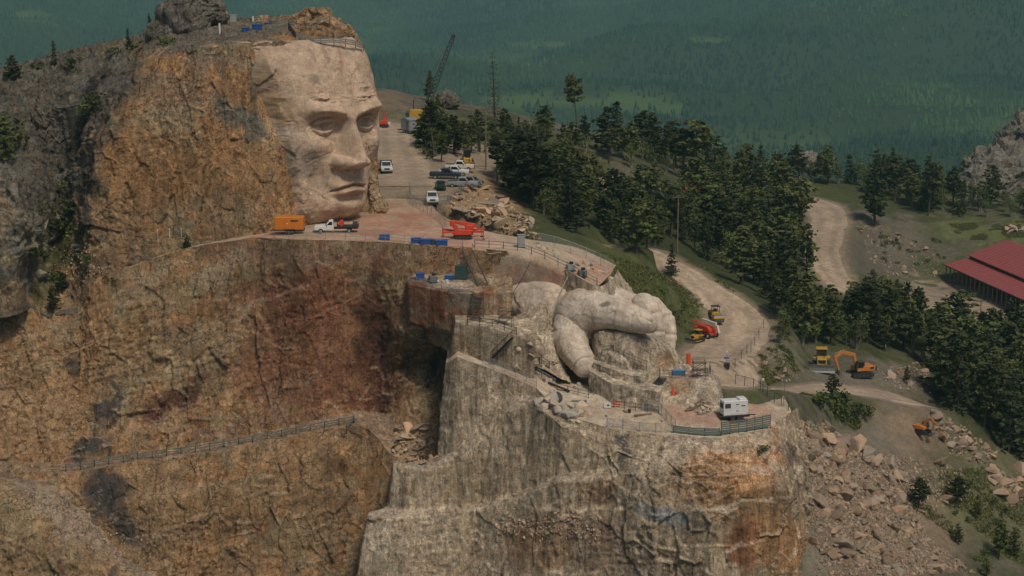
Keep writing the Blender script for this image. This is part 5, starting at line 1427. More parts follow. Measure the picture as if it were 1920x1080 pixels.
# ------------------------------------------------------------------ rock outcrops
def outcrop(name, label, blobs_, tones, seed, amp=.5, vox=.35, blocks=(2.0, 3.0), cat='rock outcrop'):
    me = blob_mesh([[(p, r), (np.array(p) + np.array([.05, 0, 0]), r)] for p, r in blobs_], vox, 2)
    nv = len(me.vertices)
    p = np.zeros(nv * 3, np.float32); me.vertices.foreach_get('co', p); p = p.reshape(-1, 3).astype(float)
    nn = np.zeros(nv * 3, np.float32); me.vertices.foreach_get('normal', nn); nn = nn.reshape(-1, 3)
    d = rock_relief(p, nn, np.ones(nv), blocks, amp, seed, .25)
    p = p + nn * d[:, None]
    me.vertices.foreach_set('co', p.astype(np.float32).ravel())
    set_tint(me, paint(p, tones, [], seed, 8)); me.materials.clear(); me.materials.append(M_ROCK); me.update(); me.name = name
    o = link(name, me)
    return tag(o, label, cat)
GT = [GREY * .95, LGREY * .95, GREY * 1.1, LGREY * 1.05, OLIVE * .9]
outcrop('summit_boulder', 'huge rounded grey boulder on top of the mountain crest', [(P(330, 22, 326), 2.7), (P(315, 26, 327), 2.2), (P(355, 18, 325), 3.0), (P(385, 18, 326), 2.7), (P(400, 22, 326), 2.0), (P(345, 40, 325), 2.6), (P(370, 48, 325), 2.4), (P(300, 66, 327), 2.6), (P(310, 50, 328), 2.2), (P(330, 62, 326), 2.6), (P(415, 32, 326), 1.2)], GT, 111, .45, .28)
outcrop('crest_outcrop', 'brown rock knob on the crest above the carved forehead', [(P(560, 42, 326), 1.9), (P(580, 34, 325), 2.0), (P(605, 34, 324), 2.1), (P(620, 52, 322), 2.0), (P(645, 62, 323), 2.0), (P(600, 58, 320), 2.2), (P(570, 60, 320), 2.0), (P(655, 74, 325), 1.6), (P(625, 68, 318), 1.6), (P(590, 72, 317), 1.6), (P(555, 70, 317), 1.7)], [TAN, BROWN, TAN * 1.1, GREY], 113, .4, .28)
outcrop('grey_crag', 'steep grey granite crag at the right border beyond the shed', [(P(1850, 320, 640), 9), (P(1885, 312, 645), 10), (P(1930, 298, 650), 14), (P(1830, 345, 632), 6), (P(1985, 280, 650), 19), (P(1870, 340, 635), 9), (P(1920, 345, 640), 14), (P(1905, 272, 650), 8), (P(2000, 335, 650), 18)], [GREY * 1.1, LGREY, LGREY * 1.05, GREY], 115, 1.5, 1.1, (5, 7))
outcrop('ridge_outcrop', 'low pale rock outcrop on the ridge beside the curving road', [(P(1500, 302, 578), 3.5), (P(1520, 305, 578), 4), (P(1540, 312, 578), 3)], [LGREY, LGREY * 1.1, GREY], 117, .8, .7)
outcrop('hilltop_outcrop', 'grey rock outcrop behind the crane on the hill', [(P(825, 190, 482), 2.6), (P(840, 188, 482), 2.6), (P(852, 192, 482), 2)], [GREY, LGREY * .9, GREY * .8], 119, .6, .5)
outcrop('jaw_pillar', 'jagged rock pillar behind the carved jaw', [(P(700, 345, 322), 1.1), (P(702, 360, 321), 1.2), (P(706, 376, 320), 1.4), (P(712, 390, 319), 1.5), (P(696, 330, 324), 1.2), (P(706, 400, 319), 1.3), (P(690, 392, 321), 1.6), (P(694, 370, 322), 1.4)], [TAN, BUFF, TAN * 1.1], 121, .25, .25, (1.2, 1.6))
# ------------------------------------------------------------------ building kit for machines
WHITE = mat('white_paint', (.70, .70, .67), .35, 0, .08)
OFFW = mat('cream_paint', (.66, .63, .52), .4, 0, .1)
BLACKP = mat('black_paint', (.02, .021, .022), .45, 0, .2)
RUBBER = mat('rubber', (.022, .021, .02), .85, 0, .25)
STEEL = mat('grey_steel', (.19, .195, .19), .5, .4, .2)
DARKST = mat('dark_steel', (.055, .058, .058), .6, .3, .3)
GALV = mat('galvanised_steel', (.32, .335, .33), .5, .4, .15)
YELLOW = mat('yellow_machine_paint', (.50, .29, .03), .5, 0, .18)
ORNG = mat('orange_machine_paint', (.52, .19, .035), .5, 0, .18)
ORANGEP = mat('orange_trailer_paint', (.62, .19, .015), .5, 0, .12)
REDP = mat('red_machine_paint', (.60, .055, .02), .45, 0, .15)
SAFETY = mat('safety_orange', (.72, .09, .025), .5, 0, .08)
BLUE = mat('blue_crate_paint', (.02, .085, .29), .45, 0, .15)
GREENP = mat('dark_green_paint', (.03, .07, .06), .5, 0, .2)
NAVY = mat('navy_car_paint', (.022, .038, .05), .3, .2, .06)
SILVER = mat('silver_car_paint', (.38, .39, .38), .35, .3, .06)
TEALC = mat('dark_green_car_paint', (.022, .05, .04), .3, .2, .06)
GREYC = mat('grey_car_paint', (.12, .13, .13), .35, .2, .06)
WOOD = mat('weathered_wood', (.20, .145, .095), .85, 0, .3, 6)
GREYWOOD = mat('grey_weathered_rail', (.20, .205, .18), .8, 0, .25, 5)
RAILG = mat('green_grey_rail', (.135, .175, .15), .6, .1, .2, 5)
GREYBOX = mat('grey_cabinet', (.30, .32, .31), .5, .1, .12)
BLUESIGN = mat('sign_blue', (.03, .10, .34), .5, 0, .05)
LAMP = mat('headlight_lens', (.75, .75, .72), .15, 0, .02)
TAIL = mat('tail_light_lens', (.35, .02, .02), .2, 0, .02)
m_, nt_, b_ = new_mat('window_glass')
b_.inputs['Base Color'].default_value = (.015, .02, .022, 1); b_.inputs['Roughness'].default_value = .08; b_.inputs['Specular IOR Level'].default_value = .6
GLASS = m_

def _finish(bm, name, m, parent, bevel=0.0, rot=None, at=(0, 0, 0)):
    if bevel: bmesh.ops.bevel(bm, geom=bm.edges[:], offset=bevel, segments=1, affect='EDGES')
    if rot is not None: bmesh.ops.rotate(bm, verts=bm.verts, cent=(0, 0, 0), matrix=rot)
    bmesh.ops.translate(bm, verts=bm.verts, vec=Vector(tuple(float(c) for c in at)))
    bmesh.ops.recalc_face_normals(bm, faces=bm.faces)
    me = bpy.data.meshes.new(name); bm.to_mesh(me); bm.free()
    return link(name, me, m, parent)
def box(name, size, at, m, parent=None, bevel=.03, rot=None):
    bm = bmesh.new(); bmesh.ops.create_cube(bm, size=1)
    bmesh.ops.scale(bm, verts=bm.verts, vec=Vector(size))
    return _finish(bm, name, m, parent, min(bevel, min(size) * .3), rot, at)
def prism(name, prof, width, m, parent=None, y=0.0, bevel=.03, at=(0, 0, 0), rot=None, taper=1.0):
    "side profile (x, z) made WIDTH wide"
    bm = bmesh.new()
    a = [bm.verts.new((x, y - width / 2 * taper if z > max(q[1] for q in prof) * .75 and taper != 1 else y - width / 2, z)) for x, z in prof]
    b = [bm.verts.new((x, y + width / 2 * taper if z > max(q[1] for q in prof) * .75 and taper != 1 else y + width / 2, z)) for x, z in prof]
    n = len(prof)
    bm.faces.new(a); bm.faces.new(b[::-1])
    for i in range(n): bm.faces.new((a[i], b[i], b[(i + 1) % n], a[(i + 1) % n]))
    bmesh.ops.recalc_face_normals(bm, faces=bm.faces)
    return _finish(bm, name, m, parent, bevel, rot, at)
def cyl(name, r, length, at, m, parent=None, axis='y', sides=16, r2=None):
    bm = bmesh.new()
    bmesh.ops.create_cone(bm, cap_ends=True, segments=sides, radius1=r, radius2=r if r2 is None else r2, depth=length)
    rot = {'y': Matrix.Rotation(math.pi / 2, 3, 'X'), 'x': Matrix.Rotation(math.pi / 2, 3, 'Y'), 'z': None}[axis]
    return _finish(bm, name, m, parent, 0, rot, at)
def bar(name, a, b, r, m, parent=None, sides=6, square=None):
    "a straight bar from A to B (round, or SQUARE = (w, h))"
    a, b = Vector(tuple(float(c) for c in a)), Vector(tuple(float(c) for c in b))
    d = b - a
    bm = bmesh.new()
    if square:
        bmesh.ops.create_cube(bm, size=1); bmesh.ops.scale(bm, verts=bm.verts, vec=Vector((square[0], square[1], d.length)))
    else:
        bmesh.ops.create_cone(bm, cap_ends=True, segments=sides, radius1=r, radius2=r, depth=d.length)
    return _finish(bm, name, m, parent, 0, d.to_track_quat('Z', 'Y').to_matrix(), (a + b) / 2)
def poly_tube(name, pts, r, m, parent=None, sides=5):
    v, f = [], []
    tube(v, f, [tuple(p) for p in pts], [r] * len(pts), sides)
    return mesh_obj(name, [tuple(q) for q in v], f, m, parent)
def wheel(parent, x, y, r=.38, w=.28, rim=GALV):
    t = cyl('wheel', r, w, (x, y, r), RUBBER, parent)
    cyl('rim', r * .55, w + .02, (x, y, r), rim, t)
    return t
def shed_top(p):                                     # height of the ledge or ground under a point
    return p

# ---- pickups and cars: forward is +x
def pickup(label, paint_m, loc, rz, bed='open', crew=True, name='pickup_truck', flat=None, extras=None, scale=1.0):
    t = thing(name, label, 'truck', loc, rz)
    t.scale = (scale,) * 3
    cabx0, cabx1 = (-.75, 1.05) if crew else (-.1, 1.05)
    prism('body', [(-2.85 if bed == 'open' else cabx0, .48), (2.8, .48), (2.85, .75), (2.78, 1.08), (1.25, 1.18), (1.0, 1.2), (cabx0, 1.2), (cabx0, 1.2)] if bed != 'open' else
          [(-2.85, .5), (2.8, .48), (2.85, .75), (2.78, 1.08), (1.25, 1.18), (-2.85, 1.15)], 1.95, paint_m, t, bevel=.06)
    prism('cab', [(cabx0 - .05, 1.13), (1.25, 1.13), (.62, 1.86), (.3, 1.92), (cabx0 + .12, 1.9)], 1.84, paint_m, t, bevel=.05, taper=.86)
    prism('windscreen', [(1.19, 1.22), (1.22, 1.22), (.69, 1.82), (.66, 1.82)], 1.5, GLASS, t, bevel=0)
    for sy in (-1, 1):
        prism('side_window', [(cabx0 + .18, 1.25), (.92, 1.25), (.5, 1.78), (cabx0 + .24, 1.78)], .03, GLASS, t, y=sy * .90, bevel=0, rot=None)
        box('headlight', (.06, .42, .2), (2.84, sy * .68, .88), LAMP, t, .01)
        box('tail_light', (.05, .16, .4), (-2.86, sy * .88, .95), TAIL, t, .01) if bed == 'open' else None
        box('mirror', (.12, .22, .2), (.95, sy * 1.08, 1.3), BLACKP, t, .02)
    box('rear_window', (.03, 1.3, .42), (cabx0 - .02, 0, 1.52), GLASS, t, 0)
    g_ = box('grille', (.06, .9, .28), (2.85, 0, .86), BLACKP, t, .01)
    box('bumper', (.14, 1.95, .22), (2.88, 0, .55), GALV, t, .03)
    if bed == 'open':
        b = box('bed', (1.75, 1.62, .04), (-1.9, 0, 1.165), BLACKP, t, 0)
        box('tailgate', (.06, 1.8, .5), (-2.87, 0, .9), paint_m, t, .02)
    else:
        b = box('flatbed', (3.3, 2.25, .16), (-2.2, 0, .98), BLACKP, t, .02)
        box('headboard', (.08, 2.1, .95), (-.62, 0, 1.5), DARKST, b, .02)
        box('stake', (.06, .06, .6), (-3.8, 1.05, 1.3), DARKST, b, .01); box('stake', (.06, .06, .6), (-3.8, -1.05, 1.3), DARKST, b, .01)
        box('chassis', (4.0, .8, .25), (-1.7, 0, .72), BLACKP, t, .02)
    for sx in (1.85, -1.85 if bed == 'open' else -2.4):
        for sy in (-1, 1): wheel(t, sx, sy * .87)
    if extras: extras(t)
    return t
def on_ledge(u, v, z=0.02): return on_any(u, v, .01)
def on_hill(u, v, dz=.05):
    return on_any(u, v, .01)

def flat_load(t):
    o = cyl('tank', .42, 1.0, (-1.25, .2, 1.5), REDP, t, 'y'); box('tool_box', (.7, 2.0, .5), (-3.3, 0, 1.3), DARKST, t)
    bar('roll_bar', (-.7, -.9, 1.9), (-.95, -.9, 2.35), .05, BLACKP, t); bar('roll_bar', (-.7, .9, 1.9), (-.95, .9, 2.35), .05, BLACKP, t)
pickup('white flatbed work truck parked on the ledge below the carved chin', WHITE, on_ledge(625, 436), math.pi + .05, bed='flat', crew=False, name='flatbed_truck', extras=flat_load, scale=1.05)
pickup('white truck facing the camera beside the carved cheek', WHITE, on_hill(724, 322), -math.pi / 2 + .12, bed='flat', crew=False, name='service_truck', scale=1.1)
pickup('white utility pickup facing the camera inside the fence corner', WHITE, on_hill(810, 380), -math.pi / 2 + .08, name='pickup_truck', scale=1.05)
pickup('dark green car parked between the white pickup and the silver pickup', TEALC, on_hill(826, 355), math.pi / 2 + .1, name='parked_car', scale=.85)
pickup('navy blue pickup parked crosswise in the row of trucks', NAVY, on_hill(836, 335), -.05, name='pickup_truck', scale=1.05)
pickup('white pickup parked directly behind the navy one', WHITE, on_hill(852, 329), -.08, name='pickup_truck')
pickup('white crew cab pickup farthest back in the row beside the loader', OFFW, on_hill(862, 319), -.1, name='pickup_truck')
pickup('silver pickup in front of the navy one near the rubble', SILVER, on_hill(868, 351), -.12, name='pickup_truck')
pickup('dark grey car at the right end of the row above the rubble', GREYC, on_hill(885, 347), -.5, name='parked_car', scale=.82)
pickup('white truck parked beside the pole at the right border', WHITE, on_hill(1850, 640), -.7, name='pickup_truck', scale=1.0)
pickup('grey pickup parked lowest beside the pole at the right border', SILVER, on_hill(1868, 652), -.7, name='pickup_truck', scale=1.0)

# ---- enclosed trailer
t = thing('generator_trailer', 'orange enclosed equipment trailer on the ledge left of the flatbed truck', 'trailer', on_ledge(543, 438), math.pi)
bx = box('body', (4.6, 2.1, 2.0), (0, 0, 1.75), ORANGEP, t, .08)
for k in range(3): box('panel', (1.35, .03, 1.3), (-1.5 + k * 1.5, 1.06, 1.75), ORANGEP, bx, .01)
box('vent', (1.2, .03, .25), (-.9, 1.09, 2.2), DARKST, bx, 0); box('latch', (.2, .04, .16), (.2, 1.09, 1.75), WHITE, bx, .01)
box('chassis', (4.8, 1.8, .16), (0, 0, .66), BLACKP, t, .02); bar('drawbar', (2.3, 0, .6), (3.6, 0, .55), .06, BLACKP, t)
for x in (-.5, .35):
    for sy in (-1, 1): wheel(t, x, sy * .95, .36, .24, DARKST)
box('fender', (1.8, 2.2, .08), (-.08, 0, .85), BLACKP, t, .02)

# ---- tracked machines
def track(parent, length, h, w, y, x=0):
    r = h / 2
    prof = []
    for k in range(7):
        a = -math.pi / 2 + math.pi * k / 6
        prof.append((x + length / 2 - r + r * math.cos(a), r + r * math.sin(a)))
    for k in range(7):
        a = math.pi / 2 + math.pi * k / 6
        prof.append((x - length / 2 + r + r * math.cos(a), r + r * math.sin(a)))
    tr = prism('track', prof, w, RUBBER, parent, y=y, bevel=0)
    for k in range(5): cyl('roller', r * .5, w + .06, (x - length / 2 + r + k * (length - 2 * r) / 4, y, r * (1 if k in (0, 4) else .7)), DARKST, tr, 'y', 10)
    return tr
def excavator(label, loc, rz, paint_m, s=1.0, swing=0.0, reach=((0.6, 1.6), (1.2, 3.9), (3.6, 4.6), (5.0, 3.6)), stick=((4.9, 3.7), (4.1, 1.3)), bucket=(3.7, .7), name='excavator', cab_m=None):
    t = thing(name, label, 'excavator', loc, rz); t.scale = (s,) * 3
    for sy in (-1, 1): track(t, 4.2, .9, .6, sy * 1.15)
    box('undercarriage', (1.8, 1.9, .4), (0, 0, .75), DARKST, t)
    hs = prism('house', [(-2.4, 1.1), (1.2, 1.1), (1.2, 1.75), (.2, 2.05), (-2.2, 2.05), (-2.5, 1.8)], 2.6, paint_m, t, bevel=.08, rot=Matrix.Rotation(swing, 3, 'Z'))
    box('counterweight', (.5, 2.6, .8), (-2.45, 0, 1.5), DARKST, hs, .08, None)
    box('vent', (.7, .03, .35), (-1.7, -1.31, 1.65), BLACKP, hs, 0); box('vent', (.7, .03, .35), (-1.7, 1.31, 1.65), BLACKP, hs, 0)
    cb = prism('cab', [(-.3, 1.15), (1.25, 1.15), (1.3, 1.9), (.95, 2.95), (-.25, 2.95)], 1.0, cab_m or DARKST, t, y=.78, bevel=.05)
    prism('window', [(.0, 1.75), (1.1, 1.75), (.85, 2.75), (.0, 2.75)], 1.04, GLASS, cb, y=.78, bevel=0)
    prism('window', [(1.29, 1.5), (1.33, 1.9), (1.0, 2.85), (.97, 2.85)], .8, GLASS, cb, y=.78, bevel=0)
    p = [np.array(q) for q in reach]
    up, dn = [], []
    for i, q in enumerate(p):
        d = (p[min(i + 1, len(p) - 1)] - p[max(i - 1, 0)]); d = d / np.linalg.norm(d); nn = np.array([-d[1], d[0]]) * (.24 if i in (0, len(p) - 1) else .36)
        up.append(tuple(q + nn)); dn.append(tuple(q - nn))
    prism('boom', up + dn[::-1], .42, paint_m, t, y=-.15, bevel=.04)
    a, b = np.array(stick[0]), np.array(stick[1]); d = (b - a) / np.linalg.norm(b - a); nn = np.array([-d[1], d[0]])
    prism('stick', [tuple(a - d * .5 + nn * .18), tuple(a + nn * .28), tuple(b + nn * .14), tuple(b - nn * .14), tuple(a - nn * .28)], .34, paint_m, t, y=-.15, bevel=.03)
    bk = np.array(bucket)
    prism('bucket', [tuple(bk + np.array(q)) for q in ((.35, .6), (.6, .2), (.45, -.35), (.05, -.62), (-.42, -.55), (-.5, -.3), (-.1, -.25), (.05, .1), (0, .6))], 1.2, STEEL, t, y=-.15, bevel=.02)
    bar('hydraulic_ram', (1.0, -.15, 1.7), (p[1][0] + .5, -.15, p[1][1] - .1), .08, GALV, t)
    bar('hydraulic_ram', (p[2][0] - .4, -.15, p[2][1] + .35), (a[0] - d[0] * .4, -.15, a[1] - d[1] * .4 + .3), .07, GALV, t)
    return t
excavator('large orange excavator with raised bent boom on the gravel pad', on_hill(1612, 705), math.pi + .30, ORNG, 1.0, 0)
excavator('small orange excavator on the lower dirt track with its boom turned toward the camera', on_hill(1728, 812), -.75, ORNG, .72, 0, reach=((.6, 1.5), (1.0, 3.0), (2.4, 3.9), (3.4, 3.0)), stick=((3.3, 3.1), (3.0, .9)), bucket=(2.8, .5), cab_m=STEEL)
excavator('red orange machine half hidden among the pines on the ridge', on_hill(1278, 372), .3, REDP, 1.0, reach=((.6, 1.6), (1.4, 3.0), (3.4, 3.4), (4.8, 2.6)), stick=((4.7, 2.7), (4.2, 1.0)), bucket=(3.9, .6))

def dozer(label, loc, rz, s=1.0, name='bulldozer'):
    t = thing(name, label, 'bulldozer', loc, rz); t.scale = (s,) * 3
    for sy in (-1, 1): track(t, 3.9, 1.05, .55, sy * 1.05)
    prism('body', [(-1.7, .7), (1.6, .7), (1.7, 1.1), (1.6, 1.95), (0, 2.05), (-1.7, 1.85)], 1.5, YELLOW, t, bevel=.06)
    box('radiator_grille', (.05, 1.2, .85), (1.66, 0, 1.35), BLACKP, t, .01)
    cb = box('cab', (1.35, 1.5, 1.15), (-.75, 0, 2.5), DARKST, t, .05)
    box('windscreen', (.04, 1.2, .8), (-.06, 0, 2.55), GLASS, cb, 0); box('window', (1.0, 1.54, .7), (-.75, 0, 2.6), GLASS, cb, 0)
    box('cab_roof', (1.7, 1.75, .16), (-.75, 0, 3.15), YELLOW, t, .05)
    for sy in (-1, 1): box('fender', (1.6, .5, .16), (-.8, sy * 1.05, 1.75), YELLOW, t, .04); bar('push_arm', (-.3, sy * 1.45, .55), (2.2, sy * 1.45, .5), .11, YELLOW, t); bar('lift_ram', (1.2, sy * .55, 1.7), (2.3, sy * .6, .8), .06, GALV, t)
    prism('blade', [(2.55, .02), (2.35, .3), (2.28, .75), (2.4, 1.25), (2.5, 1.25), (2.4, .75), (2.48, .3), (2.66, .02)], 3.9, STEEL, t, bevel=.01)
    bar('exhaust', (.9, .35, 1.9), (.9, .35, 2.9), .06, BLACKP, t)
    return t
dozer('yellow bulldozer facing the camera with its steel blade down, beside the orange excavator', on_hill(1540, 692), -math.pi / 2 - .12, 1.15)
dozer('small yellow bulldozer at the foot of the haul road behind the carved hand', on_hill(1306, 641), -math.pi + .75, .68)

# ---- boom lift, roller, loader
t = thing('boom_lift', 'red boom lift with folded cream boom parked on the haul road', 'boom lift', on_hill(1328, 632), -.9)
box('chassis', (2.6, 1.7, .5), (0, 0, .75), REDP, t, .06)
prism('turret', [(-1.7, 1.05), (1.1, 1.05), (1.2, 1.6), (.6, 2.1), (-1.5, 2.2), (-1.9, 1.7)], 2.0, REDP, t, bevel=.1)
for x in (-1, 1):
    for sy in (-1, 1): wheel(t, x, sy * .95, .5, .4, WHITE)
b = prism('boom', [(-1.9, 2.3), (-1.5, 2.75), (2.4, 2.5), (2.4, 2.1), (-1.4, 2.25)], .45, OFFW, t, bevel=.03)
prism('upper_boom', [(-1.9, 2.75), (-1.6, 3.2), (2.0, 2.95), (2.0, 2.6)], .4, OFFW, t, bevel=.03)
bar('knuckle', (2.2, 0, 2.4), (2.6, 0, 1.2), .22, OFFW, t, square=(.4, .4))
k_ = box('basket', (.9, 1.7, .1), (-2.9, 0, 1.5), REDP, t, .02)
for x in (-3.3, -2.5):
    for sy in (-.8, .8): bar('basket_post', (x, sy, 1.5), (x, sy, 2.5), .04, REDP, k_)
for z in (2.0, 2.5): poly_tube('basket_rail', [(-3.3, -.8, z), (-2.5, -.8, z), (-2.5, .8, z), (-3.3, .8, z), (-3.3, -.8, z)], .04, REDP, k_)
t = thing('road_roller', 'yellow machine parked behind the red boom lift on the haul road', 'roller', on_hill(1342, 602), -math.pi / 2 + .2)
cyl('drum', .75, 1.9, (1.5, 0, .75), STEEL, t); box('drum_frame', (2.0, 2.2, .3), (1.4, 0, 1.0), YELLOW, t)
prism('engine_cover', [(-2.0, .7), (.2, .7), (.2, 1.7), (-1.7, 1.8), (-2.1, 1.4)], 1.6, YELLOW, t, bevel=.08)
for sy in (-1, 1): wheel(t, -1.2, sy * .9, .7, .45, YELLOW); bar('roof_post', (-.9, sy * .6, 1.7), (-.9, sy * .6, 2.7), .05, BLACKP, t); bar('roof_post', (.2, sy * .6, 1.6), (.2, sy * .6, 2.7), .05, BLACKP, t)
box('canopy', (1.5, 1.6, .1), (-.35, 0, 2.75), BLACKP, t, .03); box('seat', (.5, .5, .6), (-.4, 0, 1.95), BLACKP, t, .05)
t = thing('wheel_loader', 'yellow wheel loader parked behind the row of pickups', 'loader', on_hill(876, 312), -math.pi / 2 + .1)
for x in (-1.4, 1.4):
    for sy in (-1, 1): wheel(t, x, sy * 1.0, .72, .5, YELLOW)
prism('body', [(-2.6, .9), (.9, .9), (.9, 1.7), (-.3, 2.0), (-2.6, 1.9)], 1.7, YELLOW, t, bevel=.06)
cb = box('cab', (1.3, 1.4, 1.5), (-.1, 0, 2.55), DARKST, t, .06); box('windscreen', (.04, 1.2, 1.1), (.57, 0, 2.6), GLASS, cb, 0); box('cab_roof', (1.5, 1.6, .12), (-.1, 0, 3.35), DARKST, t, .04)
for sy in (-1, 1): bar('lift_arm', (.8, sy * .6, 1.9), (2.9, sy * .6, .6), .14, YELLOW, t, square=(.2, .32))
prism('bucket', [(2.7, .1), (3.7, .12), (3.0, .35), (2.8, .8), (3.1, 1.2), (2.95, 1.25), (2.6, .8)], 2.7, YELLOW, t, bevel=.02)

# ---- red tracked spider crane with outriggers on the ledge
t = thing('spider_crane', 'bright red tracked crane with spread outriggers on the pink ledge', 'crane', on_ledge(868, 447, -.15), math.pi + .1)
for sy in (-1, 1): track(t, 2.8, .55, .4, sy * .75)
prism('body', [(-1.6, .6), (1.6, .6), (1.7, 1.1), (.8, 1.5), (-1.5, 1.4)], 1.5, REDP, t, bevel=.08)
box('engine_cover', (1.2, 1.3, .8), (-1.0, 0, 1.8), REDP, t, .1)
prism('boom', [(-2.2, 1.7), (-2.0, 2.3), (1.6, 2.9), (1.9, 2.5), (-1.6, 1.7)], .55, REDP, t, bevel=.05)
cyl('winch', .4, .8, (1.2, 0, 1.75), REDP, t); box('boom_head', (.7, .7, .9), (1.7, 0, 2.4), REDP, t, .08)
for sx in (-1, 1):
    for sy in (-1, 1):
        leg = bar('outrigger', (sx * 1.2, sy * .6, 1.1), (sx * 3.1, sy * 1.5, 1.25), .14, REDP, t, square=(.26, .3))
        bar('outrigger_foot', (sx * 3.1, sy * 1.5, 1.5), (sx * 3.1, sy * 1.5, .1), .08, REDP, leg); cyl('foot_pad', .25, .1, (sx * 3.1, sy * 1.5, .06), DARKST, leg, 'z')

# ---- generator on a trailer
t = thing('diesel_generator', 'white diesel generator on a black trailer behind the green fence', 'generator', settle(P(1375, 800, 266)), .25)
t.scale = (1.12, 1.12, 1.22)
bx = box('enclosure', (3.3, 1.6, 1.75), (0, 0, 1.65), WHITE, t, .06)
box('roof_hood', (1.0, 1.2, .25), (1.0, 0, 2.62), WHITE, t, .05)
box('louvre', (.75, .03, .55), (-1.1, -.81, 1.95), DARKST, bx, 0); box('louvre', (.03, 1.0, .6), (-1.66, 0, 1.9), DARKST, bx, 0)
for k in range(3): box('door_panel', (.7, .03, 1.2), (-.35 + k * .8, -.81, 1.55), WHITE, bx, .01)
box('control_window', (.4, .03, .1), (.2, -.83, 2.1), BLACKP, bx, 0); box('badge', (.55, .03, .1), (1.0, -.83, 1.9), BLACKP, bx, 0); box('badge', (.3, .03, .08), (.2, -.83, 1.3), BLACKP, bx, 0)
box('chassis', (3.9, 1.5, .25), (0, 0, .62), BLACKP, t, .03); bar('drawbar', (1.9, 0, .6), (3.0, 0, .5), .07, BLACKP, t)
for sx in (-.45, .45):
    for sy in (-1, 1): wheel(t, sx, sy * .85, .36, .24, DARKST)
box('fuel_tank', (3.4, 1.4, .16), (0, 0, .80), BLACKP, t, .02)

# ---- lattice crane behind the head, shed on a trailer, red rig
def lattice(a, b, w0, w1, r, m, parent, bays=16):
    a, b = np.array(a, float), np.array(b, float); d = (b - a) / np.linalg.norm(b - a)
    e = np.cross(d, [0, 1, .001]); e /= np.linalg.norm(e); g2 = np.cross(d, e)
    v, f = [], []
    def node(t, i):
        w = w0 + (w1 - w0) * t
        sx, sy = ((-1, -1), (1, -1), (1, 1), (-1, 1))[i % 4]
        return a + (b - a) * t + e * sx * w / 2 + g2 * sy * w / 2
    for i in range(4): tube(v, f, [tuple(node(0, i)), tuple(node(1, i))], [r, r], 4)
    for k in range(bays):
        for i in range(4):
            tube(v, f, [tuple(node(k / bays, i)), tuple(node((k + 1) / bays, i + 1))], [r * .6, r * .6], 3)
    return mesh_obj('boom', [tuple(q) for q in v], f, m, parent)
base = on_hill(788, 232)
t = thing('lattice_crane', 'crane with a tall dark lattice boom behind the carved head', 'crane', base, 0)
for sy in (-1, 1): track(t, 4.5, 1.0, .7, sy * 1.4)
prism('house', [(-2.6, 1.2), (2.0, 1.2), (2.0, 3.2), (-2.2, 3.4), (-2.6, 2.4)], 3.0, YELLOW, t, bevel=.06)
box('cab', (1.3, 1.2, 1.8), (2.4, -.9, 2.3), YELLOW, t, .05); box('counterweight', (.9, 3.2, 1.4), (-2.9, 0, 2.1), DARKST, t, .05)
tip = P(850, 68, base[1] + 1) - base
root = P(803, 192, base[1]) - base
lattice(root, tip, 1.5, .7, .14, DARKST, t)
poly_tube('hoist_cable', [tip, tip + np.array([.3, 0, -6]), tip + np.array([.35, 0, -12])], .05, DARKST, t, 4)
poly_tube('pendant_cable', [tip, np.array([-1.5, 0, 5.5])], .05, DARKST, t, 4); bar('gantry', (-1.6, 0, 3.2), (-1.5, 0, 5.6), .12, DARKST, t)
cyl('sheave', .5, .3, tip, DARKST, t)
p = on_hill(768, 250)
t = thing('site_shed', 'grey metal shed on a flat trailer beside the crane', 'shed', p, -.9)
box('wall', (3.4, 2.4, 2.3), (0, 0, 1.95), GREYBOX, t, .03)
prism('roof', [(-1.85, 3.1), (1.85, 3.1), (0, 3.65)], 2.6, GALV, t, bevel=.01)
box('door', (.9, .05, 1.9), (.8, -1.21, 1.85), STEEL, t, .01); box('trailer_deck', (5.2, 2.3, .2), (-.5, 0, .7), DARKST, t, .02)
for sy in (-1, 1): wheel(t, .5, sy * 1.0, .4, .25); wheel(t, -.4, sy * 1.0, .4, .25)
p = on_hill(719, 238)
t = thing('drill_rig', 'red drill rig partly hidden behind the edge of the carved face', 'drill rig', p, 0)
for sy in (-1, 1): track(t, 2.4, .6, .4, sy * .7)
box('body', (1.8, 1.3, .9), (0, 0, 1.05), REDP, t, .06); bar('mast', (.2, 0, .8), (.0, 0, 4.0), .2, REDP, t, square=(.35, .35)); bar('feed_beam', (.5, 0, .6), (.9, 0, 3.2), .1, REDP, t); box('hose_reel', (.6, .6, .6), (1.3, 0, .8), WHITE, t, .1)
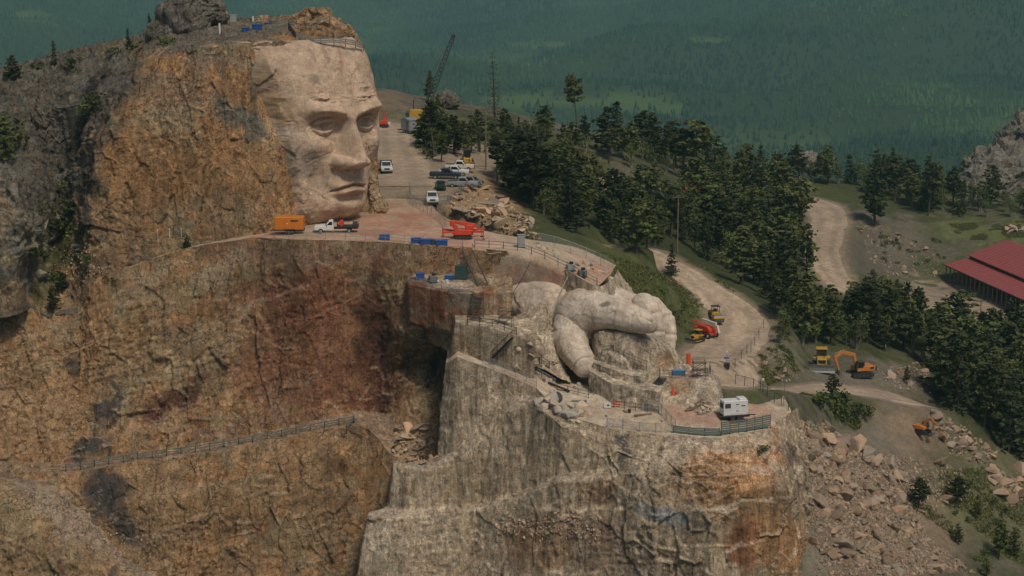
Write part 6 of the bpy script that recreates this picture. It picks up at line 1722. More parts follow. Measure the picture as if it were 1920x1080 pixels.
# ------------------------------------------------------------------ fences, railings, stairs
_post = {}
def post_mesh(r, h, m, square=False):
    k = (r, h, m.name, square)
    if k not in _post:
        bm = bmesh.new()
        if square: bmesh.ops.create_cube(bm, size=1); bmesh.ops.scale(bm, verts=bm.verts, vec=Vector((2 * r, 2 * r, h)))
        else: bmesh.ops.create_cone(bm, cap_ends=True, segments=6, radius1=r, radius2=r, depth=h)
        bmesh.ops.translate(bm, verts=bm.verts, vec=Vector((0, 0, h / 2)))
        me = bpy.data.meshes.new('post'); bm.to_mesh(me); bm.free(); me.materials.append(m); _post[k] = me
    return _post[k]
def mesh_material():
    m, nt, b = new_mat('chain_link')
    n = N(nt)
    tr = n.add('ShaderNodeBsdfTransparent'); mx = n.add('ShaderNodeMixShader')
    co = n.add('ShaderNodeTexCoord').outputs['Object']
    w = n.noise(co, 2.0, 3)
    n.link(n.rng(w, .3, .7, .12, .30), mx.inputs[0])
    b.inputs['Base Color'].default_value = (.30, .33, .32, 1); b.inputs['Roughness'].default_value = .6
    n.link(tr.outputs[0], mx.inputs[1]); n.link(b.outputs[0], mx.inputs[2])
    out = [x for x in nt.nodes if x.type == 'OUTPUT_MATERIAL'][0]
    n.link(mx.outputs[0], out.inputs['Surface'])
    return m
CHAIN = mesh_material()
def fence(name, label, pts, h=1.1, rails=(1.1, .55), every=3.0, pr=.045, rr_=.035, m=DARKST, rm=None, cat='railing', mesh=False, plank=None, sink=.3, wobble=0.0):
    """posts, rails and (MESH) a chain-link sheet along the 3-D polyline PTS; PLANK = (thickness, height) makes the rails boards"""
    pts = [settle(np.array(p, float)) for p in pts]
    t = thing(name, label, cat, pts[0], 0)
    o0 = pts[0]
    seg = np.array([np.linalg.norm(b - a) for a, b in zip(pts[:-1], pts[1:])]); cum = np.concatenate([[0], np.cumsum(seg)])
    n = max(1, int(round(cum[-1] / every)))
    pos = []
    for k in range(n + 1):
        s = cum[-1] * k / n; i = min(len(seg) - 1, int(np.searchsorted(cum, s, 'right') - 1)); f_ = (s - cum[i]) / seg[i]
        pos.append(settle(pts[i] + (pts[i + 1] - pts[i]) * f_, 1.0))
    r = random.Random(len(label))
    for p in pos:
        o = link('post', post_mesh(pr, h + sink + .06, m, plank is not None), parent=t); o.location = tuple(p - o0 + np.array([0, 0, -sink])); o.rotation_euler = (r.gauss(0, .02 + wobble), r.gauss(0, .02 + wobble), 0)
    path = sorted({round(c, 3) for c in cum} | {round(cum[-1] * k / n, 3) for k in range(n + 1)})
    pl = []
    for s in path:
        i = min(len(seg) - 1, int(np.searchsorted(cum, s, 'right') - 1)); f_ = min(1, (s - cum[i]) / seg[i]); pl.append(pts[i] + (pts[i + 1] - pts[i]) * f_ - o0)
    for z in rails:
        if plank:
            for a, b in zip(pl[:-1], pl[1:]):
                bar('rail', a + np.array([0, -pr - plank[0] * .5, z + r.gauss(0, .012)]), b + np.array([0, -pr - plank[0] * .5, z + r.gauss(0, .012)]), 0, rm or m, t, square=(plank[0], plank[1]))
        else: poly_tube('rail', [q + np.array([0, 0, z]) for q in pl], rr_, rm or m, t, 5)
    if mesh:
        v = [tuple(q + np.array([0, .03, .05])) for q in pl] + [tuple(q + np.array([0, .03, h])) for q in pl]
        k = len(pl)
        mesh_obj('wire_mesh', v, [(i, i + 1, k + i + 1, k + i) for i in range(k - 1)], CHAIN, t)
    return t
def line(*q): return [P(*a) for a in q]

ramp = line((122, 886, 286.1), (185, 879, 286.0), (240, 869, 285.9), (310, 861, 285.8), (370, 853, 285.6), (440, 840, 285.4), (515, 826, 285.2), (600, 808, 284.8), (662, 799, 284.5))
fence('ramp_guardrail', 'long grey guardrail along the sloping ramp across the lower wall', [p + np.array([0, .6, 0]) for p in ramp], 1.1, (1.0, .6), 2.3, .06, m=BLACKP, rm=RAILG, plank=(.05, .12))
fence('ramp_end_rail', 'short guardrail turning back at the upper end of the ramp', line((664, 799, 285), (650, 810, 283)), 1.1, (1.0, .6), 2.0, .06, m=BLACKP, rm=RAILG, plank=(.06, .18))
fence('brow_guardrail', 'grey plank guardrail along the top of the carved forehead', line((555, 83, 311.5), (590, 83, 310.5), (625, 82, 310.5), (660, 86, 312.5), (682, 93, 315)), 1.0, (.9, .6, .3), 2.1, .05, m=DARKST, rm=GREYWOOD, plank=(.05, .2))
fence('steep_guardrail', 'dark steep guardrail leading down to the forehead', line((541, 60, 317), (554, 84, 311.6)), 1.0, (.9, .55, .25), 1.5, .06, m=BLACKP, rm=DARKST, plank=(.05, .24))
fence('crest_guardrail', 'plank guardrail over the rock knob on the crest', line((516, 56, 320), (540, 50, 320.5), (575, 48, 317), (618, 42, 317)), 1.0, (.9, .5), 2.2, .05, m=DARKST, rm=GREYWOOD, plank=(.05, .16))
fence('gully_guardrail', 'low green guardrail at the mouth of the overgrown gully', line((55, 584, 302.6), (90, 586, 302.4), (145, 588, 302.2)), .9, (.8, .5), 2.4, .06, m=DARKST, rm=RAILG, plank=(.05, .18))
E = ledge_edge
fence('ledge_railing', 'long pipe railing along the lip of the ledge below the carved face', [P(u, v, Y) + np.array([0, .5, 0]) for u, v, Y in ((512, 449, 294.5), (560, 449.5, 291.8), (650, 451.5, 291), (725, 454.5, 290.4), (790, 459.5, 288.8), (868, 463.5, 287.7))], 1.15, (1.1, .6), 3.2, .05, .035, GALV)
fence('path_railing', 'dark pipe railing beside the path along the top of the carved arm', [P(u, v, Y) + np.array([0, .5, 0]) for u, v, Y in ((890, 465.5, 287.5), (940, 469, 286.5), (985, 475, 285.3), (1022, 490, 284.1), (1060, 506, 283), (1120, 538, 281))], 1.15, (1.1, .6), 2.2, .06, .035, DARKST)
fence('arm_fence', 'chain link fence on the far side of the path above the arm', [P(*q) for q in lift_pts] if 'lift_pts' in globals() else [Pz(u, v, z) for u, v, z in ((1010, 453, -1.0), (1045, 463, -2.0), (1080, 477, -3.2), (1118, 494, -4.6), (1150, 512, -5.7))], 1.9, (1.85,), 2.6, .045, .03, GALV, cat='fence', mesh=True)
fence('corner_fence', 'chain link fence around the parking corner above the rubble', [Pz(u, v, 0) for u, v in ((767, 366), (772, 384), (795, 398), (822, 412), (838, 432))], 1.8, (1.75,), 2.4, .05, .03, GALV, cat='fence', mesh=True)
fence('pickup_fence', 'chain link fence panel in front of the white utility pickup', [Pz(u, v, 0) for u, v in ((776, 384), (812, 386), (842, 384))], 1.7, (1.65, .9), 2.2, .045, .03, GALV, cat='fence', mesh=True)
fence('rubble_fence', 'thin fence climbing beside the parked cars above the rubble', [on_hill(u, v, 0) for u, v in ((842, 380), (866, 360), (895, 352))], 1.6, (1.55,), 2.2, .045, .03, GALV, cat='fence', mesh=True)
fence('platform_railing', 'pipe railing around the upper stair platform', line((766, 531, 284.2), (805, 539, 282.2), (850, 548.5, 280), (880, 549, 280.4)), 1.1, (1.05, .55), 1.6, .045, .03, GALV, mesh=True)
fence('shelf_railing', 'dark pipe railing along the drilled stone shelf', line((876, 606, 275.3), (928, 614, 273.9), (968, 628, 272.7)), 1.1, (1.05, .55), 1.9, .06, .04, BLACKP)
fence('terrace_fence', 'mesh fence along the left lip of the hand terrace', line((905, 683, 272.2), (937, 695, 271.3), (975, 712, 269.8), (1006, 726, 268.4)), 1.5, (1.45, .75), 1.9, .05, .03, GALV, cat='fence', mesh=True)
fence('inner_fence', 'mesh fence across the terrace beside the carved thumb', line((915, 672, 274.5), (960, 684, 274), (1005, 700, 273.4), (1040, 716, 272.6)), 1.3, (1.25, .65), 2.0, .045, .03, GALV, cat='fence', mesh=True)
fence('block_railing', 'thin dark railing on the sawn stone blocks beside the finger', line((1128, 664, 275.5), (1145, 662, 275.4), (1175, 674, 274.3), (1212, 690, 273)), 1.1, (1.05, .55), 1.7, .045, .03, DARKST)
fence('spur_railing', 'pipe railing around the flat top of the stone spur', line((1236, 708, 273), (1262, 711, 272.6), (1300, 712, 272.3), (1332, 706, 274), (1330, 694, 279)), 1.2, (1.15, .6), 1.9, .045, .03, DARKST)
fence('right_fence', 'low mesh fence at the back of the generator terrace', line((1378, 742, 283), (1410, 745, 281), (1440, 752, 278), (1478, 768, 274)), 1.5, (1.45,), 1.7, .05, .03, DARKST, cat='fence', mesh=True)
fence('green_fence', 'green plank barrier on the terrace lip in front of the generator', line((1262, 817, 260.6), (1305, 819, 260.5), (1350, 819, 260.6)), 1.1, (1.0, .75, .5, .25), 2.0, .06, m=DARKST, rm=RAILG, plank=(.06, .2), cat='fence')
fence('green_corner_fence', 'tall green plank barrier turning the corner right of the generator', line((1352, 819, 260.7), (1400, 811, 262.4), (1444, 801, 264.6)), 2.0, (1.9, 1.6, 1.3, 1.0, .7, .4), 1.3, .06, m=DARKST, rm=RAILG, plank=(.06, .2), cat='fence')
fence('edge_fence', 'wire fence along the lip of the terrace left of the green barrier', line((1138, 801, 261.6), (1180, 809, 261), (1220, 813, 260.7), (1260, 815, 260.6)), 1.4, (1.35, .7), 2.4, .06, .03, GALV, cat='fence', mesh=True)
fence('mesh_gate', 'grey mesh gate panel standing on the terrace left of the generator', line((1182, 776, 268.2), (1212, 784, 266.8), (1240, 790, 265.6)), 1.7, (1.65, .1), 2.6, .06, .04, GALV, cat='gate', mesh=True)
fence('gate_wing', 'light mesh fence leading from the gate panel to the terrace lip', line((1240, 790, 265.6), (1256, 806, 263), (1266, 814, 261.2)), 1.6, (1.55,), 1.8, .05, .03, GALV, cat='fence', mesh=True)
fence('haul_road_fence', 'thin post fence beside the haul road bend', [on_hill(u, v, 0) for u, v in ((1378, 690), (1400, 665), (1420, 640), (1432, 615))], 1.6, (1.5,), 6.0, .05, .02, DARKST, cat='fence')
for k, (u, v, lab) in enumerate(((1430, 730, 'white topped marker post at the back fence of the terrace'), (1468, 760, 'tall leaning pole at the right end of the terrace'))):
    p = P(u, v + 12, 279 if k == 0 else 276)
    t = thing('marker_post', lab, 'post', p)
    bar('pole', (0, 0, -.4), (0, 0, 2.4) if k == 0 else (.25, 0, 5.2), .05, WOOD if k else DARKST, t)
    (cyl('cap', .2, .3, (0, 0, 2.5), WHITE, t, 'z') if k == 0 else box('cap', (.14, .14, .2), (.25, 0, 5.25), WOOD, t))

def stair(label, top, bot, width, n, m, side=None, name='staircase', rail=True):
    top, bot = np.array(top, float), np.array(bot, float)
    t = thing(name, label, 'stairs', bot)
    d = top - bot; hor = np.array([d[0], d[1], 0]); s = np.array([-hor[1], hor[0], 0]); s = s / np.linalg.norm(s) if side is None else np.array(side)
    for sg in (-1, 1): bar('stringer', s * sg * width / 2, d + s * sg * width / 2, 0, m, t, square=(.10, .28))
    for k in range(n):
        q = d * (k + .5) / n
        bar('tread', q - s * width / 2, q + s * width / 2, 0, m, t, square=(.28, .06))
    if rail:
        for sg in (-1, 1):
            bar('handrail', s * sg * width / 2 + np.array([0, 0, 1.0]), d + s * sg * width / 2 + np.array([0, 0, 1.0]), .04, m, t)
            for k in range(4): q = d * k / 3; bar('rail_post', q + s * sg * width / 2, q + s * sg * width / 2 + np.array([0, 0, 1.0]), .035, m, t)
    return t
X = np.array([1, 0, 0])
stair('steep wooden stair from the ledge down to the upper platform', P(876, 469, 287.0), P(906, 536, 283.0), 1.6, 18, WOOD, side=(.97, .2, 0))
stair('short dark stair from the upper platform down to the drilled shelf', P(897, 549, 280.2), P(897, 594, 277.0), 1.6, 12, DARKST, side=(1, 0, 0))
stair('dark metal stair going down beside the wrist to the hand terrace', P(962, 632, 272.4), P(922, 672, 273.4), 1.2, 14, BLACKP)
stair('grey metal stair leaning on the stone spur left of the blue box', P(1243, 708, 272.4), P(1206, 748, 268.2), 1.1, 16, DARKST, rail=False)

# ------------------------------------------------------------------ crates, cabinets, cones, signs
def crate(label, loc, rz, size, m=BLUE, name='storage_box', lid=None):
    t = thing(name, label, 'box', settle(loc), rz)
    b = box('body', (size[0], size[1], size[2] * .84), (0, 0, size[2] * .42), m, t, .03)
    box('lid', (size[0] + .06, size[1] + .06, size[2] * .16), (0, 0, size[2] * .92), lid or m, t, .03)
    for s in (-.3, .3): box('latch', (.08, .04, .14), (size[0] * s, -size[1] / 2 - .03, size[2] * .80), DARKST, b, .01)
    return t
crate('single blue storage box at the ledge railing below the white truck', on_ledge(721, 449.5), .03, (1.6, .9, .8))
crate('blue storage box on the ledge lip, left one of the touching pair', on_ledge(780, 456, -.3), .0, (1.5, .9, .85))
crate('blue storage box on the ledge lip, right one of the touching pair', on_ledge(801, 457.5, -.3), -.05, (2.0, .9, .8))
crate('blue storage box at the end of the row nearest the wooden stair', on_ledge(828, 459.5, -.3), .0, (1.8, .9, .8))
crate('small green box squeezed between two blue boxes on the ledge', on_ledge(813, 458.6, -.3), .0, (.6, .8, .8), GREENP)
crate('blue box standing at the left end of the upper platform', P(788, 532, 286.2), .1, (1.3, .9, .9))
crate('open lidded blue box at the back of the upper platform', P(842, 529, 285.4), -.15, (1.2, .9, .75), BLUE, lid=mat('light_blue_lid', (.10, .22, .42), .5))
crate('blue box with pale lid on top of the stone spur beside the railing', P(1272, 704, 275.6), .05, (1.9, 1.0, .85), mat('faded_blue_paint', (.045, .14, .30), .5), lid=mat('pale_blue_lid', (.16, .30, .42), .5))
for u, v, Y, s, lab in ((460, 57, 317, 1.0, 'lowest blue box on the crest behind the forehead'), (482, 52, 318, 1.5, 'largest blue box on the crest, middle of three'), (503, 46, 321, 1.1, 'blue box farthest right of three on the crest')):
    crate(lab, P(u, v, Y), -.2, (s, .8, .7 if s < 1.4 else .9))
def cabinet(label, loc, rz, size, m, name='equipment_cabinet', n=2):
    t = thing(name, label, 'cabinet', settle(loc), rz)
    box('body', size, (0, 0, size[2] / 2 + .1), m, t, .03)
    for k in range(n): box('door', (size[0] / n - .08, .03, size[2] - .2), (-size[0] / 2 + size[0] / n * (k + .5), -size[1] / 2 - .01, size[2] / 2 + .1), m, t, .01)
    box('plinth', (size[0] + .1, size[1] + .1, .12), (0, 0, .06), DARKST, t, .01); box('cap', (size[0] + .1, size[1] + .1, .06), (0, 0, size[2] + .13), m, t, .01)
    return t
cabinet('tall dark green cabinet on the upper platform beside the wooden stair', P(865, 527, 285.6), -.1, (1.8, 1.0, 1.9), GREENP)
cabinet('pale grey electrical box standing by the rubble next to the path', P(977, 462, 289.5), .1, (1.1, .8, 1.9), GREYBOX, n=1)
cabinet('grey metal box with frame on the summit beside the white post', P(437, 34, 327), .2, (1.1, .9, 1.3), GREYBOX, n=1)
def compressor(label, loc, m):
    t = thing('compressor', label, 'compressor', settle(loc), .3)
    box('body', (1.2, .9, .9), (0, 0, .65), m, t, .06); cyl('tank', .28, 1.3, (0, .5, .4), m, t, 'x'); box('motor', (.5, .5, .4), (.1, 0, 1.3), BLACKP, t, .05)
    for s in (-.4, .4): box('skid', (1.4, .12, .2), (0, s, .1), DARKST, t, .02)
compressor('pale grey machine on the path above the wrist', P(1070, 516, 283.5), GREYBOX)
compressor('dark grey machine with hoses beside the pale one above the wrist', P(1092, 521, 283.0), STEEL)
compressor('grey hose machine between the blue boxes on the upper platform', P(812, 537, 284.2), STEEL)
def cone(label, loc, h=.75, r=.24):
    t = thing('traffic_cone', label, 'cone', settle(loc))
    cyl('body', r * .75, h, (0, 0, h / 2 + .04), SAFETY, t, 'z', 12, .04); box('base', (r * 2, r * 2, .05), (0, 0, .03), SAFETY, t, .01)
cone('orange safety cone on the dirt below the stone spur', P(1262, 744, 270.2), 1.3, .34)
cone('orange cone on the lot beside the pines near the shed', on_hill(1735, 567), 1.5, .5)
t = thing('debris_chute', 'tall orange tube standing at the end of the carved hand', 'tube', settle(P(1291, 676, 285))); cyl('tube', .34, 2.1, (0, 0, 1.05), SAFETY, t, 'z'); cyl('foot', .5, .12, (0, 0, .06), DARKST, t, 'z'); cyl('rim', .37, .12, (0, 0, 2.1), SAFETY, t, 'z')
t = thing('barricade', 'small orange barricade on the terrace in front of the stone step', 'barricade', settle(P(1157, 752, 267.6)))
for s in (-.35, .35): bar('leg', (s, -.25, 0), (s, .05, 1.0), .04, SAFETY, t); bar('leg', (s, .3, 0), (s, .05, 1.0), .04, SAFETY, t)
for z in (.45, .85): box('board', (1.1, .04, .18), (0, -.05, z), SAFETY, t, .01)
t = thing('notice_board', 'white notice board lying against the fence on the terrace', 'sign', settle(P(1139, 757, 267.2))); box('board', (1.0, .06, .8), (0, 0, .5), WHITE, t, .02); bar('leg', (-.4, .1, 0), (-.4, 0, .9), .03, DARKST, t); bar('leg', (.4, .1, 0), (.4, 0, .9), .03, DARKST, t); box('print', (.3, .02, .22), (.1, -.04, .5), BLACKP, t, 0)
t = thing('blue_road_sign', 'small blue sign with white lamp above a black bin beside the haul road', 'sign', on_hill(1362, 690)); bar('pole', (0, 0, -.3), (0, 0, 2.6), .045, GALV, t); box('plate', (.9, .05, .3), (0, -.06, 1.7), BLUESIGN, t, .01); cyl('lamp', .16, .3, (0, 0, 2.7), WHITE, t, 'z')
t = thing('waste_bin', 'black waste bin at the foot of the blue sign', 'bin', on_hill(1363, 692)); prism('body', [(-.35, .0), (.35, .0), (.42, .95), (-.42, .95)], .8, BLACKP, t, bevel=.03); box('lid', (.9, .85, .1), (0, 0, 1.0), BLACKP, t, .03)
t = thing('steel_disc', 'dark round metal disc leaning on the terrace above the boulder pile', 'disc', settle(P(1046, 744, 267.0)), .5, rx=-.35)
cyl('disc', .9, .12, (0, 0, .85), DARKST, t, 'y', 24); cyl('hub', .2, .2, (0, 0, .85), RUBBER, t, 'y', 12); cyl('rim', .93, .06, (0, 0, .85), RUBBER, t, 'y', 24)
for (a, b, lab) in (((1028, 706, 272.8), (1068, 722, 271.6), 'long dark steel beam lying on the terrace behind the disc'), ((1285, 772, 266.8), (1330, 758, 268.6), 'long dark plank leaning on the stone spur'), ((1290, 768, 267.1), (1318, 752, 268.8), 'shorter plank leaning on the stone spur')):
    pa, pb = settle(P(*a)), settle(P(*b))
    t = thing('steel_beam' if 'beam' in lab else 'timber_plank', lab, 'beam' if 'beam' in lab else 'plank', pa)
    bar('flange', (0, 0, .1), pb - pa + np.array([0, 0, .1]), 0, BLACKP if 'beam' in lab else WOOD, t, square=(.35, .12)); bar('web', (0, 0, .2), pb - pa + np.array([0, 0, .2]), 0, BLACKP if 'beam' in lab else WOOD, t, square=(.1, .2))
for k, (u, v, Y, h, lab) in enumerate(((474, 29, 326, 1.6, 'white post standing highest on the summit'), (412, 67, 318, 2.0, 'white post on the crest left of the blue boxes'))):
    t = thing('survey_post', lab, 'post', settle(P(u, v, Y))); cyl('pole', .16, h, (0, 0, h / 2 - .1), WHITE, t, 'z', 10); cyl('cap', .17, .06, (0, 0, h - .08), WHITE, t, 'z', 10)
t = thing('flag_pole', 'thin dark pole with white flag on the summit', 'flag', settle(P(489, 30, 326))); bar('pole', (0, 0, -.3), (0, 0, 1.9), .04, DARKST, t); box('flag', (.28, .03, .34), (.0, 0, 1.45), WHITE, t, .01)
# light stakes with lamps along the back of the ledge on the left
for k, u in enumerate((296, 318, 340, 361, 386, 412, 440)):
    v = 444 - k * .6
    t = thing('survey_stake', 'thin white stake in the row below the wall left of the orange trailer', 'stake', P(u, v, 303.0), 0, 'white stakes below the wall'); bar('pole', (0, 0, -1.2), (0, 0, 1.3), .035, WHITE, t); box('tag', (.14, .05, .2), (0, 0, 1.2), WHITE, t, .01)
t = thing('marker_flag', 'short striped marker on the floor in front of the cave', 'marker', P(802, 762, 290.5)); bar('pole', (0, 0, -.4), (0, 0, 1.1), .04, WHITE, t); box('panel', (.2, .05, .25), (0, 0, .9), WHITE, t, .01); box('panel', (.2, .05, .25), (0, 0, .3), WHITE, t, .01)
# hoses and ropes
def hose(label, pts, r, m, name='hose'): tag(poly_tube(name, catmull(np.array(pts), np.linspace(0, len(pts) - 1, 6 * len(pts))), r, m), label, 'hose' if name == 'hose' else 'rope')
ROPE = mat('rope', (.38, .33, .25), .9)
hose('pale hose running from the path down over the wrist', line((1068, 512, 283.2), (1052, 545, 281.3), (1040, 580, 280.2), (1030, 612, 279.6), (1010, 640, 277.5)), .07, ROPE)
hose('dark cable hanging down the pale arm wall', line((995, 490, 284.4), (980, 520, 284.3), (962, 548, 284.6), (945, 562, 284.6)), .05, BLACKP)
hose('pale rope looped over the lip of the upper platform', line((786, 534, 284.0), (790, 558, 284.2), (796, 565, 284.0), (803, 555, 283.4), (806, 538, 282.4)), .06, ROPE, 'rope')
hose('pale hose lying along the path railing', line((915, 476, 286.2), (935, 474, 286.4), (960, 474, 286.1)), .08, ROPE)

# ------------------------------------------------------------------ utility poles and wires
def pole(label, b, vt, arm=True, name='utility_pole', hillp=None):
    p = on_hill(*b, 0) if hillp is None else hillp
    h = (b[1] - vt) / scale_at(p)
    t = thing(name, label, 'pole', p)
    cyl('shaft', .17, h + .6, (0, 0, h / 2 - .3), WOOD, t, 'z', 10, .11)
    if arm:
        bar('crossarm', (-1.1, 0, h - .5), (1.1, 0, h - .5), 0, WOOD, t, square=(.12, .14))
        for x in (-1, -.35, .35, 1): cyl('insulator', .06, .2, (x, 0, h - .32), GREYBOX, t, 'z', 8)
    return p + np.array([0, 0, h - .3])
A = pole('tall wooden utility pole beside the parked pickups', (911, 318), 198)
B = pole('wooden utility pole in the pines above the haul road', (1270, 474), 365)
C = pole('wooden pole with a lamp at the lot in front of the shed', (1837, 622), 560, True)
def wire(label, a, b, sag, dx):
    pts = [a + (b - a) * s + np.array([dx, 0, -sag * 4 * s * (1 - s)]) for s in np.linspace(0, 1, 24)]
    tag(poly_tube('overhead_wire', pts, .03, DARKST, None, 4), label, 'wire')
for dx, lab in ((-1, 'leftmost'), (-.3, 'second'), (.4, 'third'), (1, 'rightmost')): wire(lab + ' overhead wire sagging between the two wooden poles', A, B, 3.0, dx)
for dx, lab in ((-.6, 'upper'), (.6, 'lower')): wire(lab + ' overhead wire running from the pine pole down toward the lot', B, C, 5.0, dx)

# ------------------------------------------------------------------ red roofed shed
o = Pz(1775, 529, -45.0); fr = Pz(1910, 592, -45.0)
d = fr - o; d[2] = 0; d /= np.linalg.norm(d)
ang = math.atan2(d[1], d[0])
gz = ground(o[0] + 8, o[1] - 15)
t = thing('open_shed', 'long open sided shed with red metal roofs and timber posts at the lot', 'building', (o[0], o[1], -45.0), ang)
ROOF = mat('red_metal_roof', (.33, .08, .07), .55, 0, .08, .6)
L = 62.0          # +x runs toward the camera along the eave, +y to the right
def quad_slab(name, a, b, c, e, th, m, parent):
    v = [np.array(q, float) for q in (a, b, c, e)]
    v += [q - np.array([0, 0, th]) for q in v]
    return mesh_obj(name, v, [(0, 1, 2, 3), (7, 6, 5, 4), (0, 4, 5, 1), (1, 5, 6, 2), (2, 6, 7, 3), (3, 7, 4, 0)], m, parent)
lr = quad_slab('porch_roof', (-.8, -.8, 4.7), (L, -.8, 4.7), (L, 6.2, 6.1), (-.8, 6.2, 6.1), .14, ROOF, t)
for k in range(30): box('seam', (.05, 7.1, .06), (0, 0, 0), ROOF, lr, 0, rot=Matrix.Rotation(math.atan2(1.4, 7.0), 3, 'X')).location = (k * 2.1, 2.7, 5.45)
mr = quad_slab('main_roof', (-.8, 5.8, 6.9), (L, 5.8, 6.9), (L, 16.5, 10.6), (-.8, 16.5, 10.6), .16, ROOF, t)
quad_slab('main_roof', (-.8, 16.5, 10.6), (L, 16.5, 10.6), (L, 27, 6.9), (-.8, 27, 6.9), .16, ROOF, t)
for k in range(30): box('seam', (.05, 11.2, .06), (0, 0, 0), ROOF, mr, 0, rot=Matrix.Rotation(math.atan2(3.7, 10.7), 3, 'X')).location = (k * 2.1, 11.1, 8.8)
quad_slab('clerestory', (-.4, 6.25, 6.95), (L, 6.25, 6.95), (L, 6.5, 6.95), (-.4, 6.5, 6.95), .95, mat('dark_fascia', (.045, .032, .03), .7), t)
box('fascia', (L + .8, .12, .25), (L / 2 - .4, -.84, 4.58), mat('dark_fascia', (.045, .032, .03), .7), t, .01)
v = [(-.5, 6.3, 6), (-.5, 26.6, 6.0), (-.5, 26.6, 6.9), (-.5, 16.5, 10.4), (-.5, 6.3, 6.8)]
mesh_obj('gable', v + [(x + .15, y, z) for x, y, z in v], [(0, 1, 2, 3, 4), (9, 8, 7, 6, 5)] + [(i, (i + 1) % 5, 5 + (i + 1) % 5, 5 + i) for i in range(5)], WOOD, t)
pm = post_mesh(.13, 5.2, WOOD, True)
for k in range(24):
    q = link('post', pm, parent=t); q.location = (k * 2.6, -.3, -.5)
pm2 = post_mesh(.15, 7.4, WOOD, True)
for k in range(14):
    q = link('post', pm2, parent=t); q.location = (k * 4.6, 6.4, -.5)
for k in range(4):
    q = link('post', pm2, parent=t); q.location = (-.2, 6.4 + k * 6.6, -.5)
box('floor_slab', (L + 1, 27, .3), (L / 2, 13, .12), mat('concrete', (.30, .29, .26), .9, 0, .15), t, .02)
box('rear_wall', (L, .2, 6.6), (L / 2, 26.6, 3.3), WOOD, t, .01)
for k in range(6):
    s = thing('picnic_table', 'wooden table under the porch of the open shed', 'table', t.matrix_world @ Vector((0, 0, 0)) if False else (o[0] + d[0] * (6 + k * 6) + 3 * d[1] * -1, o[1] + d[1] * (6 + k * 6) + 3 * d[0], -44.72), ang, 'tables under the shed porch')
    box('top', (2.0, .8, .06), (0, 0, .75), WOOD, s, .01)
    for sy in (-.65, .65): box('bench', (2.0, .28, .05), (0, sy, .45), WOOD, s, .01)
    for sx in (-.7, .7): bar('leg', (sx, -.6, 0), (sx, .3, .73), .05, WOOD, s); bar('leg', (sx, .6, 0), (sx, -.3, .73), .05, WOOD, s)

# ------------------------------------------------------------------ scaffolding and clutter on the work terraces
def scaffold(label, p, w, dpt, h, levels, rz=0.0):
    t = thing('scaffold_tower', label, 'scaffold', settle(p), rz)
    for sx in (-w / 2, w / 2):
        for sy in (-dpt / 2, dpt / 2): bar('standard', (sx, sy, -.3), (sx, sy, h), .045, DARKST, t)
    for k in range(levels):
        z = h * (k + 1) / (levels + .35)
        for sy in (-dpt / 2, dpt / 2): bar('ledger', (-w / 2, sy, z), (w / 2, sy, z), .035, DARKST, t); bar('brace', (-w / 2, sy, z - h / (levels + .35)), (w / 2, sy, z), .03, DARKST, t)
        for sx in (-w / 2, w / 2): bar('transom', (sx, -dpt / 2, z), (sx, dpt / 2, z), .035, DARKST, t)
        for j in range(3): box('deck_plank', (w, dpt / 3 - .05, .05), (0, -dpt / 2 + dpt / 3 * (j + .5), z + .05), WOOD, t, .01)
scaffold('dark scaffold tower on the terrace left of the carved thumb', P(1000, 690, 273.5), 2.2, 1.2, 3.2, 2, .2)
scaffold('dark scaffold tower standing on the drilled shelf beside the wrist', P(948, 622, 276.5), 2.0, 1.2, 2.6, 2, -.2)
scaffold('small scaffold against the sawn blocks below the finger', P(1120, 728, 272.0), 1.6, .9, 2.4, 1, .3)
scaffold('scaffold tower at the end of the stone spur', P(1310, 712, 273.5), 1.8, 1.0, 2.6, 2, .1)
fence('wrist_railing', 'dark railing on the rough rock in front of the wrist', line((938, 640, 276.6), (970, 648, 275.9), (1002, 655, 275.6), (1030, 668, 275.3)), 1.1, (1.05, .55), 1.8, .06, .04, BLACKP)
fence('thumb_railing', 'dark railing running past the tip of the carved thumb', line((1045, 722, 271.8), (1075, 730, 270.8), (1104, 738, 270)), 1.1, (1.05, .55), 1.8, .05, .035, DARKST)
fence('step_railing', 'thin railing along the low stone step', line((1150, 752, 267.6), (1190, 758, 266.8), (1235, 764, 266)), 1.1, (1.05, .55), 1.9, .05, .03, DARKST)
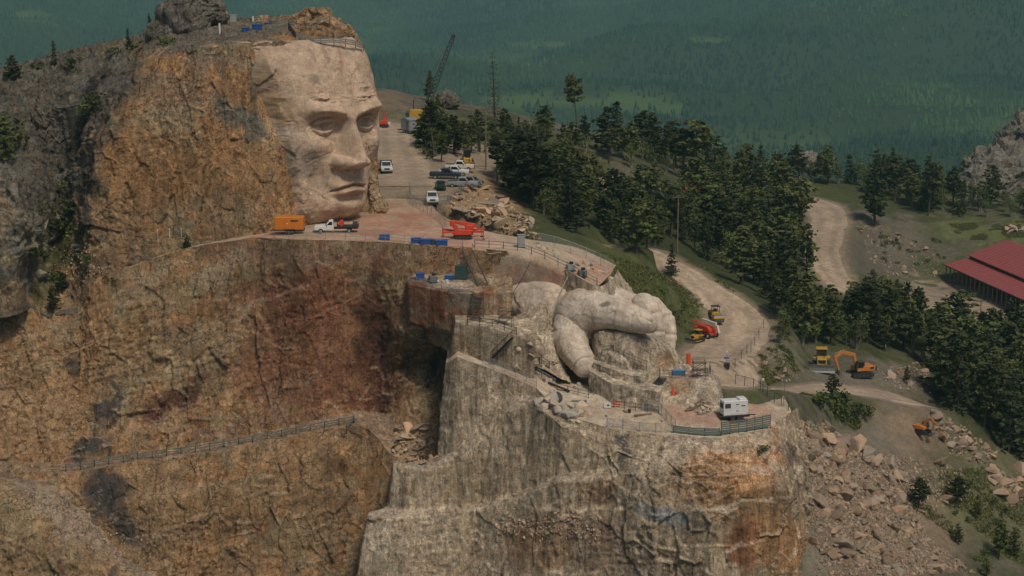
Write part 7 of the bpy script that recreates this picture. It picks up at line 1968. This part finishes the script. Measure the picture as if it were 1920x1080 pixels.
for k, (u, v, Y, lab) in enumerate(((1020, 700, 272.6, 'grey bucket by the scaffold beside the thumb'), (1180, 770, 266.2, 'dark bucket in front of the low stone step'), (1300, 765, 267.8, 'grey bucket in front of the stone spur'), (820, 535, 284.2, 'white bucket on the upper platform'), (838, 536, 284, 'second white bucket on the upper platform'))):
    t = thing('bucket', lab, 'bucket', settle(P(u, v, Y))); cyl('body', .22, .45, (0, 0, .23), WHITE if 'white' in lab else (STEEL if 'grey' in lab else BLACKP), t, 'z', 12, .26); poly_tube('handle', [(-.25, 0, .45), (0, 0, .68), (.25, 0, .45)], .02, DARKST, t, 4)
for k, (u, v, Y, w, lab) in enumerate(((1085, 745, 268.8, 1.4, 'stack of grey boards on the terrace behind the boulder pile'), (1205, 778, 265.4, 1.6, 'stack of pale boards near the mesh gate'), (1318, 772, 266.8, 1.3, 'grey bundle of boards in front of the stone spur'))):
    t = thing('board_stack', lab, 'boards', settle(P(u, v, Y)), .3 * k)
    for j in range(4): box('board', (w * 1.6, .22, .07), (.04 * j, (j % 2) * .26 - .13, .05 + .08 * (j // 2)), GREYWOOD if 'grey' in lab else WOOD, t, .01)
# ------------------------------------------------------------------ haze
def haze_box():
    x, y0, y1, z0, z1 = 6600, -400, 9700, -420, 54
    v = [(-x, y0, z0), (x, y0, z0), (x, y1, z0), (-x, y1, z0), (-x, y0, z1), (x, y0, z1), (x, y1, z1), (-x, y1, z1)]
    f = [(0, 3, 2, 1), (4, 5, 6, 7), (0, 1, 5, 4), (1, 2, 6, 5), (2, 3, 7, 6), (3, 0, 4, 7)]
    m = bpy.data.materials.new('valley_air')
    m.use_nodes = True
    nt = m.node_tree; nt.nodes.clear()
    out = nt.nodes.new('ShaderNodeOutputMaterial'); pv = nt.nodes.new('ShaderNodeVolumePrincipled')
    pv.inputs['Color'].default_value = (.40, .82, .82, 1)
    pv.inputs['Density'].default_value = HAZE_DENSITY
    pv.inputs['Anisotropy'].default_value = .0
    nt.links.new(pv.outputs[0], out.inputs['Volume'])
    o = mesh_obj('haze', v, f, m)
    tag(o, kind='stuff')
HAZE_DENSITY = 0.95e-4
haze_box()
